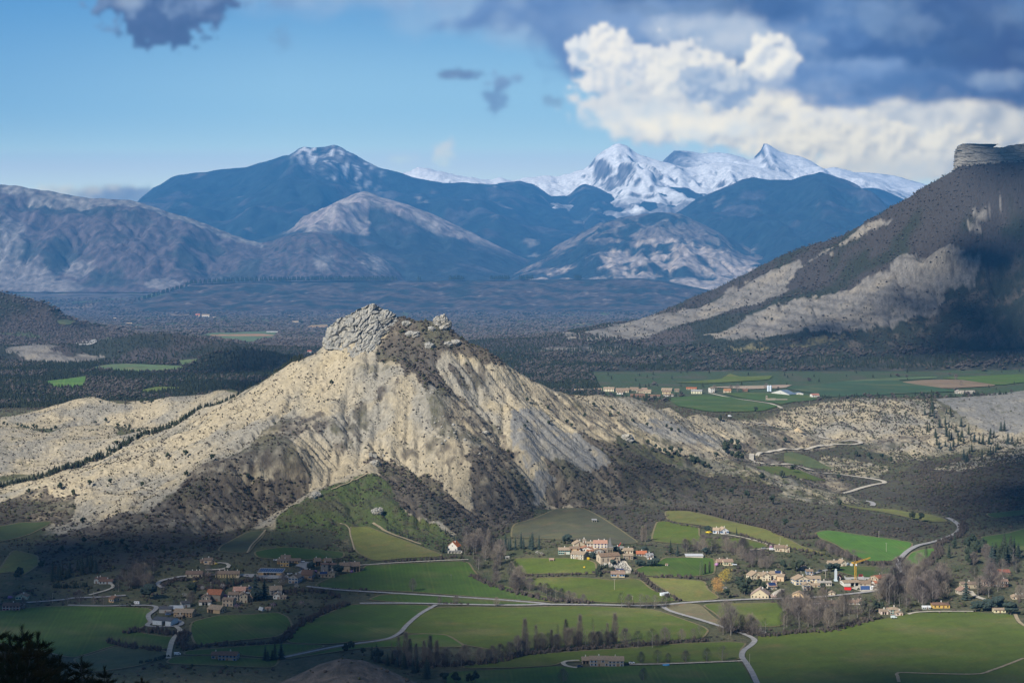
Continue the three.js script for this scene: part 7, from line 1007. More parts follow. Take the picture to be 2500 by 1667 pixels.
{
  const D0 = 2352, o = at(1075, 785, D0), t = thing('rock_outcrop', 'small rocky knob on the right end of the summit', 'rock', [o[0], o[1], -D0]);
  [[1070, 785, 12, 15], [1083, 787, 13, 17], [1093, 794, 10, 11], [1064, 790, 8, 9]].forEach(([u, v, ru, rv], i) => { const p = at(u, v, D0), k = D0 / F, m = part('rock', rockGeo(30 + i, ru * k, rv * k, ru * k, 16), rockM, t); m.position.set(p[0] - o[0], p[1] - o[1], 0); });
  const one = (label, fr, x, y, r, seed) => { const [u, v] = px(fr, x, y), p = hit(u, v, 1500), m = top('boulder', rockGeo(seed, r, r * .7, r * .8, 7), rockM, label, 'boulder'); m.position.set(p[0], H(p[0], p[1]) + r * .15, -p[1]); return m; };
  one('pale boulder just right of the big crag', 'z2', 1070, 225, 5.5, 41); one('pair of pale rocks in the dark scrub below the crag, left one', 'z2', 1100, 305, 5.5, 42); one('pair of pale rocks in the dark scrub below the crag, right one', 'z2', 1140, 310, 5.5, 43); one('upright pale rock in the middle of the summit scrub', 'z2', 1250, 395, 6, 44); one('pale rock left of two on the right summit slope', 'z2', 1385, 385, 5.5, 45); one('pale rock right of two on the right summit slope', 'z2', 1450, 372, 6, 46); one('low pale rock under the summit knob', 'z2', 1355, 260, 5, 47); one('grey slab rock in the scrub left of the knob', 'z2', 1265, 265, 4.5, 48); one('white block at the top of the middle spur', 'z2', 1270, 755, 3, 49); one('largest white boulder on the rubble fan', 'z2', 1680, 1065, 4.2, 50); one('grey boulder on the dark flank of the right ridge', 'z6', 1195, 545, 8, 51); one('flat pale rock below the knoll ruin', 'z3', 1062, 180, 5.5, 52); one('grey rock in the middle of the grassy knoll', 'z3', 1080, 575, 6, 53); one('pale rock slab on the left edge of the knoll', 'z3', 575, 440, 5, 54); one('pale rock low on the left edge of the knoll', 'z3', 545, 455, 3.5, 55);
  const R = rng(66), base = [60, 61, 62].map((s) => rockGeo(s, 1, .75, .85, 3));
  for (let i = 0; i < 46; i++) { const [u, v] = px('z2', 1180 + R() * 640, 930 + R() * 330), p = hit(u, v, 1500), r = .8 + 1.5 * R() * R(), m = top('boulder', base[i % 3], rockM, 'pale boulder strewn over the rubble fan', 'boulder', 'boulders of the rubble fan'); m.position.set(p[0], H(p[0], p[1]) + r * .25, -p[1]); m.scale.setScalar(r); m.rotation.y = R() * 6; }
}
{ // long layered cliff on top of the right mountain
  const path = [[2350, 4700], [2331, 4640], [2329, 4580], [2334, 4556], [2380, 4530], [2440, 4490], [2500, 4450], [2620, 4400], [2780, 4340]].map(([u, D]) => [(u - CX) / F * D, D]), q = spline(path, 2.2), nv = 46, P = [], C = [], U = [], ix = [], n = q.length;
  const topV = [[2328, 372], [2334, 357], [2345, 351], [2387, 356], [2410, 360], [2446, 359], [2462, 354], [2500, 350], [2790, 335]], tv = (u) => { for (let i = 1; i < topV.length; i++) if (u <= topV[i][0]) return lerp(topV[i - 1][1], topV[i][1], clamp((u - topV[i - 1][0]) / (topV[i][0] - topV[i - 1][0]))); return 335; };
  for (let i = 0; i < n; i++) { const [x, D] = q[i], a = q[Math.max(0, i - 1)], b = q[Math.min(n - 1, i + 1)], tx = b[0] - a[0], td = b[1] - a[1], l = Math.hypot(tx, td), nx = td / l, nd = -tx / l, u = CX + x / D * F, yt = at(u, tv(u), D)[1] + 1.2 * noise(i / 5, 2), yb = H(x, D) - 8;
    for (let j = 0; j <= nv + 6; j++) { const cap = Math.max(0, j - nv), t = Math.min(1, j / nv), y = lerp(yb, yt, t), lay = Math.floor(y / 6 + .8 * noise(i / 30, y / 40)), off = 1.7 * noise(lay * 7.3, i / 26) + 3.4 * (ridged(i / 16, y / 9, 4) - .5) - (1 - t) * -3 + (y / 6 - lay > .85 ? -.9 : 0) + 2 * (worley(i / 7, y / 8)[2] - .5) - 1.6 * sstep(.15, 0, worley(i / 7, y / 8)[1] - worley(i / 7, y / 8)[0]) - (ridged(i / 9 + 7, y / 60, 3) > .82 ? 2.5 : 0), back = cap * 14; const X = x + nx * (off - back), d = D + nd * (off - back); P.push(X, y - cap * .4 + (cap ? noise(i / 4, cap) * 1.2 : 0), -d); U.push(i * 2.2 / 16, y / 16); const k = fbm(i / 12, y / 5, 4), col = cap > 1 ? [.12, .11, .09] : mix3(mix3([.33, .31, .28], [.42, .39, .34], sstep(-.2, .3, k)), [.12, .12, .11], sstep(.25, .45, fbm(i / 20 + 9, y / 9, 3)) * .6); C.push(...col.map((v) => v * ALB)); if (i < n - 1 && j < nv + 6) { const o = i * (nv + 7) + j; ix.push(o, o + nv + 7, o + 1, o + 1, o + nv + 7, o + nv + 8); } } }
  const g = new THREE.BufferGeometry(); g.setAttribute('position', new THREE.Float32BufferAttribute(P, 3)); g.setAttribute('color', new THREE.Float32BufferAttribute(C, 3)); g.setAttribute('uv', new THREE.Float32BufferAttribute(U, 2)); g.setIndex(ix); g.computeVertexNormals();
  top('cliff', g, new THREE.MeshStandardMaterial({ vertexColors: true, map: groundTex, bumpMap: rockBump, bumpScale: 1, roughness: 1, side: THREE.DoubleSide }), 'long layered limestone cliff crowning the right mountain', 'cliff', null, 'structure');
}
// ---------- smaller things ----------
house('q4', 'farmhouse', 'long stone farmhouse by itself on the bottom meadow', 'farmhouse', [[358, 444, 1492, 30, 18, { win: [5, 2] }], [442, 514, 1494, 28, 20, { win: [4, 2] }], [322, 358, 1482, 18, 16, { open: 2, openW: .8 }]], { wall: [.46, .37, .27], roof: PALET, d: 9, shut: [.30, .40, .55] });
house('z3', 'castle_ruin', 'ruined stone wall stump on top of the knoll', 'ruin', [[1008, 1034, 124, 38, 0, { type: 'flat', d: 3 }], [1040, 1074, 124, 28, 0, { type: 'flat', d: 2 }]], { wall: [.36, .34, .29], roof: [.36, .34, .29], chim: 0, win: [0, 0], side: [0, 0], ov: 0 });
house('z3', 'stone_pillar', 'single stone stump right of the ruin on the knoll', 'ruin', [[1118, 1130, 124, 26, 0, { type: 'flat', d: 2 }]], { wall: [.40, .37, .31], roof: [.40, .37, .31], chim: 0, win: [0, 0], side: [0, 0], ov: 0 });
const boxG = (w, h, d, x, y, z) => new THREE.BoxGeometry(w, h, d).translate(x, y, z);
{ // crane
  const [u, v] = px('r5', 420, 728), p = hit(u, v, 1000), k = FR.r5[2] / F * p[1], y0 = H(p[0], p[1]), t = thing('tower_crane', 'yellow tower crane standing in the building yard', 'crane', [p[0], y0, -p[1]]), ym = std([.50, .29, .03], { roughness: .6 });
  const hM = 190 * k, s = triSoup(), w = .75; for (const [a, b] of [[-w, -w], [w, -w], [w, w], [-w, w]]) limb(s, [a, 0, b], [a, hM, b], .11, .11, 4); for (let i = 0; i < 14; i++) { const a = i / 14 * hM, b = (i + 1) / 14 * hM; for (const z of [-w, w]) { limb(s, [-w, a, z], [w, b, z], .06, .06, 3); limb(s, [z, a, w], [z, b, -w], .06, .06, 3); limb(s, [-w, b, z], [w, b, z], .08, .08, 3); } } part('mast', s.build(), ym, t);
  const j = triSoup(), L = 172 * k, rise = 62 * k, N = 16, pt = (i, up, z) => [i / N * L, hM + i / N * rise + up, z]; for (let i = 0; i < N; i++) { const hh = 1.6 * (1 - .5 * i / N); limb(j, pt(i, 0, -.6), pt(i + 1, 0, -.6), .09, .09, 3); limb(j, pt(i, 0, .6), pt(i + 1, 0, .6), .09, .09, 3); limb(j, pt(i, hh, 0), pt(i + 1, hh * .97, 0), .12, .12, 3); for (const z of [-.6, .6]) { limb(j, pt(i, 0, z), pt(i + .5, hh, 0), .08, .08, 3); limb(j, pt(i + .5, hh, 0), pt(i + 1, 0, z), .08, .08, 3); } } part('jib', j.build(), ym, t);
  const c = triSoup(); limb(c, [0, hM, -.6], [-55 * k, hM - .5, -.6], .14, .14, 4); limb(c, [0, hM, .6], [-55 * k, hM - .5, .6], .14, .14, 4); limb(c, [-20 * k, hM, 0], [0, hM + 2.5, 0], .12, .12, 4); limb(c, [-50 * k, hM, 0], [0, hM + 2.5, 0], .08, .08, 3); part('counter_jib', c.build(), ym, t); part('counterweight', boxG(2.2, 2, 1.6, -48 * k, hM - 1.2, 0), std([.5, .5, .48]), t); part('machine_box', boxG(2, 1.4, 1.4, -34 * k, hM + .4, 0), ym, t); part('cab', boxG(1.3, 1.6, 1.2, .4, hM - 1.2, 1.1), std([.6, .62, .62]), t);
}
{ const [u, v] = px('r5', 194, 742), p = hit(u, v, 1000), k = FR.r5[2] / F * p[1], t = thing('silo', 'pale blue grey concrete silo column in the building yard', 'silo', [p[0], H(p[0], p[1]), -p[1]]); part('shaft', boxG(26 * k, 118 * k, 3, 0, 59 * k, 0), matOf('f', [.52, .57, .62], {}), t); part('cap', boxG(18 * k, 3, 2, 0, 119 * k, 0), matOf('f', [.5, .54, .58], {}), t); part('plinth', boxG(38 * k, 12 * k, 5, 0, 5 * k, 0), matOf('f', [.5, .6, .66], {}), t); }
{ const [u, v] = px('r5', 460, 732), p = hit(u, v, 1000), k = FR.r5[2] / F * p[1], t = thing('concrete_walls', 'unfinished grey concrete block walls behind the workshops', 'building site', [p[0], H(p[0], p[1]), -p[1]]); for (const [a, b, h, z] of [[-150, -90, 30, 0], [-86, -20, 24, -4], [-10, 60, 32, -2], [64, 150, 28, -1]]) part('block_wall', boxG((b - a) * k, h * k + 3, .4, (a + b) / 2 * k, h * k / 2 - 1.5, z), wallMat(CONC), t); for (const [a, h] of [[-150, 30], [-20, 26], [60, 32], [150, 26]]) part('block_wall', boxG(.4, h * k + 3, 7, a * k, h * k / 2 - 1.5, -4), wallMat(CONC), t); part('red_hopper', boxG(3.4, 3.4, 3, 40 * k, 26 * k, -8), matOf('f', [.30, .05, .04], {}), t); }
{ const [u, v] = px('r5', 336, 843), p = hit(u, v, 1000), t = thing('skip_container', 'bright red skip container at the edge of the yard', 'container', [p[0], H(p[0], p[1]), -p[1]], -.25); const s = new THREE.Shape([[-3, 0], [2.6, 0], [3, 2.1], [-3.2, 2.1]].map((q) => new THREE.Vector2(...q))); part('tub', new THREE.ExtrudeGeometry(s, { depth: 2.3, bevelEnabled: false }), matOf('f', [.66, .02, .02], {}), t); for (let i = 0; i < 5; i++) part('rib', boxG(.14, 2, .12, -2.5 + i * 1.2, 1.05, 2.36), matOf('f', [.5, .015, .015], {}), t); part('rim', boxG(6.4, .16, .2, -.1, 2.12, 2.3), matOf('f', [.5, .015, .015], {}), t); }
{ const [u, v] = px('r5', 548, 853), p = hit(u, v, 1000), t = thing('truck', 'blue box truck with a white cab in the yard', 'truck', [p[0], H(p[0], p[1]) + .1, -p[1]], .05), tyre = new THREE.CylinderGeometry(.5, .5, .3, 12).rotateX(Math.PI / 2); part('box_body', boxG(7.6, 3, 2.5, -1.3, 2.3, 0), matOf('f', [.04, .09, .24], {}), t); part('cab', boxG(2.3, 2.6, 2.4, 4, 1.9, 0), matOf('f', [.72, .74, .76], {}), t); part('windscreen', boxG(.1, 1, 2.1, 5.15, 2.5, 0), glassM, t); part('side_window', boxG(1, .8, .1, 4.3, 2.5, 1.2), glassM, t); for (const x of [-3.8, -2.6, 3.9]) for (const z of [-1.05, 1.05]) { const w = part('wheel', tyre, darkM, t); w.position.set(x, .5, z); } }
{ // cars and vans
  const tyre = new THREE.CylinderGeometry(.34, .34, .22, 12).rotateX(Math.PI / 2), prof = (pts) => { const s = new THREE.Shape(pts.map((q) => new THREE.Vector2(...q))); return new THREE.ExtrudeGeometry(s, { depth: 1.5, bevelEnabled: true, bevelThickness: .12, bevelSize: .1, bevelSegments: 2 }).translate(0, 0, -.75); };
  const carG = prof([[-2.1, .35], [2.1, .35], [2.15, .75], [1.3, .95], [-2, 1], [-2.15, .8]]), topG = prof([[-1.7, .95], [1.0, .95], [.4, 1.42], [-1.3, 1.45]]).scale(1, 1, .88), vanG = prof([[-2.4, .35], [2.3, .35], [2.4, .9], [1.7, 1.15], [1.2, 2.0], [-2.4, 2.0]]);
  const car = (label, fr, x, y, c, turn, van, group) => { const [u, v] = px(fr, x, y), p = hit(u, v, 1000), t = thing(van ? 'van' : 'car', label, van ? 'van' : 'car', [p[0], H(p[0], p[1]) + .85, -p[1]], turn, group), m = matOf('car', c, { roughness: .35 }); part('body', van ? vanG : carG, m, t); if (!van) part('cabin', topG, glassM, t); else { part('side_window', boxG(.8, .5, 1.78, 1.0, 1.5, 0), glassM, t); } for (const a of [-1.35, 1.35]) for (const z of [-.8, .8]) { const w = part('wheel', tyre, darkM, t); w.position.set(a, .34, z); } };
  const WH = [.74, .76, .78], DKB = [.03, .05, .10], GRY = [.3, .32, .34];
  car('white car parked beside the yellow house', 'r1', 1655, 316, WH, .2); car('second white car on the forecourt left of the yellow house', 'r1', 1378, 300, WH, .1); car('dark car on the forecourt road below the yellow house', 'r1', 1650, 395, DKB, .9); car('white car between the village houses of the left hamlet', 'r1', 1096, 645, WH, .3); car('white van parked near the lone bottom farmhouse', 'r1', 352, 1288, WH, .2, 1); car('grey car in the car park of the solar barn', 'r1', 1470, 472, GRY, .2); car('dark car at the right end of the solar barn car park', 'r1', 1460, 492, DKB, .4); car('pale car nearest the grey farmhouse', 'r1', 1525, 445, WH, .6); car('blue car beside the grey farm sheds', 'r1', 255, 870, [.08, .16, .34], .3);
  car('white van before the hillside house', 'r4', 1492, 445, WH, .2, 1); car('dark car left of the white van on the hillside', 'r4', 1385, 428, GRY, .1); car('silver car beside the cream house with green shutters', 'r4', 1016, 636, [.55, .6, .66], -.3); car('dark blue car on the lane by the half hidden house', 'r4', 2107, 716, DKB, .6); car('white van beside the house left of the crane', 'r5', 330, 572, WH, .9, 1); car('white car in front of the stone workshop', 'r5', 640, 822, WH, .5); car('grey car in front of the stone house in the yard', 'r5', 690, 806, GRY, .3); car('silver car parked below the main road by the red shed', 'r4', 2030, 1138, [.55, .58, .6], .1); car('white car parked beside the silver one below the main road', 'r4', 2085, 1135, WH, .1); car('white car in front of the timber chalet', 'r4', 2200, 1168, WH, .2); car('dark blue car beside the long stone farmhouse', 'q4', 312, 1500, DKB, .2); car('white car at the right end of the long stone farmhouse', 'q4', 550, 1484, WH, .2); car('greenish white camper van before the pinkish villa', 'r5', 862, 1182, [.62, .70, .70], .1, 1); car('white car on the pass beside the far pines', 'r7', 1512, 372, WH, 0, 1);
  const [u, v] = px('r6', 1740, 654), p = hit(u, v, 1000), t = thing('caravan', 'small white caravan alone beside the dark field', 'caravan', [p[0], H(p[0], p[1]), -p[1]]), s = new THREE.Shape(); s.moveTo(-2.3, .6); s.lineTo(2.2, .6); s.quadraticCurveTo(2.7, 1.6, 2.1, 2.6); s.lineTo(-2, 2.6); s.quadraticCurveTo(-2.6, 1.6, -2.3, .6); part('body', new THREE.ExtrudeGeometry(s, { depth: 2.1, bevelEnabled: false }), matOf('f', [.8, .8, .8], {}), t); for (const x of [-.9, .9]) part('window', boxG(1.1, .6, .1, x, 1.8, 2.12), glassM, t); part('wheel', tyre.clone().translate(0, .4, 1.9), darkM, t); part('tow_bar', boxG(1.3, .12, .2, 3, .6, 1), darkM, t);
}
// poles for wires
{
  const PL = [['r1', 700, 592, 80, 'wooden pole with a lamp arm in the shaded hamlet'], ['r4', 1863, 790, 92, 'pale pole beside the orange tan roofed house'], ['r4', 2177, 775, 78, 'pale pole at the right of the orange tan roofed house'], ['r4', 1805, 778, 66, 'dark pole left of the pale pole in the right hamlet'], ['r5', 690, 252, 82, 'utility pole on the slope above the bright field'], ['r5', 775, 412, 106, 'utility pole standing in the bright green field'], ['r5', 882, 578, 112, 'utility pole at the road where the bright field ends'], ['r5', 1107, 706, 82, 'utility pole among bushes below the road bend'], ['r5', 765, 655, 72, 'dark pole in the field behind the crane'], ['r5', 75, 716, 86, 'pole left of the concrete silo'], ['r6', 665, 642, 134, 'pale pole beside the lane at the left edge'], ['r6', 1190, 584, 96, 'pale pole on the lane below the low villa'], ['r3', 1800, 1034, 126, 'pale utility pole by the road above the fork'], ['r3', 1895, 1064, 104, 'dark utility pole by the road above the fork'], ['r3', 1570, 842, 150, 'thin pole on the meadow below the cemetery'], ['r8', 340, 600, 56, 'double topped pole beside the upper hairpin road'], ['r8', 370, 672, 62, 'pole on the bank of the upper hairpin road'], ['r8', 303, 345, 44, 'pole on the crest before the far plain'], ['r4', 1595, 345, 80, 'pole above the hillside house'], ['r2', 1052, 615, 82, 'thin dark pole in the large dark green field'], ['q4', 1092, 1488, 56, 'short wooden post by the road at the bottom']];
  for (const [fr, x, y, h, label] of PL) { const [u, v] = px(fr, x, y), p = hit(u, v, 1000), k = FR[fr][2] / F * p[1], hh = h * k, t = thing('utility_pole', label, 'pole', [p[0], H(p[0], p[1]), -p[1]], ((x * 7) % 10) / 10 - .5), s = triSoup(); limb(s, [0, -1, 0], [0, hh, 0], .17, .11, 6); part('pole', s.build(), /dark/.test(label) ? barkM : std([.40, .36, .29]), t); if (!/post/.test(label)) { part('crossarm', boxG(1.7, .14, .14, 0, hh - .5, 0), barkG, t); for (const q of [-.7, 0, .7]) part('insulator', boxG(.1, .25, .1, q, hh - .3, 0), std([.6, .6, .6]), t); } }
  const [u, v] = px('z2', 1990, 577), D = 4150, r = ray(u, v), p = [r[0] * D, D], hh = 62 * FR.z2[2] / F * D, t = thing('pylon', 'lattice power pylon in the woods behind the right slope of the hill', 'pylon', [p[0], H(...p), -D]), s = triSoup(), y1 = CAMY + ray(u, px('z2', 0, 515)[1])[1] * D - H(...p); for (const a of [-1, 1]) for (const b of [-1, 1]) limb(s, [a * 2.6, 0, b * 2.6], [a * .5, y1, b * .5], .22, .14, 4); for (let i = 0; i < 7; i++) { const t0 = i / 7, t1 = (i + 1) / 7, w0 = lerp(2.6, .5, t0), w1 = lerp(2.6, .5, t1); for (const z of [-1, 1]) { limb(s, [-w0, t0 * y1, z * w0], [w1, t1 * y1, z * w1], .12, .12, 3); limb(s, [w0, t0 * y1, z * w0], [-w1, t1 * y1, z * w1], .12, .12, 3); } } part('tower', s.build(), std([.42, .45, .47]), t); for (const q of [.78, .9]) { const a = triSoup(); limb(a, [-5, q * y1, 0], [5, q * y1, 0], .25, .25, 4); part('arm', a.build(), std([.42, .45, .47]), t); }
}
// graves, flowering bushes, odds and ends
{
  const R = rng(9), base = new THREE.Group(); part('slab', boxG(1.2, .5, 2.2, 0, .25, 0), matOf('f', [.42, .40, .36], {}), base); part('headstone', boxG(1.1, 1.5, .2, 0, .75, -1.1), matOf('f', [.5, .48, .44], {}), base);
  const poly = PX('r3 1400,520 1620,495 1690,500 1740,550 1770,600 1600,565 1420,535').map(([u, v]) => hit(u, v)), b = bounds(poly); let k = 0; for (let t = 0; t < 900 && k < 44; t++) { const x = lerp(b[0], b[1], R()), D = lerp(b[2], b[3], R()); if (!inside(poly, x, D)) continue; k++; const c = copy(base, 'grave', [x, H(x, D) + .8, -D], -.4 + (R() - .5) * .2, .5 + .3 * R()); tag(c, 'pale stone grave in the cemetery below the church', 'grave', 'graves of the cemetery'); }
  const wl = ribbonWall('r3 1640,500 1700,492 1740,540 1785,600 1770,625 1700,620', 1.6); top('cemetery_wall', wl, wallMat([.6, .55, .46]), 'pale wall around the right side of the cemetery', 'wall');
  const bush = (label, fr, x, y, w, h, c) => { const [u, v] = px(fr, x, y), p = hit(u, v, 1000), Q = rng(x), s = triSoup(); for (let i = 0; i < 5; i++) { leafBall(Q, (Q() - .5) * w, h * .5, (Q() - .5) * w * .5, w * .3, h * .5, 60, .18, s); } lump(Q, 0, h * .45, 0, w * .42, h * .4, s); const m = top('flowering_bush', s.build(), leafM(c), label, 'bush'); m.position.set(p[0], H(p[0], p[1]), -p[1]); };
  bush('bright yellow flowering bush beside the white gabled house', 'r4', 684, 216, 6.5, 2.2, [.62, .46, .03]); bush('yellow flowering bush in the shaded hamlet garden', 'r1', 530, 522, 2.4, 2.2, [.60, .44, .03]); bush('yellow flowering bush beside the cream villa driveway', 'r1', 752, 332, 2.6, 1.4, [.60, .44, .03]); bush('yellow flowering bush at the corner of the broad stone house', 'r3', 1238, 456, 2.8, 3, [.60, .42, .03]); bush('small yellow bush below the manor hamlet', 'r3', 1186, 560, 2.2, 2, [.58, .40, .03]); bush('yellow blossom beside the dark bush tree in the right hamlet', 'r5', 74, 855, 2, 4, [.62, .46, .03]); bush('pink flowering shrub beside the cream house with green shutters', 'r4', 782, 640, 4, 3.6, [.44, .22, .40]); bush('purple flowering shrub before the arcaded house', 'r1', 2170, 425, 3.6, 3.2, [.22, .12, .24]); bush('purple flowering shrub beside the orange red barn', 'r1', 850, 690, 4, 4.6, [.22, .13, .26]); bush('purple flowering shrub left of the stone tower house', 'r1', 1795, 418, 3, 3, [.20, .12, .22]); bush('purple flowering shrub at the left edge', 'r6', 120, 590, 5, 3.6, [.20, .12, .24]); bush('pinkish shrub beside the hillside house', 'r4', 1480, 415, 4, 3, [.30, .17, .26]);
  { const [u, v] = px('q4', 708, 1489), p = hit(u, v), t = thing('paddling_pool', 'small bright blue pool beside the bottom farm track', 'pool', [p[0], H(p[0], p[1]) + .5, -p[1]]); part('rim', new THREE.CylinderGeometry(2.6, 2.6, .8, 20, 1, true), matOf('f', [.05, .25, .6], { side: THREE.DoubleSide }), t); part('water', new THREE.CircleGeometry(2.55, 20).rotateX(-Math.PI / 2).translate(0, .25, 0), matOf('f', [.08, .35, .62], { roughness: .2 }), t); }
  { const [u, v] = px('r4', 110, 1008), p = hit(u, v), t = thing('greenhouse', 'small white plastic tunnel beside the diagonal hedge', 'greenhouse', [p[0], H(p[0], p[1]) + .2, -p[1]], .6); part('cover', new THREE.CylinderGeometry(2.4, 2.4, 9, 14, 1, false, -Math.PI / 2, Math.PI).rotateZ(Math.PI / 2).rotateX(-Math.PI / 2 * 0), matOf('f', [.62, .66, .68], { side: THREE.DoubleSide }), t); part('door', boxG(.1, 1.6, 1.2, 4.5, .8, 0), glassM, t); }
  { const [u, v] = px('r3', 1632, 372), p = hit(u, v, 1000), t = thing('telescopic_loader', 'red loader arm raised behind the church', 'loader', [p[0], H(p[0], p[1]) + 4, -p[1] - 6]); const s = triSoup(); limb(s, [-1.5, 0, 0], [2, 5.5, 0], .35, .25, 4); part('arm', s.build(), matOf('f', [.55, .06, .04], {}), t); part('body', boxG(3.4, 1.6, 1.8, -1.6, -.6, 0), matOf('f', [.5, .06, .04], {}), t); }
  { const [u, v] = px('r8', 190, 600), p = hit(u, v, 1500), m = top('gravel_heap', new THREE.ConeGeometry(9, 6.5, 14, 3), std([.52, .40, .24], { map: groundTex }), 'pointed heap of yellow gravel beside the upper hairpin road', 'heap'); m.position.set(p[0], H(p[0], p[1]) + 2.4, -p[1]); }
  { const [u, v] = px('r7', 1816, 178), p = hit(u, v, 1500), t = thing('silo', 'pair of pale blue silos beside the very long low barn', 'silo', [p[0], H(p[0], p[1]), -p[1]]); for (const x of [-2, 2]) { part('tank', new THREE.CylinderGeometry(1.8, 1.8, 9, 14).translate(x, 5.5, 0), matOf('f', [.56, .64, .72], {}), t); part('cone_top', new THREE.ConeGeometry(1.8, 1.4, 14).translate(x, 10.7, 0), matOf('f', [.5, .56, .62], {}), t); } }
}
function ribbonWall(s, h) { const q = spline(PX(s).map(([u, v]) => hit(u, v)), 3), gs = []; for (let i = 1; i < q.length; i++) { const a = q[i - 1], b = q[i], l = Math.hypot(b[0] - a[0], b[1] - a[1]), g = new THREE.BoxGeometry(l + .02, h + 2, .45), y = H((a[0] + b[0]) / 2, (a[1] + b[1]) / 2) + .6; g.rotateY(Math.atan2(b[1] - a[1], b[0] - a[0])); g.translate((a[0] + b[0]) / 2, y + h / 2 - 1, -(a[1] + b[1]) / 2); gs.push(g); } return uvBox(mergeGeometries(gs), 5); }
{ // the near pines at the bottom left corner, on the viewer's own slope
  const needle = leafM([.030, .036, .014]), rusty = leafM([.060, .042, .014]);
  const pine = (seed, h, wide) => { const R = rng(seed), s = triSoup(), w = triSoup(); limb(w, [0, -1, 0], [0, h * .97, 0], .2, .03, 6); for (let k = 0; k < 15; k++) { const t = .08 + .9 * k / 15, y = h * t, L = wide * Math.pow(1 - t, .75) + .25, n = 6; for (let i = 0; i < n; i++) { const a = (i + R()) / n * 6.283, l = L * (.75 + .45 * R()), c = Math.cos(a), e = Math.sin(a), up = l * .28; limb(w, [0, y, 0], [c * l, y + up, e * l], .045, .012, 3); const m = Math.max(4, Math.ceil(l * 4.5)); for (let q = 0; q < m; q++) { const f = .3 + .75 * (q + R()) / m, cx = c * l * f, cz = e * l * f, cy = y + up * f * f; for (let b = 0; b < 11; b++) { const ph = R() * 6.28, th = R() * 2 - .5, ln = .2 + .2 * R(), dx = Math.cos(ph) * .7 + c * .5, dz = Math.sin(ph) * .7 + e * .5, o = .2; const px0 = cx + (R() - .5) * o, py = cy + (R() - .4) * o, pz = cz + (R() - .5) * o; s.tri([px0 - .018, py, pz], [px0 + .018, py, pz + .018], [px0 + dx * ln, py + ln * (.5 + th * .4), pz + dz * ln]); s.tri([px0, py - .02, pz], [px0, py + .03, pz - .02], [px0 + dx * ln, py + ln * (.5 + th * .4), pz + dz * ln]); } } } } for (let b = 0; b < 60; b++) { const ph = R() * 6.28, y = h * (.93 + .08 * R()), ln = .3; s.tri([-.02, y, 0], [.02, y, 0], [Math.cos(ph) * ln * .7, y + ln, Math.sin(ph) * ln * .7]); } return [s.build(), w.build()]; };
  const P0 = pine(501, 9, 2.1), P1 = pine(502, 8, 1.8), mk = (p, m) => { const g = new THREE.Group(); part('trunk', p[1], barkM, g); part('needles', p[0], m, g); return g; }, A = mk(P0, needle), B2 = mk(P1, rusty), C2 = mk(P1, needle);
  [[-20, 1528, 150, 0], [52, 1534, 165, 0], [22, 1556, 140, 2], [92, 1552, 172, 0], [118, 1592, 180, 2], [70, 1572, 132, 1], [10, 1580, 120, 1], [145, 1606, 190, 0], [40, 1606, 118, 2], [197, 1608, 205, 2], [105, 1622, 150, 1], [160, 1640, 160, 2], [254, 1632, 240, 0], [225, 1650, 210, 2], [300, 1668, 250, 2], [345, 1658, 300, 1], [60, 1640, 116, 2], [0, 1630, 112, 0], [290, 1690, 220, 0], [396, 1690, 300, 0]].forEach(([u, v, D, k], i) => { const tp = at(u, v, D), c = copy([A, B2, C2][k], 'near_pine', [tp[0], 0, -D], i * 1.3, 1); const hh = [9, 8, 8][k] * 1.0, s = clamp((tp[1] - H(tp[0], D)) / hh, .55, 1.5); c.scale.setScalar(s); c.position.y = tp[1] - hh * s; tag(c, k === 1 ? 'dark rusty tinged pine in the bottom left corner' : 'dark pine top in the bottom left corner', 'tree', k === 1 ? 'rusty pines of the bottom left corner' : 'dark pines of the bottom left corner'); });
}
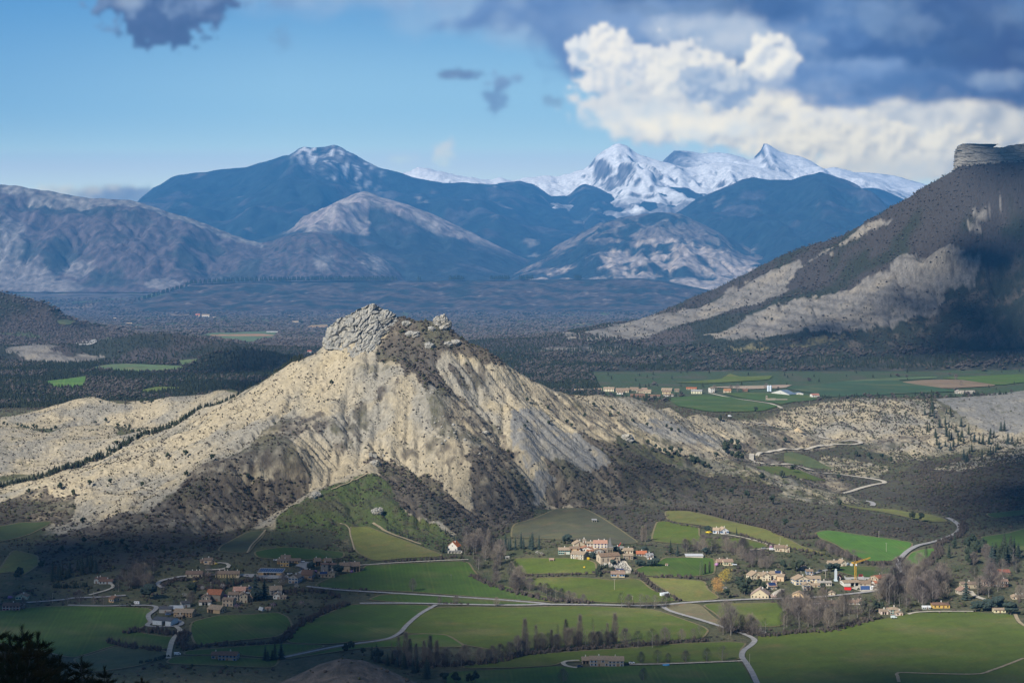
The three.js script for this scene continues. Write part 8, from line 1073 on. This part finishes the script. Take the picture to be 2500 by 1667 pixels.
// ---------- clouds overhead and behind the viewer, whose shadows lie on the land ----------
{
  const mat = new THREE.MeshStandardMaterial({ color: 0xffffff, roughness: 1 });
  const bases = [1, 2, 3].map((k) => { const g = new THREE.IcosahedronGeometry(1, 3), p = g.attributes.position, v = new THREE.Vector3(); for (let i = 0; i < p.count; i++) { v.fromBufferAttribute(p, i); const n = 1 + .30 * fbm(v.x * 1.6 + k * 9 + v.z, v.y * 1.6 + v.z * 1.1, 4); v.multiplyScalar(n); p.setXYZ(i, v.x, v.y * (v.y < 0 ? .45 : .8), v.z); } g.computeVertexNormals(); return g; });
  const cloud = (label, pts, D, alt, r0, r1, gap, seed) => { // outline on the ground as photograph pixels; the cloud hangs towards the sun from it
    const R = rng(seed), poly = Array.isArray(pts) ? pts : PX(pts).map(([u, v]) => D ? [ray(u, v)[0] * D, D + (v > 0 ? 0 : 0), CAMY + ray(u, v)[1] * D] : (() => { const h = hit(u, v, 1000); return [h[0], h[1], H(h[0], h[1])]; })());
    const b = bounds(poly), gs = [], yM = poly.reduce((s, p) => s + p[2], 0) / poly.length;
    for (let y = b[2] + r0 * .5; y < b[3]; y += gap) for (let x = b[0] + r0 * .5; x < b[1]; x += gap) {
      const X = x + (R() - .5) * gap, Y = y + (R() - .5) * gap; if (!inside(poly, X, Y)) continue;
      const yG = D || Array.isArray(pts) ? yM : H(X, Y), r = lerp(r0, r1, R()), t = (alt - yG) / SUN.y, m = new THREE.Matrix4().compose(new THREE.Vector3(X + SUN.x * t, yG + SUN.y * t + R() * r * .4, -Y + SUN.z * t), new THREE.Quaternion().setFromAxisAngle(new THREE.Vector3(0, 1, 0), R() * 6.3), new THREE.Vector3(r, r * .6, r));
      gs.push(bases[Math.floor(R() * 3)].clone().applyMatrix4(m));
    }
    if (gs.length) top('cloud', mergeGeometries(gs), mat, label, 'cloud');
  };
  cloud('grey cumulus cloud high over the left hamlet', 'n -400,1345 -100,1290 60,1330 300,1290 500,1210 640,1225 700,1260 600,1330 750,1370 900,1385 1060,1410 1160,1470 1130,1530 1000,1620 900,1720 -300,1760', 0, 1700, 62, 96, 119, 5);
  cloud('small cumulus cloud over the dark left slope of the hill', 'n 330,1270 420,1215 500,1175 560,1160 680,1170 740,1200 700,1230 600,1270 450,1310', 0, 1500, 34, 50, 50, 6);
  cloud('small cumulus cloud over the scrubby hollow of the hill', 'n 1010,1210 1080,1170 1200,1120 1300,1130 1420,1170 1480,1120 1600,1150 1720,1195 1650,1215 1500,1225 1380,1235 1240,1300 1140,1290 1060,1260', 0, 1500, 30, 46, 47, 7);
  cloud('long cumulus cloud over the lower edge of the valley', 'n 700,1850 900,1660 1300,1625 1700,1610 2000,1600 2300,1590 2700,1570 2700,1900 700,1900', 0, 1700, 40, 66, 92, 8);
  cloud('cumulus cloud over the right edge of the valley', 'n 2300,1150 2420,1115 2700,1100 2700,1330 2520,1330 2420,1290 2330,1220', 0, 1500, 44, 66, 70, 9);
  cloud('small cloud over the pine covered hill', 'n 560,900 590,862 660,856 760,890 760,912', 0, 1900, 60, 90, 90, 15);
  cloud('heavy cloud over the right mountain', 'n 2150,650 2270,600 2400,565 2900,540 2900,880 2350,880 2050,860 1950,800 2060,730', 0, 1800, 76, 124, 172, 10);
  cloud('cloud bank over the far blue mountain', 'n 350,470 700,430 950,420 1250,480 1350,560 1000,600 600,600 400,560', 24800, 5800, 420, 740, 680, 11);
  cloud('cloud bank over the double humped mountain', 'n 1650,540 1850,470 2050,450 2200,560 2000,640 1700,640', 22000, 5200, 370, 620, 570, 12);
  cloud('cloud over the right end of the plateau', 'n 1200,700 1500,690 1750,720 1750,780 1250,770', 15800, 4300, 250, 400, 360, 13);
  cloud('cloud right above the viewer', [[-260, 20, 290], [120, 20, 290], [140, 420, 230], [-260, 420, 230]], 0, 1500, 46, 70, 60, 14);
}
renderer.render(scene, camera);
